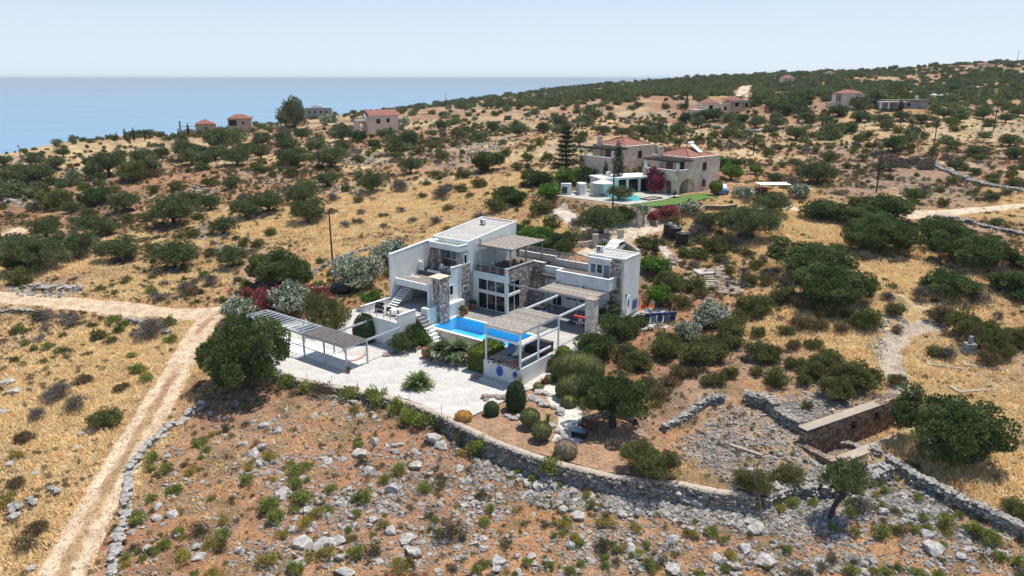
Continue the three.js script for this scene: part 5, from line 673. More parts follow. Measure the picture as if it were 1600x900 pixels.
function frondPlant(name, label, cat, group, at, o) { // crown of arching fronds
  const t = thing(name, label, cat, group); t.position.set(at.x, at.y, at.z); const R = rng(o.seed), pos = [], col = [];
  if (o.trunk) part(t, 'trunk', cyl(o.trunk[1] * 1.15, o.trunk[1], o.trunk[0], 0, -0.1, 0, 10), mat.bark);
  for (let i = 0; i < o.n; i++) {
    const a = i * 2.399 + R() * 0.3, el = lerp(o.el[0], o.el[1], R()), L = o.len * (0.8 + 0.4 * R()), tn = 0.8 + 0.4 * R(), P = []; for (let k = 0; k <= 6; k++) { const s = k / 6, d = s * L * Math.cos(el), y = s * L * Math.sin(el) - o.droop * s * s * L; P.push(new THREE.Vector3(Math.cos(a) * d, (o.trunk ? o.trunk[0] : 0.1) + y, Math.sin(a) * d)); }
    const side = new THREE.Vector3(-Math.sin(a), 0, Math.cos(a));
    for (let k = 0; k < 6; k++) {
      if (o.leaflets) for (const sg of [-1, 1]) for (let m = 0; m < 3; m++) { const s = (k + m / 3) / 6, p = P[k].clone().lerp(P[k + 1], m / 3), w = o.leaflets * Math.sin(Math.PI * Math.min(0.95, s * 0.85 + 0.12)), e = p.clone().addScaledVector(side, sg * w).add(new THREE.Vector3(Math.cos(a) * w * 0.5, w * 0.35, Math.sin(a) * w * 0.5)), p2 = p.clone().lerp(P[k + 1], 0.42); pos.push(p.x, p.y, p.z, p2.x, p2.y, p2.z, e.x, e.y, e.z); for (let q = 0; q < 3; q++) col.push(o.col[0] * tn, o.col[1] * tn, o.col[2] * tn); }
      else { const w0 = o.wide * (1 - k / 6), w1 = o.wide * (1 - (k + 1) / 6), p = P[k], q = P[k + 1], A = p.clone().addScaledVector(side, w0), B = p.clone().addScaledVector(side, -w0), D = q.clone().addScaledVector(side, w1), E = q.clone().addScaledVector(side, -w1); for (const v of [A, B, D, B, E, D]) { pos.push(v.x, v.y, v.z); } for (let c = 0; c < 6; c++) col.push(o.col[0] * tn, o.col[1] * tn, o.col[2] * tn); }
    }
  }
  const g = new THREE.BufferGeometry(); g.setAttribute('position', new THREE.Float32BufferAttribute(pos, 3)); g.setAttribute('color', new THREE.Float32BufferAttribute(col, 3)); g.computeVertexNormals(); part(t, 'fronds', g, mat.leaf); return t;
}
const vAt = (a, h, b) => { const [x, z] = vxz(a, b); return { x, y: h, z }; };
frondPlant('cycad', 'dark green cycad in the rock bed beside the terracotta jar', 'cycad', 'two cycads in the rock bed', vAt(11.4, GARDEN + 0.5, -4.2), { n: 110, len: 2.0, el: [0.1, 1.35], droop: 0.42, leaflets: 0.34, col: [0.085, 0.125, 0.035], trunk: [0.5, 0.2], seed: 3 });
frondPlant('cycad', 'silvery green cycad in the rock bed close to the pool edge', 'cycad', 'two cycads in the rock bed', vAt(13.1, GARDEN + 0.6, -3.5), { n: 110, len: 2.1, el: [0.05, 1.3], droop: 0.42, leaflets: 0.36, col: [0.15, 0.19, 0.09], trunk: [0.6, 0.2], seed: 4 });
frondPlant('dwarf_palm', 'small fan palm standing alone on the white gravel', 'palm', null, G(654, 604), { n: 120, len: 1.65, el: [-0.1, 1.4], droop: 0.3, leaflets: 0.36, col: [0.19, 0.24, 0.09], trunk: [0.35, 0.18], seed: 5 });
frondPlant('yucca', 'spiky yellow-striped agave at the garden wall corner', 'agave', null, G(812, 606), { n: 34, len: 1.5, el: [0.5, 1.45], droop: 0.08, wide: 0.07, col: [0.26, 0.28, 0.10], seed: 6 });
frondPlant('agave', 'bright green agave in the red soil bed', 'agave', null, G(856, 658), { n: 28, len: 0.7, el: [0.2, 1.3], droop: 0.1, wide: 0.07, col: [0.09, 0.17, 0.05], seed: 7 }); frondPlant('red_succulent', 'dark red rosette succulents at the path bend', 'succulent', null, G(848, 602), { n: 60, len: 0.75, el: [0.3, 1.4], droop: 0.15, wide: 0.06, col: [0.17, 0.03, 0.025], seed: 8 });
frondPlant('small_palm', 'small palm by the lawn of the stone houses', 'palm', null, (() => { const [x, z] = v2xz(-2.2, -1.4); return { x, z, y: V2H }; })(), { n: 30, len: 1.2, el: [0.1, 1.3], droop: 0.3, leaflets: 0.2, col: [0.05, 0.08, 0.03], trunk: [0.4, 0.12], seed: 9 });
for (const [i, [a, b]] of [[22.4, 10.5], [21.9, 11.8], [21.4, 12.8], [20.8, 11.8], [22.8, 11.6]].entries()) frondPlant('leafy_palm', `${['first', 'second', 'third', 'fourth', 'fifth'][i]} dark leafy palm in the curved planter before the tower`, 'palm', 'palms in the curved planter', vAt(a, 0.25, b), { n: 30, len: 1.35, el: [0.2, 1.4], droop: 0.4, leaflets: 0.3, col: [0.05, 0.08, 0.03], trunk: [0.7 + 0.4 * (i % 3), 0.09], seed: 20 + i });
{ const t = vthing('curved_planter', 'low curved white planter at the foot of the tower', 'planter', null, 21.4, 0, 12.4); const pts = []; for (let i = 0; i <= 12; i++) { const a = -0.1 + 1.75 * i / 12; pts.push(new THREE.Vector2(Math.cos(a) * 2.3, Math.sin(a) * 3.4)); } const s = new THREE.Shape([...pts.map((p) => p), ...pts.slice().reverse().map((p) => p.clone().multiplyScalar(0.92))]); const g = new THREE.ExtrudeGeometry(s, { depth: 0.35, bevelEnabled: false }); g.rotateX(Math.PI / 2); g.translate(0, 0.35, 0); part(t, 'rim', metreUV(g), mat.white); const s2 = new THREE.Shape([new THREE.Vector2(0, 0), ...pts.map((p) => p.clone().multiplyScalar(0.91))]); const g2 = new THREE.ShapeGeometry(s2); g2.rotateX(Math.PI / 2); g2.translate(0, 0.27, 0); part(t, 'soil', metreUV(g2), mat.soil); }
// garden wall: stone face, mortar coping
const wallLine = WALL_PX.map(([x, y]) => atH(x, y, GARDEN));
{
  const t = stoneWall('garden_wall', wallLine.map(([x, z]) => [x, z]), { seed: 5, stone: 0.34, h: 0.5, w: 0.5, drop: 0.6, label: 'long curving dry stone garden wall with pale mortar top', group: null }), R = rng(12), lists = stonesLo.map(() => []);
  let n = 0; for (const [x, z, dx, dz] of along(wallLine, 0.24)) for (let k = 0; k < 7; k++) { const off = 0.27 + k * 0.035 + (R() - 0.5) * 0.16, X = x - dz * -1 * 0 + (-dz) * off * -1, Z = z + dx * off, X2 = x - dz * off, Z2 = z + dx * off, s = 0.13 + 0.12 * R(), y = GARDEN + 0.05 - k * 0.2 + (R() - 0.5) * 0.06; if (y < landRaw(X2, Z2) - 0.5) continue; const g = 0.5 + 0.45 * R(); lists[n++ % 5].push([X2, y, Z2, s * 1.3, s, s, R() * 6.28, (R() - 0.5) * 0.6, [g, g * 0.94, g * 0.87]]); }
  lists.forEach((l, i) => instanced(t, 'stones', stonesLo[i], mat.rock, l));
  const pos = [], idx = [], uv = []; const L = along(wallLine, 0.5); L.forEach(([x, z, dx, dz], i) => { for (const [o, y] of [[0.27, -0.12], [0.24, 0.05], [-0.2, 0.05], [-0.24, -0.12]]) { const w = o + (fbm(x * 2 + o, z * 2, 2) - 0.5) * 0.14, X = x - dz * w, Z = z + dx * w; pos.push(X, GARDEN + 0.12 + y + (fbm(x * 1.5, z * 1.5 + o, 2) - 0.5) * 0.08, Z); uv.push(X, Z); } if (i) for (let k = 0; k < 3; k++) { const a = (i - 1) * 4 + k, b = i * 4 + k; idx.push(a, b, a + 1, a + 1, b, b + 1); } });
  const g = new THREE.BufferGeometry(); g.setAttribute('position', new THREE.Float32BufferAttribute(pos, 3)); g.setAttribute('uv', new THREE.Float32BufferAttribute(uv, 2)); g.setIndex(idx); g.computeVertexNormals(); part(t, 'coping', g, M(rgb(0.60, 0.52, 0.43), { map: tGravel, side: THREE.DoubleSide }));
  for (const [i, [x, z]] of along(wallLine, 3.4).entries()) if (i < 16) { const f = thing('fence_post', `thin wire fence post on the garden wall, ${['first','second','third','fourth','fifth','sixth','seventh','eighth','ninth','tenth','eleventh','twelfth','thirteenth','fourteenth','fifteenth','sixteenth'][i]} from the carport`, 'post', 'thin fence posts on the garden wall'); f.position.set(x, GARDEN + 0.1, z); part(f, 'rod', cyl(0.018, 0.018, 1.0, 0, 0, 0, 5), mat.steel); part(f, 'cap', cyl(0.026, 0.02, 0.04, 0, 1.0, 0, 5), mat.steel); }
}
// bordering stones in the garden, each one a thing
const stonePending = [];
function borderRocks(px, n, s, label, group, h0 = GARDEN, seed = 1) { const R = rng(seed * 31 + n), P = px.map(([x, y]) => atH(x, y, h0)), L = along(P, 0.1); for (let i = 0; i < n; i++) { const [x, z] = L[Math.floor((i + R() * 0.6) / n * L.length) % L.length], q = s * (0.6 + 0.8 * R()), m = part(scene, 'garden_stone', boulders[Math.floor(R() * 8)], /white|grey/.test(label) ? mat.rock : mat.brownRock); m.position.set(x + (R() - 0.5) * 0.4, h0 + q * 0.3, z + (R() - 0.5) * 0.4); m.scale.set(q, q * 0.9, q); m.rotation.set(0, R() * 6.28, 0); tag(m, '', 'stone', group); stonePending.push([m, `${q > s ? 'large' : 'small'} ${label}`, (px[0][0] + i)]); } }
borderRocks([[668, 562], [690, 568], [715, 572], [735, 566], [725, 556], [690, 556]], 26, 0.42, 'rough stone around the cycad rock bed', 'stones of the cycad bed', GARDEN, 1);
borderRocks([[605, 556], [622, 552], [645, 548], [660, 545]], 11, 0.34, 'pale stone in the heap by the patio trough', 'stones by the patio trough', GARDEN, 2);
borderRocks([[757, 625], [775, 620], [792, 624], [805, 628], [830, 624]], 14, 0.36, 'pinkish stone on the gravel edge by the column bush', 'stones on the gravel edge', GARDEN, 3);
borderRocks([[830, 624], [850, 632], [870, 640], [880, 652]], 11, 0.4, 'grey stone along the path below the clipped domes', 'stones along the garden path', GARDEN, 4);
borderRocks([[842, 614], [856, 617], [868, 622], [880, 628]], 9, 0.34, 'white stone edging the red soil under the domes', 'white edging stones', GARDEN, 5);
borderRocks([[790, 650], [802, 655], [815, 655]], 6, 0.3, 'white stone beside the ball topiaries', 'stones beside the ball topiaries', GARDEN, 6); borderRocks([[860, 664], [872, 672], [880, 684], [876, 700]], 10, 0.36, 'white stone at the path end near the bench', 'stones at the path end', GARDEN, 7);
borderRocks([[766, 566], [790, 570], [806, 577], [800, 566], [780, 561], [768, 560], [790, 566]], 34, 0.24, 'rounded collector stone on the deck under the pergola', 'stones on the deck', 0.06, 8); borderRocks([[742, 590], [752, 588]], 2, 0.5, 'dark rock at the hedge foot', 'rocks at the hedge foot', GARDEN, 9); borderRocks([[798, 596], [803, 600]], 2, 0.5, 'rust-coloured rock under the hose', 'rocks under the hose', GARDEN, 10);
// rock garden with steps behind the tower
function hitRocks(list, n, s, label, group, seed) { const R = rng(seed); for (let i = 0; i < n; i++) { const [cx, cy, rx, ry] = list[i % list.length], px = cx + (R() - 0.5) * 2 * rx, py = cy + (R() - 0.5) * 2 * ry, h = hit(px, py), q = s * (0.5 + 0.9 * R()), m = part(scene, 'garden_boulder', boulders[Math.floor(R() * 8)], mat.brownRock); m.position.set(h.x, h.y + q * 0.25, h.z); m.scale.set(q, q * 0.85, q); m.rotation.y = R() * 6.28; tag(m, '', 'boulder', group); stonePending.push([m, `${q > s ? 'large' : 'small'} ${label}`, px]); } }
hitRocks([[1075, 425, 12, 12], [1085, 445, 14, 10]], 16, 0.55, 'brown boulder on the near side of the rock garden steps', 'boulders of the rock garden', 51); hitRocks([[1135, 430, 14, 12], [1148, 445, 10, 10], [1140, 455, 16, 8]], 22, 0.55, 'brown boulder on the far side of the rock garden steps', 'boulders of the rock garden', 52); hitRocks([[1060, 405, 14, 6], [1048, 412, 6, 8]], 10, 0.4, 'pale rock bordering the upper garden path', 'rocks of the upper garden path', 53); hitRocks([[1060, 465, 16, 6], [1100, 468, 14, 5]], 10, 0.45, 'pale rock above the sun terrace', 'rocks above the sun terrace', 54);
{ const t = thing('garden_steps', 'stone steps climbing through the rock garden behind the tower', 'steps', null); const A = hit(1104, 458), B = hit(1110, 434), R = rng(4); for (let i = 0; i < 8; i++) { const s = i / 7, x = lerp(A.x, B.x, s), z = lerp(A.z, B.z, s), g = new THREE.BoxGeometry(1.5 + R() * 0.2, 0.22, 0.5); g.rotateY(0.1); g.translate(x, ground(x, z) + 0.12, z); part(t, 'tread', metreUV(g), mat.mortar); } const P = hit(1100, 426), g = new THREE.BoxGeometry(2.4, 0.2, 2.6); g.rotateY(0.15); g.translate(P.x, P.y + 0.15, P.z); part(t, 'landing', metreUV(g), mat.paleDeck); }
for (const [k, x, y, w, l] of [['bright', 1030, 430, 40, 'lush green ground shrub in the rock garden near the tower'], ['mastic', 1040, 446, 46, 'wide olive shrub in the rock garden centre'], ['mastic', 1055, 455, 40, 'dark olive shrub above the sun terrace'], ['bright', 1012, 424, 30, 'bright low shrub below the slim cypress'], ['broom', 1095, 462, 24, 'yellow flowering mat by the rock garden steps'], ['broom', 1065, 478, 36, 'yellow flowering hedge mat along the sun terrace'], ['mastic', 1068, 395, 18, 'round grey-green cushion near the water tanks'], ['mastic', 1080, 402, 20, 'second round cushion below the water tanks'], ['mastic', 1095, 405, 26, 'wide round cushion on the rock garden rim'], ['mastic', 1075, 386, 16, 'small round cushion under the nearest water tank'], ['mastic', 1130, 408, 20, 'lone round cushion beyond the rock garden rim'], ['mastic', 1008, 388, 34, 'round grey-green bush inside the gate'], ['mastic', 1033, 382, 18, 'small round bush at the garden path top'], ['bright', 945, 392, 22, 'small green shrub behind the tower roof'], ['mastic', 1115, 395, 44, 'broad shrub between water tanks and meadow']]) plant(k, x, y, w, l, 'shrub', 'rock garden shrubs');
// water tanks
for (const [x, y, l] of [[1046, 371, 'black water tank standing farthest up the slope'], [1054, 376, 'black water tank in the middle of the three'], [1065, 385, 'black water tank nearest the villa on a stone base']]) { const h = hit(x, y), t = thing('water_tank', l, 'water tank', 'three black water tanks'), s = 10 * h.k; t.position.set(h.x, h.y, h.z); part(t, 'base', cyl(s * 1.25, s * 1.2, 0.7, 0, -0.3, 0, 20), mat.ruin); part(t, 'tank', new THREE.LatheGeometry([[0, 0], [s, 0], [s, 1.45], [s * 0.94, 1.58], [s * 0.4, 1.66], [0, 1.68]].map((p) => new THREE.Vector2(p[0], p[1] + 0.4)), 24), mat.black); part(t, 'rib', [0.8, 1.2].map((y) => new THREE.TorusGeometry(s * 1.005, 0.03, 6, 24).rotateX(Math.PI / 2).translate(0, y + 0.1, 0)), mat.dark); part(t, 'lid', cyl(0.3, 0.28, 0.1, 0, 2.05, 0, 16), mat.steel); }
// gate pillars and boundary walls behind the villa
for (const [x, y, l] of [[930, 386, 'stone gate pillar on the sea side of the villa drive'], [969, 379, 'stone gate pillar on the hill side of the villa drive'], [998, 350, 'tan stone gate post at the stone houses']]) { const h = hit(x, y), t = thing('gate_pillar', l, 'pillar', 'stone gate pillars'); t.position.set(h.x, h.y, h.z); t.rotation.y = 0.3; part(t, 'shaft', bx(-0.35, 0.35, -0.3, 1.75, -0.35, 0.35), mat.pillarStone); part(t, 'capstone', bx(-0.42, 0.42, 1.75, 1.86, -0.42, 0.42), mat.mortar); }
function lowWall(px, hgt, w, m, label, capm) { const t = thing('boundary_wall', label, 'wall', null), P = px.map(([x, y]) => hit(x, y)); for (let i = 1; i < P.length; i++) { const a = P[i - 1], b = P[i]; part(t, 'wall_run', metreUV(bar([a.x, a.y + hgt / 2 - 0.2, a.z], [b.x, b.y + hgt / 2 - 0.2, b.z], w, hgt + 0.4)), m); part(t, 'coping', metreUV(bar([a.x, a.y + hgt + 0.03, a.z], [b.x, b.y + hgt + 0.03, b.z], w + 0.08, 0.07)), capm); } return t; }
lowWall([[970, 381], [985, 391], [998, 401]], 0.8, 0.4, mat.paleStone, 'low stone wall from the gate down to the tower', mat.mortar); lowWall([[892, 388], [912, 386], [928, 384]], 0.7, 0.4, mat.paleStone, 'low stone wall with railing beside the gate', mat.mortar); lowWall([[1102, 330], [1130, 331], [1150, 328]], 0.9, 0.5, mat.ruin, 'reddish retaining wall behind the olive at the stone houses', mat.mortar);
{ const h = hit(962, 393), t = thing('parked_car', 'white car roof showing behind the villa tower', 'car', null); t.position.set(h.x, h.y, h.z); t.rotation.y = 1.0; carBody(t, mat.cap); }
function carBody(t, m) { const s = new THREE.Shape([[-2.0, 0.35], [-2.05, 0.75], [-1.9, 0.95], [-1.1, 1.02], [-0.6, 1.42], [0.9, 1.45], [1.5, 1.05], [2.0, 0.92], [2.05, 0.4]].map((p) => new THREE.Vector2(...p))), g = new THREE.ExtrudeGeometry(s, { depth: 1.5, bevelEnabled: true, bevelSize: 0.08, bevelThickness: 0.08, bevelSegments: 3 }); g.translate(0, 0, -0.75); part(t, 'body', g, m); const w = (x0, x1, x2, x3, z) => { const q = new THREE.Shape([[x0, 1.04], [x1, 1.38], [x2, 1.38], [x3, 1.06]].map((p) => new THREE.Vector2(...p))), e = new THREE.ExtrudeGeometry(q, { depth: 0.02, bevelEnabled: false }); e.translate(0, 0, z); return e; }; part(t, 'side_window', w(-0.95, -0.55, 0.85, 1.25, 0.83), mat.glass); part(t, 'side_window', w(-0.95, -0.55, 0.85, 1.25, -0.85), mat.glass); part(t, 'windscreen', bar([-1.12, 1.05, 0], [-0.64, 1.42, 0], 1.3, 0.03), mat.glass); for (const x of [-1.3, 1.3]) for (const z of [-0.8, 0.8]) { const k = part(t, 'wheel', new THREE.CylinderGeometry(0.33, 0.33, 0.22, 18).rotateX(Math.PI / 2).translate(x, 0.33, z), mat.black); part(k, 'rim', new THREE.CylinderGeometry(0.2, 0.2, 0.24, 14).rotateX(Math.PI / 2).translate(x, 0.33, z), mat.steel); } for (const z of [-0.6, 0.6]) part(t, 'headlight', new THREE.SphereGeometry(0.13, 10, 8).translate(-2.03, 0.8, z), mat.frame); }
// bench, table and swing chair under the shade tree
{ const g = G(914, 690), t = thing('garden_bench', 'wooden slatted garden bench in the tree shade', 'bench', null); const q = G(918, 676); t.position.set(q.x, q.y, q.z); t.rotation.y = -0.7; for (let i = 0; i < 4; i++) part(t, 'seat_slat', bx(-0.8, 0.8, 0.43, 0.47, -0.25 + i * 0.13, -0.15 + i * 0.13), mat.wood); for (let i = 0; i < 4; i++) part(t, 'back_slat', bx(-0.8, 0.8, 0.55 + i * 0.13, 0.64 + i * 0.13, -0.32, -0.28), mat.wood); for (const x of [-0.75, 0.75]) { part(t, 'leg', bx(x - 0.04, x + 0.04, 0, 1.05, -0.34, -0.27), mat.wood); part(t, 'leg', bx(x - 0.04, x + 0.04, 0, 0.62, 0.2, 0.27), mat.wood); part(t, 'armrest', bx(x - 0.05, x + 0.05, 0.62, 0.67, -0.3, 0.3), mat.wood); }
  const p = G(905, 683), k = thing('garden_table', 'low black table with a glossy blue-grey top near the bench', 'table', null); k.position.set(p.x, p.y, p.z); k.rotation.y = -0.4; part(k, 'tabletop', new RoundedBoxGeometry(1.15, 0.06, 0.75, 2, 0.02).translate(0, 0.62, 0), mat.paleGlass); part(k, 'side_panel', bx(-0.55, -0.5, 0, 0.59, -0.35, 0.35), mat.black); part(k, 'side_panel', bx(0.5, 0.55, 0, 0.59, -0.35, 0.35), mat.black); part(k, 'shelf', bx(-0.5, 0.5, 0.15, 0.19, -0.35, 0.35), mat.black);
  const rr = thing('round_seat_wall', 'low curved pale seat wall around the shade tree', 'seat wall', null), c = G(957, 664); rr.position.set(c.x, c.y, c.z); const gs = new THREE.TorusGeometry(1.9, 0.22, 6, 26, Math.PI).rotateX(Math.PI / 2).rotateY(Math.PI); gs.scale(1, 1.6, 0.75); gs.translate(0, 0.2, 0); part(rr, 'ring', gs, mat.mortar); part(rr, 'seat_top', new THREE.TorusGeometry(1.9, 0.1, 4, 26, Math.PI).rotateX(Math.PI / 2).rotateY(Math.PI).scale(1, 0.3, 0.75).translate(0, 0.56, 0), mat.paleDeck); }
{ const h = hit(997, 806), t = thing('white_bucket', 'white plastic bucket lying on the rubble slope', 'bucket', null); t.position.set(h.x, h.y + 0.1, h.z); part(t, 'pail', new THREE.LatheGeometry([[0, 0], [0.15, 0], [0.2, 0.42], [0.21, 0.42], [0.185, 0.4], [0.14, 0.03], [0, 0.03]].map((p) => new THREE.Vector2(...p)), 18), mat.cap); part(t, 'handle', new THREE.TorusGeometry(0.2, 0.01, 5, 16, Math.PI).translate(0, 0.4, 0), mat.steel); }
{ const h = hit(1176, 775), t = thing('dead_stump', 'grey dead forked tree stump standing in the garden wall', 'stump', null); t.position.set(h.x, h.y, h.z); part(t, 'trunk', [tube([[0, -0.2, 0], [0.05, 0.8, 0], [0, 1.5, 0.1], [0.1, 2.0, 0.1]], 0.08, 8, 7), tube([[0.25, -0.2, 0], [0.2, 0.6, 0.05], [0.08, 1.1, 0.05]], 0.07, 6, 6)], M(rgb(0.36, 0.33, 0.30), { map: tRock })); part(t, 'branch', tube([[0.05, 1.6, 0.1], [-0.15, 2.0, 0.1], [-0.12, 2.3, 0.15]], 0.035, 6, 5), M(rgb(0.36, 0.33, 0.30), { map: tRock })); }
{ const h = hit(1513, 553), t = thing('concrete_well', 'blue-grey stepped concrete well block in the thicket shade', 'well', null); t.position.set(h.x, h.y, h.z); part(t, 'base', bx(-0.6, 0.6, -0.1, 0.5, -0.5, 0.5), mat.greyWall); part(t, 'body', bx(-0.45, 0.45, 0.5, 1.1, -0.4, 0.4), mat.greyWall); part(t, 'post', bx(-0.15, 0.15, 1.1, 1.8, -0.15, 0.15), mat.greyWall); }
{ const h = hit(522, 478), t = thing('propane_tank', 'black rounded tank behind the oleander at the parking', 'tank', null), q = atH(532, 458, -0.9); t.position.set(q[0], ground(q[0], q[1]), q[1]); part(t, 'tank', new THREE.CapsuleGeometry(0.75, 1.2, 8, 18).rotateZ(Math.PI / 2).translate(0, 0.8, 0), M(rgb(0.02, 0.02, 0.022), { roughness: 0.25 })); for (const x of [-0.5, 0.5]) part(t, 'saddle', bx(x - 0.1, x + 0.1, -0.2, 0.3, -0.5, 0.5), mat.greyWall);
  const q2 = atH(498, 470, -1.1), e = thing('entrance_pillar', 'grey stone entrance pillar beside the pink oleander', 'pillar', null); e.position.set(q2[0], ground(q2[0], q2[1]), q2[1]); e.rotation.y = 0.4; part(e, 'shaft', bx(-0.7, 0.7, -0.3, 2.0, -0.35, 0.35), mat.stone); part(e, 'capstone', bx(-0.78, 0.78, 2.0, 2.1, -0.42, 0.42), mat.mortar); part(e, 'pole', cyl(0.04, 0.04, 2.4, 0, 2.1, 0, 6), mat.steel); }
finishLabels(stonePending, 'the sea');
// ------------------------------------------------------------------ dry stone walls and ruins
const W = (L) => L.map(([x, y]) => { const h = hit(x, y); return [h.x, h.z]; });
stoneWall('dry_stone_wall', W([[172, 905], [184, 860], [195, 815], [200, 775], [206, 735], [222, 712], [245, 690], [270, 668], [300, 648], [322, 632]]), { seed: 21, stone: 0.52, h: 0.55, w: 0.5, single: true, label: 'grey dry stone wall running along the dirt track', group: 'dry stone field walls' });
stoneWall('dry_stone_wall', W([[1385, 728], [1430, 757], [1480, 783], [1540, 812], [1610, 846]]), { seed: 22, stone: 0.42, h: 1.0, w: 0.6, label: 'collapsing dry stone wall below the straw field with the big tree', group: 'dry stone field walls' });
stoneWall('dry_stone_wall', W([[1036, 672], [1060, 660], [1085, 645], [1105, 632], [1135, 628]]), { seed: 23, stone: 0.36, h: 0.8, w: 0.55, label: 'slanting dry stone wall above the rubble yard', group: 'dry stone field walls' });
stoneWall('dry_stone_wall', W([[1165, 628], [1200, 640], [1225, 662], [1255, 678]]), { seed: 24, stone: 0.36, h: 1.2, w: 0.6, label: 'tumbled stone wall joining the sunken ruin', group: 'dry stone field walls' });
stoneWall('dry_stone_wall', W([[1300, 690], [1335, 702], [1375, 718]]), { seed: 25, stone: 0.36, h: 0.7, w: 0.55, label: 'short stone wall end between ruin and big tree', group: 'dry stone field walls' });
stoneWall('dry_stone_wall', W([[1190, 780], [1230, 772], [1270, 770], [1300, 772], [1360, 752], [1390, 740]]), { seed: 26, stone: 0.4, h: 0.95, w: 0.9, gap: 0.04, label: 'broken stone wall in the rubble behind the leaning olive', group: 'dry stone field walls' });
stoneWall('dry_stone_wall', W([[1460, 342], [1500, 348], [1550, 358], [1605, 370]]), { seed: 27, stone: 0.45, h: 0.7, w: 0.6, label: 'low field wall below the pale road', group: 'dry stone field walls' });
stoneWall('dry_stone_wall', W([[1465, 262], [1500, 278], [1540, 290], [1605, 302]]), { seed: 28, stone: 0.45, h: 0.6, w: 0.8, label: 'dark field wall beyond the bare stony field', group: 'dry stone field walls' });
stoneWall('dry_stone_wall', W([[190, 502], [215, 508], [240, 515], [268, 524]]), { seed: 29, stone: 0.5, h: 0.7, w: 0.8, gap: 0.25, label: 'broken stone wall end at the track fork', group: 'dry stone field walls' });
stoneWall('dry_stone_wall', W([[-10, 490], [25, 487], [60, 490]]), { seed: 30, stone: 0.45, h: 0.5, w: 0.6, label: 'low stone wall below the dirt road at the frame edge', group: 'dry stone field walls' });
stoneWall('dry_stone_wall', W([[487, 430], [520, 412], [548, 400], [580, 390]]), { seed: 31, stone: 0.4, h: 0.6, w: 0.6, label: 'low stone wall behind the villa parking oleander', group: 'dry stone field walls' });
stoneWall('dry_stone_wall', W([[20, 800], [50, 788], [75, 775], [95, 765]]), { seed: 32, stone: 0.42, h: 0.5, w: 1.0, gap: 0.2, label: 'heap of wall stones left of the dirt track', group: 'dry stone field walls' });
stoneWall('dry_stone_wall', W([[60, 452], [100, 452], [130, 455]]), { seed: 33, stone: 0.5, h: 0.8, w: 1.0, gap: 0.2, label: 'stone bank along the upper edge of the dirt road', group: 'dry stone field walls' });
stoneWall('dry_stone_wall', W([[1080, 190], [1150, 205], [1210, 203]]), { seed: 34, stone: 0.7, h: 0.7, w: 0.8, label: 'distant field wall above the orange grass', group: 'dry stone field walls' });
{ // sunken roofless stone ruin: long wall with two openings
  const t = thing('stone_ruin', 'roofless sunken stone building with two square openings', 'ruin', null), A = RUIN_A, B = RUIN_B, dx = B[0] - A[0], dz = B[1] - A[1], L = Math.hypot(dx, dz), top = -0.62;
  t.position.set(A[0], 0, A[1]); t.rotation.y = -Math.atan2(dz, dx);
  const op = [[L * 0.45, -2.0], [L * 0.70, -1.9]], S = new THREE.Shape([[0, -3.4], [L, -3.4], [L, top + 0.15], [L * 0.9, top + 0.25], [L * 0.7, top], [L * 0.3, top - 0.1], [0, top - 0.25]].map((p) => new THREE.Vector2(...p)));
  for (const [x, y] of op) S.holes.push(new THREE.Path([[x, y], [x, y + 0.75], [x + 0.85, y + 0.75], [x + 0.85, y]].map((p) => new THREE.Vector2(...p))));
  const g = new THREE.ExtrudeGeometry(S, { depth: 0.7, bevelEnabled: false }); g.translate(0, 0, -0.7); part(t, 'long_wall', metreUV(g), mat.ruin);
  part(t, 'wall_top', [bx(-0.1, L * 0.85, top - 0.02, top + 0.06, -0.85, 0.05)], mat.mortar); for (const [x, y] of op) part(t, 'niche', [bx(x - 0.2, x + 1.05, y - 0.2, y + 0.95, -1.75, -1.65), bx(x - 0.2, x - 0.02, y - 0.2, y + 0.95, -1.65, -0.71), bx(x + 0.87, x + 1.05, y - 0.2, y + 0.95, -1.65, -0.71), bx(x - 0.02, x + 0.87, y + 0.77, y + 0.95, -1.65, -0.71), bx(x - 0.02, x + 0.87, y - 0.2, y - 0.02, -1.65, -0.71)], mat.ruin);
  part(t, 'end_wall', [bx(-0.6, 0, -3.4, -1.75, -0.7, 2.9)], mat.ruin); part(t, 'near_ledge', [bx(L * 0.02, L * 0.98, -3.4, -1.72, 2.5, 3.4)], mat.mortar); 
}
{ const t = thing('stone_hut_ruin', 'ruined grey stone hut above the bare stony field', 'ruin', null), h = hit(1410, 262); t.position.set(h.x, h.y, h.z); t.rotation.y = -0.3; t.scale.setScalar(0.75); const wall = (x0, x1, z0, z1, pts) => { const S = new THREE.Shape([[x0, -0.5], ...pts, [x1, -0.5]].map((p) => new THREE.Vector2(...p)).reverse()), g = new THREE.ExtrudeGeometry(S, { depth: z1 - z0, bevelEnabled: false }); g.translate(0, 0, z0); return metreUV(g); }; part(t, 'front_wall', wall(-6, 2, -0.3, 0.3, [[-6, 1.6], [-4.5, 2.8], [-3, 2.2], [-1.2, 2.5], [0.2, 1.1], [2, 0.5]]), mat.ruin); part(t, 'gable_wall', wall(3.5, 7.5, -0.4, 0.2, [[3.5, 0.8], [4.4, 2.4], [5.8, 3.0], [7.5, 2.7]]), mat.ruin); part(t, 'back_wall', wall(-5.5, 6, -4.4, -3.8, [[-5.5, 2.4], [-2, 3.0], [1, 2.0], [4, 2.6], [6, 1.5]]), mat.ruin); }
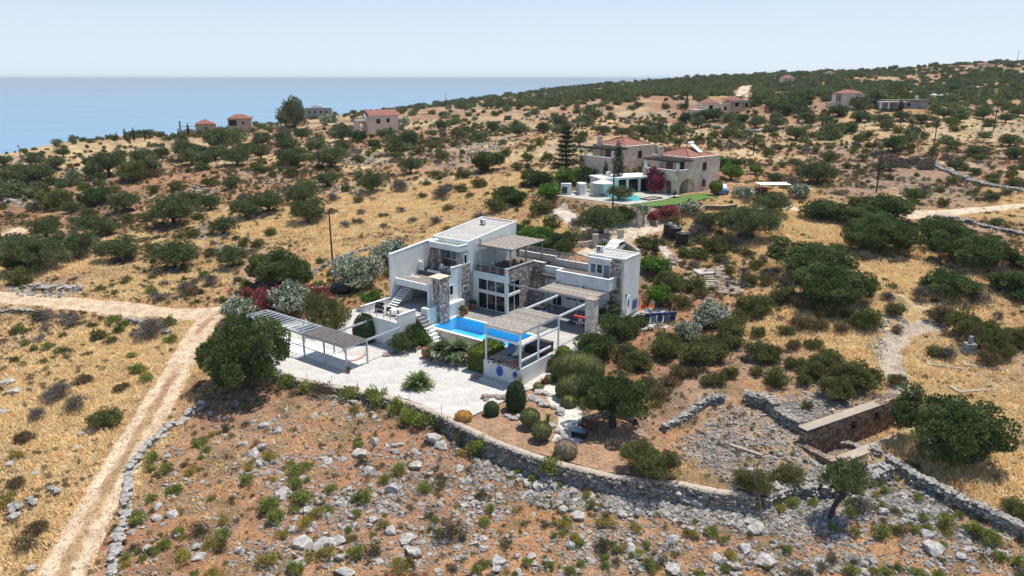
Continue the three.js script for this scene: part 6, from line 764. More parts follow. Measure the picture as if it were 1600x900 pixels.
for (const [i, [x, y, L, r]] of [[1480, 575, 2.6, -0.4], [1545, 577, 3.4, -0.45], [1530, 612, 3.4, 0.15], [1165, 705, 2.6, -0.7]].entries()) { const h = hit(x, y), t = thing('concrete_kerb', ['peaked old foundation kerb in the straw', 'longest old foundation kerb in the straw near the thicket', 'foundation kerb in the straw above the big tree', 'fallen concrete beam in the rubble yard'][i], 'kerb', 'old foundation kerbs'); t.position.set(h.x, h.y, h.z); t.rotation.y = r; part(t, 'long_side', bx(-L / 2, L / 2, -0.1, 0.18, -0.15, 0.15), mat.mortar); if (i < 3) { part(t, 'short_side', bx(-L / 2 - 0.3, -L / 2, -0.1, 0.16, -1.2, 0.15), mat.mortar); part(t, 'inner_bed', bx(-L / 2, L / 2, -0.1, 0.03, -1.2, -0.15), mat.soil); } }
// ------------------------------------------------------------------ utility poles and wires
const poleTops = [];
for (const [x, y, hp, l, w] of [[522, 443, 116, 'wooden utility pole at the villa parking', 1], [4, 386, 80, 'wooden utility pole at the short road bend near the sea', 0.9], [1177, 242, 38, 'utility pole on the orange grass slope', 1], [1369, 301, 66, 'wooden pole with a lamp arm in the bare stony field', 1], [1455, 253, 60, 'tall utility pole behind the ruined stone hut', 1], [957, 335, 84, 'utility pole in front of the pool of the stone houses', 1], [697, 174, 28, 'distant utility pole on the saddle', 1], [727, 180, 24, 'second distant utility pole on the saddle', 1], [70, 227, 18, 'street lamp post on the coast edge', 0.8], [32, 246, 20, 'leaning utility pole on the coast edge', 0.8], [446, 190, 36, 'utility pole behind the eucalyptus', 0.8], [674, 210, 24, 'utility pole at the gabled pink house', 0.8], [1552, 205, 40, 'utility pole in the fenced plot', 1], [1588, 102, 22, 'distant pylon on the hill crest', 1.4], [739, 400, 40, 'thin pole behind the main block', 0.5]]) {
  const h = hit(x, y), t = thing('utility_pole', l, 'pole', 'utility poles'), H = hp * h.k; t.position.set(h.x, h.y, h.z); part(t, 'shaft', cyl(0.14 * w, 0.09 * w, H, 0, 0, 0, 8), mat.pole); part(t, 'crossarm', bx(-0.7 * w, 0.7 * w, H - 0.5, H - 0.38, -0.05, 0.05), mat.pole); for (const s of [-0.6, 0, 0.6]) part(t, 'insulator', cyl(0.04, 0.03, 0.14, s * w, H - 0.38, 0, 6), mat.frame); poleTops.push([h.x, h.y + H - 0.3, h.z]);
}
for (const [i, j, sag, l] of [[1, 0, 2.6, 'power line from the bend pole to the villa parking pole'], [0, 5, 2.2, 'power line from the parking pole to the stone houses'], [3, 4, 0.9, 'power line between the stony field poles'], [5, 2, 1.5, 'power line from the stone houses up the orange slope']]) { const a = poleTops[i], b = poleTops[j], pts = []; for (let k = 0; k <= 12; k++) { const s = k / 12; pts.push([lerp(a[0], b[0], s), lerp(a[1], b[1], s) - sag * 4 * s * (1 - s), lerp(a[2], b[2], s)]); } const m = part(scene, 'power_line', tube(pts, 0.018, 24, 4), mat.black); tag(m, l, 'wire', 'power lines'); }
// ------------------------------------------------------------------ the two stone holiday houses with their pool
function hipRoof(w, d, h, over, x, y, z) { const a = w / 2 + over, b = d / 2 + over, r = Math.max(0, a - b) , q = Math.max(0, b - a), P = [[-a, 0, -b], [a, 0, -b], [a, 0, b], [-a, 0, b], [-r, h, -q], [r, h, q]], F = a >= b ? [[0, 4, 5, 1], [1, 5, 2], [2, 5, 4, 3], [3, 4, 0]] : [[0, 4, 1], [1, 4, 5, 2], [2, 5, 3], [3, 5, 4, 0]], pos = []; for (const f of F) for (let i = 1; i < f.length - 1; i++) for (const k of [f[0], f[i], f[i + 1]]) pos.push(P[k][0] + x, P[k][1] + y, P[k][2] + z); for (const k of [0, 1, 2, 0, 2, 3]) pos.push(P[k][0] + x, P[k][1] + y - 0.12, P[k][2] + z); const g = new THREE.BufferGeometry(); g.setAttribute('position', new THREE.Float32BufferAttribute(pos, 3)); g.computeVertexNormals(); return metreUV(g); }
// wall with openings in the x-y plane, thickness back along -z
function holedWall(w, h, t, holes, x0 = 0, y0 = 0) { const S = new THREE.Shape([[0, 0], [w, 0], [w, h], [0, h]].map((p) => new THREE.Vector2(p[0] + x0, p[1] + y0))); for (const o of holes) { const P = new THREE.Path(); if (o.arch) { P.moveTo(o.x0, o.y0); P.lineTo(o.x0, o.y1 - o.arch); P.absellipse((o.x0 + o.x1) / 2, o.y1 - o.arch, (o.x1 - o.x0) / 2, o.arch, Math.PI, 0, true); P.lineTo(o.x1, o.y0); P.lineTo(o.x0, o.y0); } else { P.moveTo(o.x0, o.y0); P.lineTo(o.x0, o.y1); P.lineTo(o.x1, o.y1); P.lineTo(o.x1, o.y0); P.lineTo(o.x0, o.y0); } S.holes.push(P); } const g = new THREE.ExtrudeGeometry(S, { depth: t, bevelEnabled: false, curveSegments: 14 }); g.translate(0, 0, -t); return g; }
const V2Y = Math.atan2(-V2A[1], V2A[0]); // local x along p; local z towards the viewer, q = -z... q runs to the sea side
function v2place(o, p, q, y = 0) { const [x, z] = v2xz(p, q); o.position.set(x, V2H + y, z); o.rotation.y = V2Y; o.scale.setScalar(V2S); return o; }
function winF(parent, x0, x1, y0, y1, z, m = mat.shutter, name = 'window') { const w = part(parent, name, bx(x0, x1, y0, y1, z - 0.03, z + 0.03), m); part(w, 'pane', bx(x0 + 0.1, x1 - 0.1, y0 + 0.1, y1 - 0.1, z + 0.03, z + 0.045), mat.glass); part(w, 'sill', bx(x0 - 0.08, x1 + 0.08, y0 - 0.14, y0 - 0.02, z - 0.03, z + 0.14), mat.darkWood); return w; }
function stoneHouse(label, p, q, y) { // local: x along p, -z along q
  const t = v2place(thing('stone_house', label, 'house', 'stone holiday houses'), p, q, y);
  const front = holedWall(11, 5.4, 0.5, [{ x0: 0.7, x1: 4.6, y0: 0.02, y1: 2.5, arch: 1.6 }]); // full-height wall seen on the right
  const S = new THREE.Shape([[0, 0], [11, 0], [11, 5.4], [3.4, 5.4], [3.4, 3.7], [0, 3.7]].map((k) => new THREE.Vector2(...k))); { const P = new THREE.Path(); P.moveTo(0.7, 0.05); P.lineTo(0.7, 0.8); P.absellipse(2.65, 0.8, 1.95, 1.5, Math.PI, 0, true); P.lineTo(4.6, 0.05); P.lineTo(0.7, 0.05); S.holes.push(P); } const gf = new THREE.ExtrudeGeometry(S, { depth: 0.4, bevelEnabled: false, curveSegments: 16 }); gf.translate(0, 0, -0.4);
  part(t, 'front_wall', metreUV(gf), mat.paleStone);
  const side = holedWall(6.4, 3.7, 0.4, [{ x0: 0.6, x1: 1.9, y0: 0.05, y1: 2.2, arch: 0.65 }]); side.rotateY(-Math.PI / 2); side.translate(0, 0, 0); { const g = side; g.scale(1, 1, -1); const a = g.index ? g.toNonIndexed() : g; const pp = a.attributes.position.array; for (let i = 0; i < pp.length; i += 9) for (let k = 0; k < 3; k++) { const s = pp[i + 3 + k]; pp[i + 3 + k] = pp[i + 6 + k]; pp[i + 6 + k] = s; } a.computeVertexNormals(); a.computeBoundingBox(); const b = a.boundingBox; a.translate(-b.min.x, 0, -0.41 - b.max.z); part(t, 'side_wall', metreUV(a), mat.paleStone); }
  part(t, 'rear_block', bx(3.4, 11, 0, 5.4, -8, -0.401), mat.paleStone); part(t, 'porch_back', bx(0.45, 3.39, 0, 3.0, -7, -3.2), mat.stonePlain); part(t, 'terrace_floor', bx(0.41, 3.39, 2.9, 3.1, -6.8, -0.41), mat.paving);
  part(t, 'terrace_parapet', [bx(-0.03, 3.4, 3.7, 3.78, -0.43, 0.03), bx(-0.03, 0.43, 3.7, 3.78, -6.8, -0.43)], mat.cap);
  const rf = part(t, 'roof', hipRoof(7.0, 7.2, 1.15, -0.1, 7.2, 5.48, -4.2), mat.roofTile); part(rf, 'ridge', [bar([3.8, 5.5, -0.75], [7.1, 6.66, -4.1], 0.14), bar([10.6, 5.5, -0.75], [7.3, 6.66, -4.1], 0.14), bar([3.8, 5.5, -7.7], [7.1, 6.66, -4.3], 0.14)], mat.terracotta);
  part(t, 'eave_coping', [bx(3.35, 11.05, 5.4, 5.52, -0.5, 0.05), bx(10.6, 11.05, 5.4, 5.52, -8.05, -0.5), bx(3.35, 3.8, 5.4, 5.52, -8.05, -0.5)], mat.paleStone);
  const pg = part(t, 'terrace_pergola', [bar([-0.3, 5.1, 0.1], [3.6, 5.1, 0.1], 0.14), bar([-0.3, 5.1, -6.6], [3.4, 5.1, -6.6], 0.14), bar([0.1, 5.05, 0.2], [0.1, 5.05, -6.8], 0.16)], mat.darkWood); for (let i = 0; i < 16; i++) part(pg, 'rafter', bx(-0.5, 3.45, 5.17, 5.27, -6.6 + i * 0.44, -6.46 + i * 0.44), mat.darkWood);
  for (const [x, z] of [[0.2, -0.2], [0.2, -6.5]]) part(t, 'pillar', bx(x - 0.2, x + 0.2, 3.1, 4.98, z - 0.2, z + 0.2), mat.white);
  winF(t, 6.35, 7.4, 3.45, 4.6, 0.0); winF(t, 6.45, 7.45, 0.95, 1.85, 0.0); winF(t, 4.6, 5.0, 0, 0.01, -9);
  const d1 = part(t, 'terrace_door', bx(3.36, 3.41, 3.12, 4.9, -2.2, -1.3), mat.shutter); part(d1, 'pane', bx(3.33, 3.36, 3.4, 4.8, -2.05, -1.45), mat.glass); part(t, 'terrace_door', bx(3.36, 3.41, 3.12, 4.9, -4.9, -3.6), mat.shutter); part(t, 'terrace_window', bx(3.36, 3.41, 3.9, 4.6, -3.1, -2.6), mat.shutter);
  const ch = part(t, 'chimney', bx(2.7, 3.4, 3.1, 6.5, -6.3, -5.6), mat.paleStone); part(ch, 'cap', [bx(2.62, 3.48, 6.5, 6.6, -6.38, -5.52), bx(2.75, 2.9, 6.6, 6.85, -6.2, -5.7), bx(3.2, 3.35, 6.6, 6.85, -6.2, -5.7), bx(2.62, 3.48, 6.85, 6.95, -6.38, -5.52)], mat.paleStone);
  return t;
}
{ const a = stoneHouse('nearer stone house with red hip roof, arches and solar panel', 0, 0, 0); const sp = part(a, 'solar_heater', new RoundedBoxGeometry(1.1, 0.06, 2.2, 1, 0.02).rotateX(0.55).translate(8.0, 6.55, -2.6), mat.cap); part(sp, 'tank', new THREE.CapsuleGeometry(0.24, 1.0, 6, 14).rotateZ(Math.PI / 2).translate(8.0, 7.3, -3.8), mat.frame); stoneHouse('rear stone house with red hip roof behind the cypresses', 0.2, 13.6, 0.9); }
{ const w = v2place(thing('poolside_wing', 'long low white poolside wing with glazed arcade', 'building', null), -8.5, 7.8, 0); w.rotation.y = V2Y - 0.33; part(w, 'roof', bx(-0.2, 9.2, 2.25, 2.55, -4.2, 0.3), mat.cap); part(w, 'back_wall', bx(0, 9, 0, 2.25, -4, -2.2), mat.white); for (const x of [0, 2.6, 4.4, 6.6, 8.7]) part(w, 'pier', bx(x, x + 0.32, 0, 2.25, -0.35, 0), mat.white); part(w, 'solid_wall', bx(0.32, 2.6, 0, 2.25, -0.33, -0.05), mat.white); for (const [x0, x1] of [[2.92, 4.4], [4.72, 6.6], [6.92, 8.7]]) part(w, 'glass_door', bx(x0, x1, 0.02, 2.1, -0.6, -0.55), mat.glass); part(w, 'chimney', bx(2.0, 2.6, 2.55, 3.2, -2.6, -2.0), mat.cap);
  const k = v2place(thing('outdoor_kitchen', 'rounded white outdoor kitchen walls at the terrace end', 'outdoor kitchen', null), -12.6, 10.6, 0); k.rotation.y = V2Y - 0.6; part(k, 'counter', bx(-1.4, 0.2, 0, 1.8, -0.8, 0), mat.white); part(k, 'curved_wall', new THREE.CylinderGeometry(1.3, 1.3, 1.8, 20, 1, false, 0, Math.PI).translate(1.3, 0.9, -0.6), mat.white); part(k, 'screen_wall', bx(3.2, 5.4, 0, 1.8, -0.9, -0.6), mat.white); part(k, 'oven_niche', bx(-1.3, -0.5, 0.3, 1.3, 0, 0.02), mat.dark);
  sheet('poolside_terrace', [[-15, 12.4], [-12.9, -1.3], [-6, -1.8], [0.2, -0.9], [0.2, 8], [-4, 11], [-9, 13]].map((p) => v2xz(...p)), V2H + 0.09, mat.paleDeck, 0.4);
  sheet('pool_lawn', [[-12.8, -1.4], [-13.4, -3.9], [-7, -5.6], [3.6, -5.2], [5, -1.4], [0.3, -1.0], [-6, -1.95]].map((p) => v2xz(...p)), V2H + 0.07, mat.lawn, 0.3);
  const pl = thing('swimming_pool', 'turquoise pool with a round island at the stone houses', 'pool', null), P = [[-11.2, 0.9], [-9.0, -0.2], [-6.4, 1.6], [-4.9, 4.9], [-8.2, 7.6], [-9.6, 5.2]].map((p) => v2xz(...p)); const s = new THREE.Shape(P.map(([x, z]) => new THREE.Vector2(x, -z))); const g = new THREE.ShapeGeometry(s); g.rotateX(-Math.PI / 2); g.translate(0, V2H + 0.105, 0); part(pl, 'basin_tiles', metreUV(g), mat.pool2); const g2 = g.clone(); g2.translate(0, 0.02, 0); part(pl, 'water', g2, mat.water);
  const isl = v2place(thing('pool_island', 'dark framed sunken seat beside the turquoise pool', 'seat', null), -6.2, -0.2, 0.12); part(isl, 'frame', [bx(-1.6, 1.6, 0, 0.14, -0.9, -0.75), bx(-1.6, 1.6, 0, 0.14, 0.75, 0.9), bx(-1.6, -1.45, 0, 0.14, -0.75, 0.75), bx(1.45, 1.6, 0, 0.14, -0.75, 0.75)], mat.wood); part(isl, 'bed', bx(-1.45, 1.45, 0, 0.05, -0.75, 0.75), mat.paving);
  const pr = v2place(thing('parasol', 'beige parasol standing on the poolside terrace', 'parasol', null), -9.3, 6.9, 0.1); part(pr, 'pole', cyl(0.04, 0.04, 2.3, 0, 0, 0, 8), mat.darkWood); const cp = part(pr, 'canopy', new THREE.ConeGeometry(1.75, 0.6, 8, 1, false).translate(0, 2.25, 0), mat.canvas); part(cp, 'finial', new THREE.SphereGeometry(0.06, 8, 6).translate(0, 2.6, 0), mat.darkWood); part(pr, 'base', cyl(0.35, 0.3, 0.12, 0, 0, 0, 14), mat.dark);
  const cr = v2place(thing('parked_car', 'blue car parked by the nearer stone house', 'car', null), 6.8, -3.2, 0.0); cr.rotation.y = V2Y + 0.9; carBody(cr, mat.carBlue);
  const rt = clipped('topiary_ball', 'round lime-green ball tree beside the blue car', new THREE.SphereGeometry(1.1, 18, 12).scale(1, 0.85, 1).translate(0, 1.5, 0), LIME, 2600, 0.1, 0, 0, 0, 0, (() => { const [x, z] = v2xz(4.6, -4.0); return { x, z, y: V2H }; })()); part(rt, 'trunk', cyl(0.08, 0.06, 1.0, 0, 0, 0, 7), mat.bark);
  for (const [x, y, w, l] of [[890, 290, 40, 'green hedge behind the outdoor kitchen'], [930, 280, 36, 'green hedge behind the white poolside wing'], [1000, 275, 36, 'green hedge between the two stone houses'], [985, 278, 30, 'lower green hedge between cypress and stone house']]) plant('bright', x, y, w, l, 'hedge', 'hedges at the stone houses', { name: 'hedge_bush', tall: 0.9 });
  { const h = hit(1262, 303), t = thing('white_canopy', 'white tarpaulin canopy at the plot by the bare stony field', 'canopy', null); t.position.set(h.x, h.y, h.z); part(t, 'sheet', bx(-2.6, 2.6, 1.7, 1.76, -1.6, 1.6), mat.cap); for (const x of [-2.4, 2.4]) for (const z of [-1.4, 1.4]) part(t, 'post', cyl(0.05, 0.05, 1.7, x, 0, z, 6), mat.steel); t.position.x -= 6; }
}
// ------------------------------------------------------------------ distant houses
const SEEN = { gabled_house: [38, 7.6], hip_roof_house: [29, 8.9], chimney_house: [27, 7.4], flat_roof_house: [22, 9.2], terraced_house: [34, 9.6], pink_house: [28, 8.3], bungalow: [19, 5.0], hill_house: [14, 9], crest_house: [9, 7.4], crest_bungalow: [6, 6] }; // height in pixels, height as built
function farHouse(name, label, px, py, turn, build) { const h = hit(px, py), t = thing(name, label, 'house', 'distant houses'), [hp, hb] = SEEN[name]; t.scale.setScalar(hp * h.k / hb); t.position.set(h.x, h.y - 0.3, h.z); t.rotation.y = turn; build(t, h); return t; }
const win = (t, x, y, z, w = 0.9, hh = 1.2) => { const f = part(t, 'window', bx(x - w / 2, x + w / 2, y, y + hh, z, z + 0.08), mat.shutter); part(f, 'pane', bx(x - w / 2 + 0.12, x + w / 2 - 0.12, y + 0.12, y + hh - 0.12, z + 0.08, z + 0.1), mat.glass); };
const winX = (t, x, y, z, w = 0.9, hh = 1.2) => { const f = part(t, 'window', bx(x, x + 0.08, y, y + hh, z - w / 2, z + w / 2), mat.shutter); part(f, 'pane', bx(x + 0.08, x + 0.1, y + 0.12, y + hh - 0.12, z - w / 2 + 0.12, z + w / 2 - 0.12), mat.glass); };
function gable(w, d, h, x, y, z) { const a = w / 2 + 0.3, b = d / 2 + 0.3, pos = []; const P = [[-a, 0, -b], [a, 0, -b], [a, 0, b], [-a, 0, b], [-a, h, 0], [a, h, 0]]; for (const f of [[3, 2, 5], [3, 5, 4], [1, 0, 4], [1, 4, 5], [0, 3, 4], [2, 1, 5], [0, 1, 2], [0, 2, 3]]) for (const k of f) pos.push(P[k][0] + x, P[k][1] + y, P[k][2] + z); const g = new THREE.BufferGeometry(); g.setAttribute('position', new THREE.Float32BufferAttribute(pos, 3)); g.computeVertexNormals(); return metreUV(g); }
farHouse('gabled_house', 'pink gabled house with red roof and arched porch', 597, 208, 0.62, (t) => { part(t, 'wall', bx(-5.2, 4.2, 0, 5.8, -3, 3), mat.pinkWall); part(t, 'gable_end', extrudeSide([[-3, 5.79], [3, 5.79], [0, 7.3]], 4.0, 4.2), mat.pinkWall); part(t, 'roof', gable(9.6, 6, 1.6, -0.4, 5.8, 0), mat.roofTile2); part(t, 'porch', holedWall(4.2, 4.6, 3, [{ x0: -8.6, x1: -6.2, y0: 1.4, y1: 4.2, arch: 1.2 }], -9.4, 0).translate(0, 0, 3), mat.pinkWall); win(t, -2.5, 3.4, 3, 1.3, 1.4); win(t, 0.8, 3.6, 3, 1.0, 1.3); win(t, 1.4, 0.9, 3, 1.0, 1.2); winX(t, 4.2, 3.6, 0.3, 1.0, 1.5); winX(t, 4.2, 0.6, -0.8, 0.9, 1.4); const d = part(t, 'door', bx(4.2, 4.28, 0.2, 2.3, 0.9, 1.9), mat.shutter); part(d, 'handle', bx(4.28, 4.32, 1.1, 1.2, 1.0, 1.06), mat.steel); part(t, 'rear_wing', bx(1, 8, 0, 5.4, -11, -5), mat.pinkWall); part(t, 'rear_roof', hipRoof(7, 6, 1.5, 0.3, 4.5, 5.45, -8), mat.roofTile); winX(t, 8, 3.2, -8, 0.9, 1.2); part(t, 'solar_heater', [bx(-6.6, -5.6, 4.9, 5.6, 0, 0.3), new THREE.BoxGeometry(1.0, 0.08, 2).rotateX(0.7).translate(-5.6, 5.6, 1.2)], mat.cap); part(t, 'chimney', bx(-5, -4.3, 5.8, 7.6, -1.6, -0.9), mat.pinkWall); });
farHouse('hip_roof_house', 'stone house with red hip roof, balcony and dark arch by the sea', 376, 207, 0.25, (t) => { part(t, 'wall', bx(-1, 5.5, 0, 7, -3.5, 3), mat.stonePlain); part(t, 'balcony_block', [bx(-5, -1, 0, 3.6, -3.5, 3), bx(-5, -4.6, 3.6, 6.6, -3.5, 3), bx(-5, -1, 6.3, 6.8, -3.5, 3)], mat.stonePlain); part(t, 'recess', bx(-4.6, -1.0, 3.6, 6.3, -3.4, 0.5), mat.dark); part(t, 'arch', new THREE.CylinderGeometry(1.3, 1.3, 0.1, 20).rotateX(Math.PI / 2).translate(-2.6, 1.2, 3.02), mat.dark); part(t, 'roof', hipRoof(10.4, 6.6, 1.9, 0.3, 0.2, 7.0, -0.2), mat.roofTile); part(t, 'solar_tank', bx(5.4, 6.4, 7.2, 7.9, -1, 0), mat.cap); part(t, 'carport', [bx(-9, -5.1, 2.2, 2.35, -2, 3), bx(-9, -8.8, 0, 2.2, 2.7, 2.9)], mat.darkWood); win(t, 1.8, 4.3, 3, 1, 1.3); });
farHouse('chimney_house', 'low stone house with red roof and tall chimney by the sea', 312, 213, 0.35, (t) => { part(t, 'wall', bx(-1, 7, 0, 5.6, -4, 2.4), mat.stonePlain); part(t, 'roof', hipRoof(7.4, 6.6, 1.8, 0.2, 2.6, 5.6, -0.8), mat.roofTile); part(t, 'terrace', bx(-7.5, -1, 0, 2.6, -4, 2.4), mat.stonePlain); const p = part(t, 'pergola', bx(-7, -0.9, 4.6, 4.8, -3.5, 2.2), mat.greyWall); for (const x of [-6.8, -4, -1.2]) part(p, 'post', bx(x - 0.1, x + 0.1, 2.6, 4.6, 2, 2.2), mat.cap); part(t, 'chimney', bx(-7.6, -6.9, 0, 6.8, -1, -0.3), mat.greyWall); win(t, 3, 3.2, 2.4, 1, 1.2); });
farHouse('flat_roof_house', 'grey flat-roofed house above the sea with rooftop water heaters', 500, 184, 0.15, (t) => { part(t, 'wall', bx(-8, 8, 0, 6.2, -4, 4), mat.greyWall); part(t, 'roof_parapet', [bx(-8.1, 8.1, 6.2, 6.8, 3.8, 4.1), bx(-8.1, -7.9, 6.2, 6.8, -4, 3.8)], mat.greyWall); part(t, 'stair_house', bx(-5, 1, 6.2, 8.2, -3, 1), mat.frame); part(t, 'water_heater', [bx(-3, -1.5, 8.2, 9.4, -1, 0), bx(0, 2, 6.8, 7.9, 1, 2.4)], mat.cap); for (const x of [-6, -2.6, 1.2, 4.6]) win(t, x, 3.4, 4, 1.2, 1.5); });
farHouse('terraced_house', 'stone house pair with two small red roofs on the slope', 1122, 184, 0.12, (t) => { part(t, 'lower_terrace', [bx(-12, -6, -0.5, 4, -4, 4.4), bx(-6, 1.5, -0.5, 3.2, 1, 5)], mat.paleStone); part(t, 'wall', bx(-8, -0.5, 0, 6.8, -5, 1), mat.paleStone); part(t, 'roof', hipRoof(7.2, 5.8, 1.7, 0.2, -4.2, 6.8, -2), mat.roofTile); part(t, 'middle_block', bx(-0.5, 4.5, 0, 6.6, -4, 2.2), mat.paleStone); part(t, 'upper_block', bx(4.5, 14, 0, 8, -5, 1.5), mat.paleStone); part(t, 'upper_roof', hipRoof(8, 6, 1.6, 0.2, 6.5, 8, -2), mat.roofTile); part(t, 'chimney', bx(11, 12, 8, 10, -2, -1), mat.paleStone); win(t, -4, 3.8, 1, 1.8, 2); win(t, 2, 3.6, 2.2, 1.3, 1.6); win(t, 7.5, 5.2, 1.5, 1.7, 1.8); win(t, 12, 5, 1.5, 1.4, 1.7); win(t, 8, 1.2, 1.5, 1.4, 1.8); part(t, 'balcony', [bx(4.6, 10, 6.8, 7, 1.5, 3), bx(4.7, 4.85, 4.2, 6.8, 2.8, 2.95), bx(9.8, 9.95, 4.2, 6.8, 2.8, 2.95)], mat.shutter); part(t, 'lower_door', bx(-0.2, 2.6, 0.2, 2.2, 2.2, 2.3), mat.dark); });
farHouse('pink_house', 'tall pink house with red hip roof beside the bungalow', 1324, 168, -0.1, (t) => { part(t, 'wall', bx(-4, 6, 0, 6.8, -4, 3), mat.pinkWall); part(t, 'side_block', bx(-6.2, -4, 0, 6.4, -4, 2), mat.pinkWall); part(t, 'roof', hipRoof(11.4, 7, 1.5, 0.3, -0.1, 6.8, -0.5), mat.roofTile2); part(t, 'porch', bx(-9, -6.2, 0, 2.8, -3, 2.4), mat.pinkWall); win(t, 2.6, 4.7, 3, 0.9, 0.7); win(t, 4.2, 4.7, 3, 0.9, 0.7); win(t, 0, 1.5, 3, 1, 0.8); win(t, 3.4, 1.4, 3, 1, 0.9); win(t, -5.6, 3.2, 2, 0.6, 2.6); win(t, -4.6, 3.2, 2, 0.6, 2.6); part(t, 'downpipe', bx(3.1, 3.22, 0, 6.7, 3, 3.1), mat.shutter); });
farHouse('bungalow', 'long low bungalow with white porch roof on the hill', 1400, 168, 0.05, (t) => { part(t, 'wall', bx(-6, 12, 0, 3, -4, 2), mat.greyWall); part(t, 'roof', bx(-6.5, 13, 3, 3.5, -4.5, 2.6), M(rgb(0.34, 0.27, 0.24), { map: tTile })); part(t, 'porch_roof', bx(-9.5, 1.5, 2.6, 2.9, 1.8, 5), mat.cap); for (const x of [-9.2, -5.8, -1.9]) part(t, 'porch_pillar', bx(x - 0.3, x + 0.3, 0, 2.6, 4.3, 4.9), mat.cap); const d = part(t, 'door', bx(-4.5, -3.3, 0, 2.2, 2, 2.1), mat.shutter); part(d, 'pane', bx(-4.2, -3.6, 0.9, 1.9, 2.1, 2.12), mat.glass); win(t, 4, 1, 2, 1.4, 1.2); part(t, 'chimney', bx(8, 9, 3.5, 5.2, -1, 0), mat.cap); });
farHouse('hill_house', 'small house with red roof high on the wooded hillside', 1229, 131, 0, (t) => { part(t, 'wall', bx(-6, 6, 0, 6, -4, 4), mat.pinkWall); part(t, 'porch', bx(-5, 4, 0, 3, 4, 6), mat.cap); part(t, 'roof', hipRoof(12, 8, 3, 0.4, 0, 6, 0), mat.roofTile2); win(t, -2, 4, 4, 1.4, 1.4); win(t, 2, 4, 4, 1.4, 1.4); });
farHouse('crest_house', 'pale house on the hill crest against the sky', 1296, 119, 0, (t) => { part(t, 'wall', bx(-7, 7, 0, 5, -4, 4), mat.pinkWall); part(t, 'roof', hipRoof(8, 8, 2.4, 0.3, 0, 5, 0), mat.roofTile2); win(t, -2, 2, 4, 1.6, 1.6); });
farHouse('crest_bungalow', 'reddish roofed building near the far hill crest', 1535, 104, 0, (t) => { part(t, 'wall', bx(-10, 10, 0, 4, -4, 4), mat.pinkWall); part(t, 'roof', hipRoof(20, 8, 2, 0.3, 0, 4, 0), mat.roofTile2); win(t, -3, 1.4, 4, 1.6, 1.4); });
for (const [i, [x, y]] of [[1458, 156], [1470, 157]].entries()) { const h = hit(x, y), t = thing('parasol', ['pale green parasol on the hill beside the bungalow', 'smaller pale parasol on the hill beyond the bungalow'][i], 'parasol', null); t.position.set(h.x, h.y, h.z); part(t, 'canopy', new THREE.ConeGeometry(2 - i * 0.6, 0.8, 8).translate(0, 2.6, 0), mat.canvas); part(t, 'pole', cyl(0.05, 0.05, 2.4, 0, 0, 0, 6), mat.steel); }
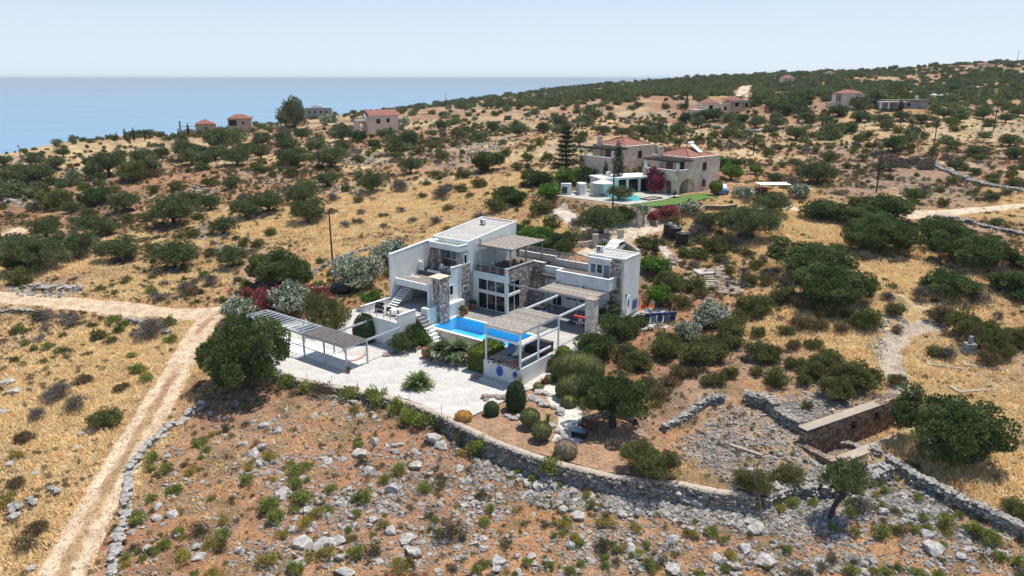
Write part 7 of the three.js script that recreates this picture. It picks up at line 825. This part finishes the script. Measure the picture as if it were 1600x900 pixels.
// ------------------------------------------------------------------ boulders and spurge on the rocky field, each one a thing
{
  const R = rng(99), list = [], pend = [];
  const zone = (px, py) => { const c = px < 420 ? 'beside the track wall' : px < 700 ? 'below the carport gravel' : px < 960 ? 'below the wall bend' : px < 1220 ? 'below the garden bench' : px < 1420 ? 'around the leaning olive' : 'under the big round tree'; const r = py > 840 ? 'lowest row' : py > 770 ? 'middle row' : 'upper row'; return `${c}, ${r}`; };
  const place = (px, py, s, flat) => { const h = hit(px, py), m = part(scene, 'limestone_boulder', boulders[Math.floor(R() * 8)], mat.rock); const q = s * h.k / 2 * 0.8; m.position.set(h.x, h.y + q * 0.16, h.z); m.scale.set(q * (0.85 + 0.4 * R()), q * (flat ?? (0.7 + 0.5 * R())), q * (0.85 + 0.4 * R())); m.rotation.set((R() - 0.5) * 0.5, R() * 6.28, (R() - 0.5) * 0.4); tag(m, '', 'boulder', 'limestone boulders on the rocky slope'); pend.push([m, `${q > 0.38 ? 'big' : q > 0.24 ? 'mid-sized' : 'small'} limestone boulder ${zone(px, py)}`, px]); };
  for (const [x, y, s] of [[905, 808, 34], [938, 812, 30], [845, 760, 42], [858, 752, 34], [880, 800, 30], [635, 845, 44], [645, 865, 46], [612, 830, 34], [610, 765, 40], [565, 710, 44], [440, 775, 40], [482, 800, 32], [455, 830, 34], [475, 850, 50], [500, 855, 40], [530, 845, 38], [680, 690, 46], [690, 700, 40], [575, 740, 36], [650, 730, 34], [585, 690, 30], [1180, 825, 44], [1170, 815, 36], [1165, 860, 38], [1145, 885, 46], [1195, 880, 44], [1050, 890, 38], [1030, 875, 34], [985, 860, 36], [1000, 870, 28], [1455, 858, 48], [1450, 838, 34], [1500, 870, 30], [1565, 868, 34], [780, 880, 44], [775, 890, 30], [540, 895, 44], [470, 880, 30], [410, 700, 30], [415, 665, 30], [435, 675, 34], [395, 710, 34], [380, 695, 28], [270, 760, 28], [245, 795, 30], [270, 805, 28], [245, 810, 24], [310, 870, 34], [275, 838, 24], [870, 760, 34], [825, 755, 30], [1070, 780, 34], [1090, 785, 40], [1060, 770, 30], [810, 745, 30], [12, 600, 40], [22, 615, 36], [8, 645, 30], [140, 675, 24], [128, 680, 22], [20, 810, 30], [10, 780, 28], [50, 890, 24], [15, 725, 22], [56, 740, 22], [118, 700, 18]]) place(x, y, s * 0.8);
  let tries = 0; const clusters = []; // boulders come in outcrops
  while (clusters.length < 95 && tries++ < 6000) { const px = 190 + R() * 1400, py = 625 + R() * 275, h = hit(px, py); if (!zRocky.has(h.x, h.z) || zGarden.sd(h.x, h.z) < 1) continue; if (px < 420 && R() < 0.5) continue; clusters.push([px, py, 14 + 22 * R()]); }
  for (let i = 0; i < 26; i++) clusters.push([385 + R() * 400, 700 + R() * 195, 14 + 20 * R()]);
  tries = 0; while (pend.length < 290 && tries++ < 6000) { const [cx, cy, cr] = clusters[tries % clusters.length], a = R() * 6.283, d = Math.sqrt(R()) * cr, px = cx + Math.cos(a) * d * 1.5, py = cy + Math.sin(a) * d * 0.6, h = hit(px, py); if (py > 905 || !zRocky.has(h.x, h.z) || zGarden.sd(h.x, h.z) < 0.8) continue; place(px, py, 8 + 18 * R() * R() + (py - 600) * 0.014); }
  scene.userData.clusters = clusters;
  finishLabels(pend, 'the track');
  // spurge cushions
  const geos = [0, 1, 2].map((v) => leafSet(rng(300 + v), { clumps: domeClumps(rng(310 + v), 16, { mid: 0.42, tall: 0.8, cr: 0.26, lobes: 4 }), n: 1000, size: 0.11, cols: [[0.25, 0.29, 0.065], [0.20, 0.245, 0.055], [0.31, 0.32, 0.095]], thin: 0.42, floor: -0.05, up: 0.8 }));
  const geosY = [0, 1].map((v) => leafSet(rng(330 + v), { clumps: domeClumps(rng(340 + v), 14, { mid: 0.36, tall: 0.75, cr: 0.3, lobes: 3 }), n: 1000, size: 0.09, cols: [[0.36, 0.30, 0.06], [0.27, 0.23, 0.06], [0.38, 0.30, 0.08]], thin: 0.5, floor: -0.05, up: 0.6 }));
  const geosD = [0, 1].map((v) => leafSet(rng(360 + v), { clumps: domeClumps(rng(370 + v), 14, { mid: 0.42, tall: 0.9, cr: 0.28, lobes: 3 }), n: 800, size: 0.11, cols: [[0.11, 0.10, 0.05], [0.14, 0.115, 0.065], [0.09, 0.095, 0.04]], thin: 0.3, floor: -0.05, up: 0.8 }));
  const sp = []; const put = (px, py, s, kind) => { const h = hit(px, py), q = s * h.k / 2, g = kind === 'y' ? geosY : kind === 'd' ? geosD : geos, m = part(scene, kind === 'y' ? 'spiny_shrub' : kind === 'd' ? 'dry_shrub' : 'spurge_shrub', g[Math.floor(R() * g.length)], mat.leaf); m.position.set(h.x, h.y - 0.02, h.z); m.scale.set(q, q * (0.85 + 0.4 * R()), q); m.rotation.y = R() * 6.28; tag(m, '', 'low shrub', 'low shrubs among the boulders'); sp.push([m, `${q > 0.5 ? 'bushy' : 'small'} ${kind === 'y' ? 'yellow spiny shrub' : kind === 'd' ? 'dry brown shrub' : 'green spurge shrub'} ${zone(px, py)}`, px]); };
  for (const [x, y, s, k] of [[217, 815, 34, 'g'], [240, 720, 26, 'g'], [235, 735, 24, 'g'], [262, 735, 24, 'g'], [275, 770, 26, 'g'], [238, 782, 22, 'g'], [310, 835, 36, 'd'], [335, 855, 34, 'y'], [285, 875, 34, 'y'], [350, 838, 28, 'g'], [335, 897, 26, 'y'], [312, 697, 24, 'g'], [385, 755, 26, 'g'], [465, 740, 34, 'g'], [470, 785, 40, 'g'], [420, 800, 40, 'g'], [430, 815, 34, 'g'], [475, 822, 30, 'y'], [492, 808, 30, 'y'], [420, 720, 26, 'y'], [570, 785, 38, 'g'], [560, 870, 34, 'g'], [585, 865, 34, 'd'], [630, 890, 34, 'y'], [505, 870, 34, 'y'], [415, 880, 40, 'y'], [460, 895, 30, 'g'], [690, 845, 34, 'd'], [710, 840, 38, 'd'], [665, 767, 28, 'g'], [625, 740, 26, 'g'], [600, 755, 22, 'g'], [515, 770, 22, 'g'], [790, 855, 28, 'd'], [758, 820, 26, 'g'], [690, 760, 30, 'd'], [752, 780, 26, 'd'], [860, 740, 46, 'g'], [745, 710, 40, 'g'], [755, 695, 34, 'g'], [720, 690, 34, 'd'], [545, 622, 40, 'g'], [585, 632, 44, 'g'], [620, 645, 40, 'g'], [480, 612, 36, 'g'], [500, 618, 40, 'd'], [450, 603, 36, 'g'], [660, 668, 44, 'g'], [640, 660, 40, 'g'], [690, 672, 40, 'd'], [880, 825, 26, 'y'], [898, 845, 24, 'y'], [945, 822, 34, 'y'], [942, 858, 28, 'd'], [972, 862, 22, 'y'], [1112, 835, 28, 'g'], [1018, 890, 26, 'g'], [1035, 880, 24, 'd'], [995, 828, 22, 'y'], [1140, 875, 28, 'y'], [1238, 790, 30, 'g'], [1330, 805, 26, 'g'], [1376, 838, 34, 'g'], [1475, 822, 34, 'g'], [1478, 835, 26, 'y'], [1408, 835, 26, 'd'], [1520, 835, 40, 'g'], [1545, 848, 36, 'g'], [1328, 897, 30, 'g'], [1385, 900, 28, 'g'], [1435, 900, 26, 'g'], [1590, 882, 26, 'g'], [1245, 900, 26, 'd'], [40, 860, 44, 'd'], [10, 790, 34, 'y'], [28, 715, 24, 'y'], [1020, 635, 30, 'y'], [1020, 610, 26, 'd'], [270, 535, 26, 'g'], [178, 505, 30, 'g'], [215, 585, 30, 'g'], [230, 595, 26, 'g'], [75, 545, 18, 'g'], [205, 560, 20, 'g'], [30, 520, 24, 'g']]) put(x, y, s, k);
  tries = 0; while (sp.length < 255 && tries++ < 6000) { const px = 180 + R() * 1420, py = 605 + R() * 300, h = hit(px, py); if (!zRocky.has(h.x, h.z) || zGarden.sd(h.x, h.z) < 0.6) continue; const k = R(); put(px, py, 10 + 11 * R() + (py - 600) * 0.014, k < 0.52 ? 'g' : k < 0.68 ? 'y' : 'd'); }
  finishLabels(sp, 'the track');
}
// ------------------------------------------------------------------ what nobody could count: rubble, dry grass, cushions, the far wood
{
  const R = rng(1234), lists = stonesLo.map(() => []);
  const addStone = (x, z, s) => { const g = 0.55 + 0.6 * R(); lists[Math.floor(R() * 5)].push([x, ground(x, z) + s * 0.1, z, s * (0.7 + 0.7 * R()), s * (0.7 + 0.8 * R()), s * (0.7 + 0.5 * R()), R() * 6.28, (R() - 0.5) * 1.1, [g, g * 0.985, g * 0.96]]); };
  let n = 0; for (let i = 0; i < 110000 && n < 15000; i++) { const a = (R() - 0.5) * 1.5, r = 30 + R() * R() * 75, x = r * Math.sin(a), z = -r * Math.cos(a); if (inGarden(x, z, 0.5) || zVilla.has(x, z)) continue; const [s, st] = landKind(x, z); const sc = zScree.has(x, z), rk = zRocky.has(x, z), cl = fbm(x * 0.3 + 7, z * 0.3, 3); const p = sc ? 1 : rk ? 0.03 + (cl > 0.58 ? 0.3 : 0) : st * 0.12; if (R() > p) continue; addStone(x, z, sc ? 0.06 + 0.16 * R() * R() + (R() < 0.06 ? 0.15 : 0) : 0.05 + 0.2 * R() * R()); n++; }
  // rubble heaped along the outer foot of the garden wall and in the yards
  for (const [px, py, rx, ry, k, s] of [...scene.userData.clusters.map(([x, y, r]) => [x, y, r * 2.2, r * 0.9, 42, 0.15]), [900, 775, 90, 22, 1000, 0.17], [1050, 790, 110, 18, 1500, 0.16], [1120, 805, 80, 18, 700, 0.15], [1230, 805, 100, 34, 1500, 0.15], [1400, 795, 80, 26, 900, 0.15], [1500, 850, 100, 30, 500, 0.13], [1250, 870, 110, 30, 600, 0.14], [960, 850, 120, 34, 400, 0.14], [800, 730, 70, 25, 500, 0.18], [1110, 700, 60, 25, 900, 0.11], [1260, 640, 60, 16, 1000, 0.10], [1380, 730, 30, 15, 500, 0.12], [1300, 740, 40, 12, 500, 0.12], [1380, 505, 40, 14, 220, 0.16], [1370, 545, 16, 20, 160, 0.16], [690, 650, 40, 16, 120, 0.16], [120, 318, 60, 14, 260, 0.35], [40, 310, 40, 14, 260, 0.4], [300, 300, 40, 10, 200, 0.35], [330, 365, 30, 14, 160, 0.3], [760, 228, 50, 12, 260, 0.4], [560, 250, 30, 8, 160, 0.4], [1480, 305, 70, 12, 400, 0.22], [1380, 285, 60, 14, 500, 0.18], [70, 455, 60, 10, 200, 0.3], [540, 300, 30, 10, 140, 0.3], [1420, 255, 50, 8, 260, 0.35], [1130, 445, 25, 14, 160, 0.2], [290, 390, 60, 14, 200, 0.25], [400, 440, 40, 12, 90, 0.22], [730, 250, 50, 16, 200, 0.3], [480, 600, 60, 5, 120, 0.14], [560, 622, 70, 6, 140, 0.14]]) for (let i = 0; i < k; i++) { const u = R() * 6.283, q = Math.sqrt(R()), h = hit(px + Math.cos(u) * rx * q, py + Math.sin(u) * ry * q); if (zGarden.sd(h.x, h.z) < 0.35) continue; addStone(h.x, h.z, s * (0.38 + 1.5 * R() * R())); }
  lists.forEach((l, i) => { const m = instanced(scene, 'rubble', stonesLo[i], mat.rock, l); if (m) tag(m, 'grey limestone rubble scattered over the stony slopes', 'rubble'); });
}
{ // dry grass tufts
  const blade = (R, n, hgt, spread) => { const pos = []; for (let i = 0; i < n; i++) { const a = R() * 6.283, d = R() * 0.25 * spread, x = Math.cos(a) * d, z = Math.sin(a) * d, t = R() * 6.283, lean = 0.25 + 0.75 * R(), w = 0.035 + 0.03 * R(), H = hgt * (0.6 + 0.6 * R()); pos.push(x - Math.sin(t) * w, -0.03, z + Math.cos(t) * w, x + Math.sin(t) * w, -0.03, z - Math.cos(t) * w, x + Math.cos(t) * lean * H, H, z + Math.sin(t) * lean * H); } const g = new THREE.BufferGeometry(); g.setAttribute('position', new THREE.Float32BufferAttribute(pos, 3)); g.computeVertexNormals(); return g; };
  const R = rng(4321), geos = [0, 1, 2].map((v) => blade(rng(40 + v), 18, 0.24, 2.2)), mm = new THREE.MeshPhysicalMaterial({ color: rgb(1, 1, 1), side: THREE.DoubleSide, roughness: 1, transmission: 0.4, thickness: 0 }), lists = [[], [], []];
  let n = 0; const T = [[0.78, 0.57, 0.28], [0.84, 0.69, 0.40], [0.72, 0.48, 0.22], [0.74, 0.59, 0.31], [0.60, 0.38, 0.18]];
  for (let i = 0; i < 400000 && n < 62000; i++) { const a = (R() - 0.5) * 1.56, r = Math.sqrt(30 * 30 + R() * (150 * 150 - 30 * 30)), x = r * Math.sin(a), z = -r * Math.cos(a); if (r > 60 && R() < 0.25) continue; const [s, st] = landKind(x, z); if (R() > s * 0.95 + 0.10 - st * 0.1) continue; if (inGarden(x, z, 0.4) || zVilla.sd(x, z) < 0.3 || zV2.sd(x, z) < 0.5 || zPath.has(x, z)) continue; let road = false; for (const [P, w, zn] of roadLines) if (zn.near(x, z) && lineDist(P, x, z) < w * 0.93) { road = true; break; } if (road) continue; const c = T[Math.floor(R() * (s > 0.6 ? 4 : 5))], k = 0.8 + 0.4 * R(), q = (0.5 + 0.7 * R()) * (0.7 + 0.5 * s) * (r > 90 ? 1.3 : 1); lists[n % 3].push([x, ground(x, z), z, q * 1.2, q * (0.7 + 0.6 * R()), q * 1.2, R() * 6.28, 0, [c[0] * k, c[1] * k, c[2] * k]]); n++; }
  lists.forEach((l, i) => { const m = instanced(scene, 'dry_grass', geos[i], mm, l); if (m) tag(m, 'straw-coloured dry grass covering the open fields', 'grass'); });
  // small dry cushions and weeds everywhere on the wild ground
  const cu = [0, 1, 2].map((v) => leafSet(rng(500 + v), { clumps: domeClumps(rng(510 + v), 9, { mid: 0.4, tall: 0.8, cr: 0.3, lobes: 3 }), n: 130, size: 0.2, cols: [[1, 1, 1]], thin: 0.4, floor: -0.05, up: 0.7 })), cl = [[], [], []], T2 = [[0.13, 0.12, 0.055], [0.16, 0.15, 0.06], [0.22, 0.17, 0.10], [0.19, 0.12, 0.07], [0.26, 0.21, 0.10], [0.11, 0.13, 0.05]];
  n = 0; for (let i = 0; i < 110000 && n < 17000; i++) { const a = (R() - 0.5) * 1.56, r = 32 + R() * 210, x = r * Math.sin(a), z = -r * Math.cos(a); if (inGarden(x, z, 0.4) || zVilla.sd(x, z) < 0.5 || zV2.sd(x, z) < 0.5 || zPath.has(x, z)) continue; let road = false; for (const [P, w, zn] of roadLines) if (zn.near(x, z) && lineDist(P, x, z) < w) { road = true; break; } if (road || fbm(x * 0.1 + 31, z * 0.1, 3) + (R() - 0.5) * 0.4 < 0.46) continue; if (zRocky.has(x, z) && R() < 0.55 || landKind(x, z)[0] > 0.6 && R() < 0.7) continue; const c = T2[Math.floor(R() * 6)], k = 0.8 + 0.4 * R(), q = 0.12 + 0.3 * R() * R() + (r > 75 ? 0.35 * R() * R() : 0) + (r > 130 ? 0.5 * R() * R() : 0); cl[n % 3].push([x, ground(x, z), z, q, q * 0.9, q, R() * 6.28, 0, [c[0] * k, c[1] * k, c[2] * k]]); n++; }
  cl.forEach((l, i) => { const m = instanced(scene, 'undergrowth', cu[i], mat.leaf, l); if (m) tag(m, 'small dry cushions and weeds between the rocks', 'undergrowth'); });
}
{ // thickets of shrubs over the middle distance, on top of the ones that stand alone
  const R = rng(9090), gm = [0, 1, 2].map((v) => crownGeo('mastic', 3, v)), gt = [0, 1].map((v) => crownGeo('thorn', 3, v)), A = [[], [], []], B = [[], []]; let n = 0;
  for (let i = 0; i < 90000 && n < 2900; i++) { const a = (R() - 0.5) * 1.6, r = 84 + R() * 230, x = r * Math.sin(a), z = -r * Math.cos(a); if (r > edgeD(x, z) || zGarden.sd(x, z) < 1.5 || zVilla.sd(x, z) < 2.5 || zV2.sd(x, z) < 2 || zStony.has(x, z) && R() < 0.8) continue; let bad = false; for (const [P, w, zn] of roadLines) if (zn.near(x, z) && lineDist(P, x, z) < w + 0.8) { bad = true; break; } if (bad) continue; const [s] = landKind(x, z), th = fbm(x * 0.045 + 11, z * 0.045 + 2, 3); if (th + (R() - 0.5) * 0.22 < 0.50 + s * 0.12) continue; const q = 0.35 + 0.75 * R() * R() + (r > 150 ? 0.3 * R() : 0), k = 0.85 + 0.5 * R(), h = ground(x, z); if (R() < 0.74) A[n % 3].push([x, h - 0.05, z, q, q * (0.8 + 0.4 * R()), q, R() * 6.28, 0, [k, k * (0.93 + 0.1 * R()), k * 0.95]]); else B[n % 2].push([x, h - 0.05, z, q, q, q, R() * 6.28, 0, [k, k, k]]); n++; }
  A.forEach((l, i) => { const m = instanced(scene, 'scrub_thicket', gm[i], mat.leaf, l); if (m) tag(m, 'olive-green scrub thickets over the middle slopes', 'scrub'); }); B.forEach((l, i) => { const m = instanced(scene, 'thorn_scrub', gt[i], mat.twig, l); if (m) tag(m, 'grey thorny scrub over the middle slopes', 'scrub'); });
}
{ // far hillside wood and scrub, a mass of crowns
  const R = rng(777), gs = [0, 1, 2, 3].map((v) => crownGeo('olive', 3, v)), ms = [0, 1].map((v) => crownGeo('mastic', 3, v)), L = [[], [], [], []], S = [[], []];
  const px2 = (x, y, z) => { const dy = y - CAM_H, fw = -sP * dy - cP * z; return [800 + FOCAL * x / fw, 450 - FOCAL * (cP * dy - sP * z) / fw]; };
  let n = 0; for (let i = 0; i < 60000 && n < 7000; i++) { const a = (R() - 0.5) * 1.7, r = 200 + R() * 720, x = r * Math.sin(a), z = -r * Math.cos(a); if (r > edgeD(x, z) + 15) continue; const h = ground(x, z), [px, py] = px2(x, h, z); let road = false; for (const [P, w, zn] of roadLines) if (zn.near(x, z) && lineDist(P, x, z) < w + 2) { road = true; break; } if (road) continue; const hill = px > 830 ? smoothstep(182 - py, 6, 30) : px > 640 ? smoothstep(178 - py, 4, 20) * 0.8 : smoothstep(r, edgeD(x, z) - 130, edgeD(x, z) - 40) * 0.9, cl = fbm(x * 0.012 + 3, z * 0.012, 3); let p = hill * (0.06 + 0.8 * smoothstep(cl, 0.40, 0.60)) + 0.05; if (px < 640 && landKind(x, z)[0] > 0.55) p *= 0.12; if (R() > p) continue; if (R() < 0.72) { const q = 1.2 + 2.5 * R() * R() + 0.3 * R() + (px < 640 ? -0.2 : 0), k = 0.9 + 0.5 * R(); L[n % 4].push([x, h - q * 0.35, z, q, q * (0.8 + 0.35 * R()), q, R() * 6.28, 0, [k, k, k * 1.02]]); } else { const q = 0.9 + 1.3 * R(), k = 0.8 + 0.5 * R(); S[n % 2].push([x, h - 0.1, z, q, q, q, R() * 6.28, 0, [k, k * 0.97, k * 0.9]]); } n++; }
  L.forEach((l, i) => { const m = instanced(scene, 'far_olive_wood', gs[i], mat.leaf, l); if (m) tag(m, 'dark olive wood covering the far hillside', 'wood'); }); S.forEach((l, i) => { const m = instanced(scene, 'far_scrub', ms[i], mat.leaf, l); if (m) tag(m, 'low scrub on the distant slopes', 'scrub'); });
}
renderer.render(scene, camera);
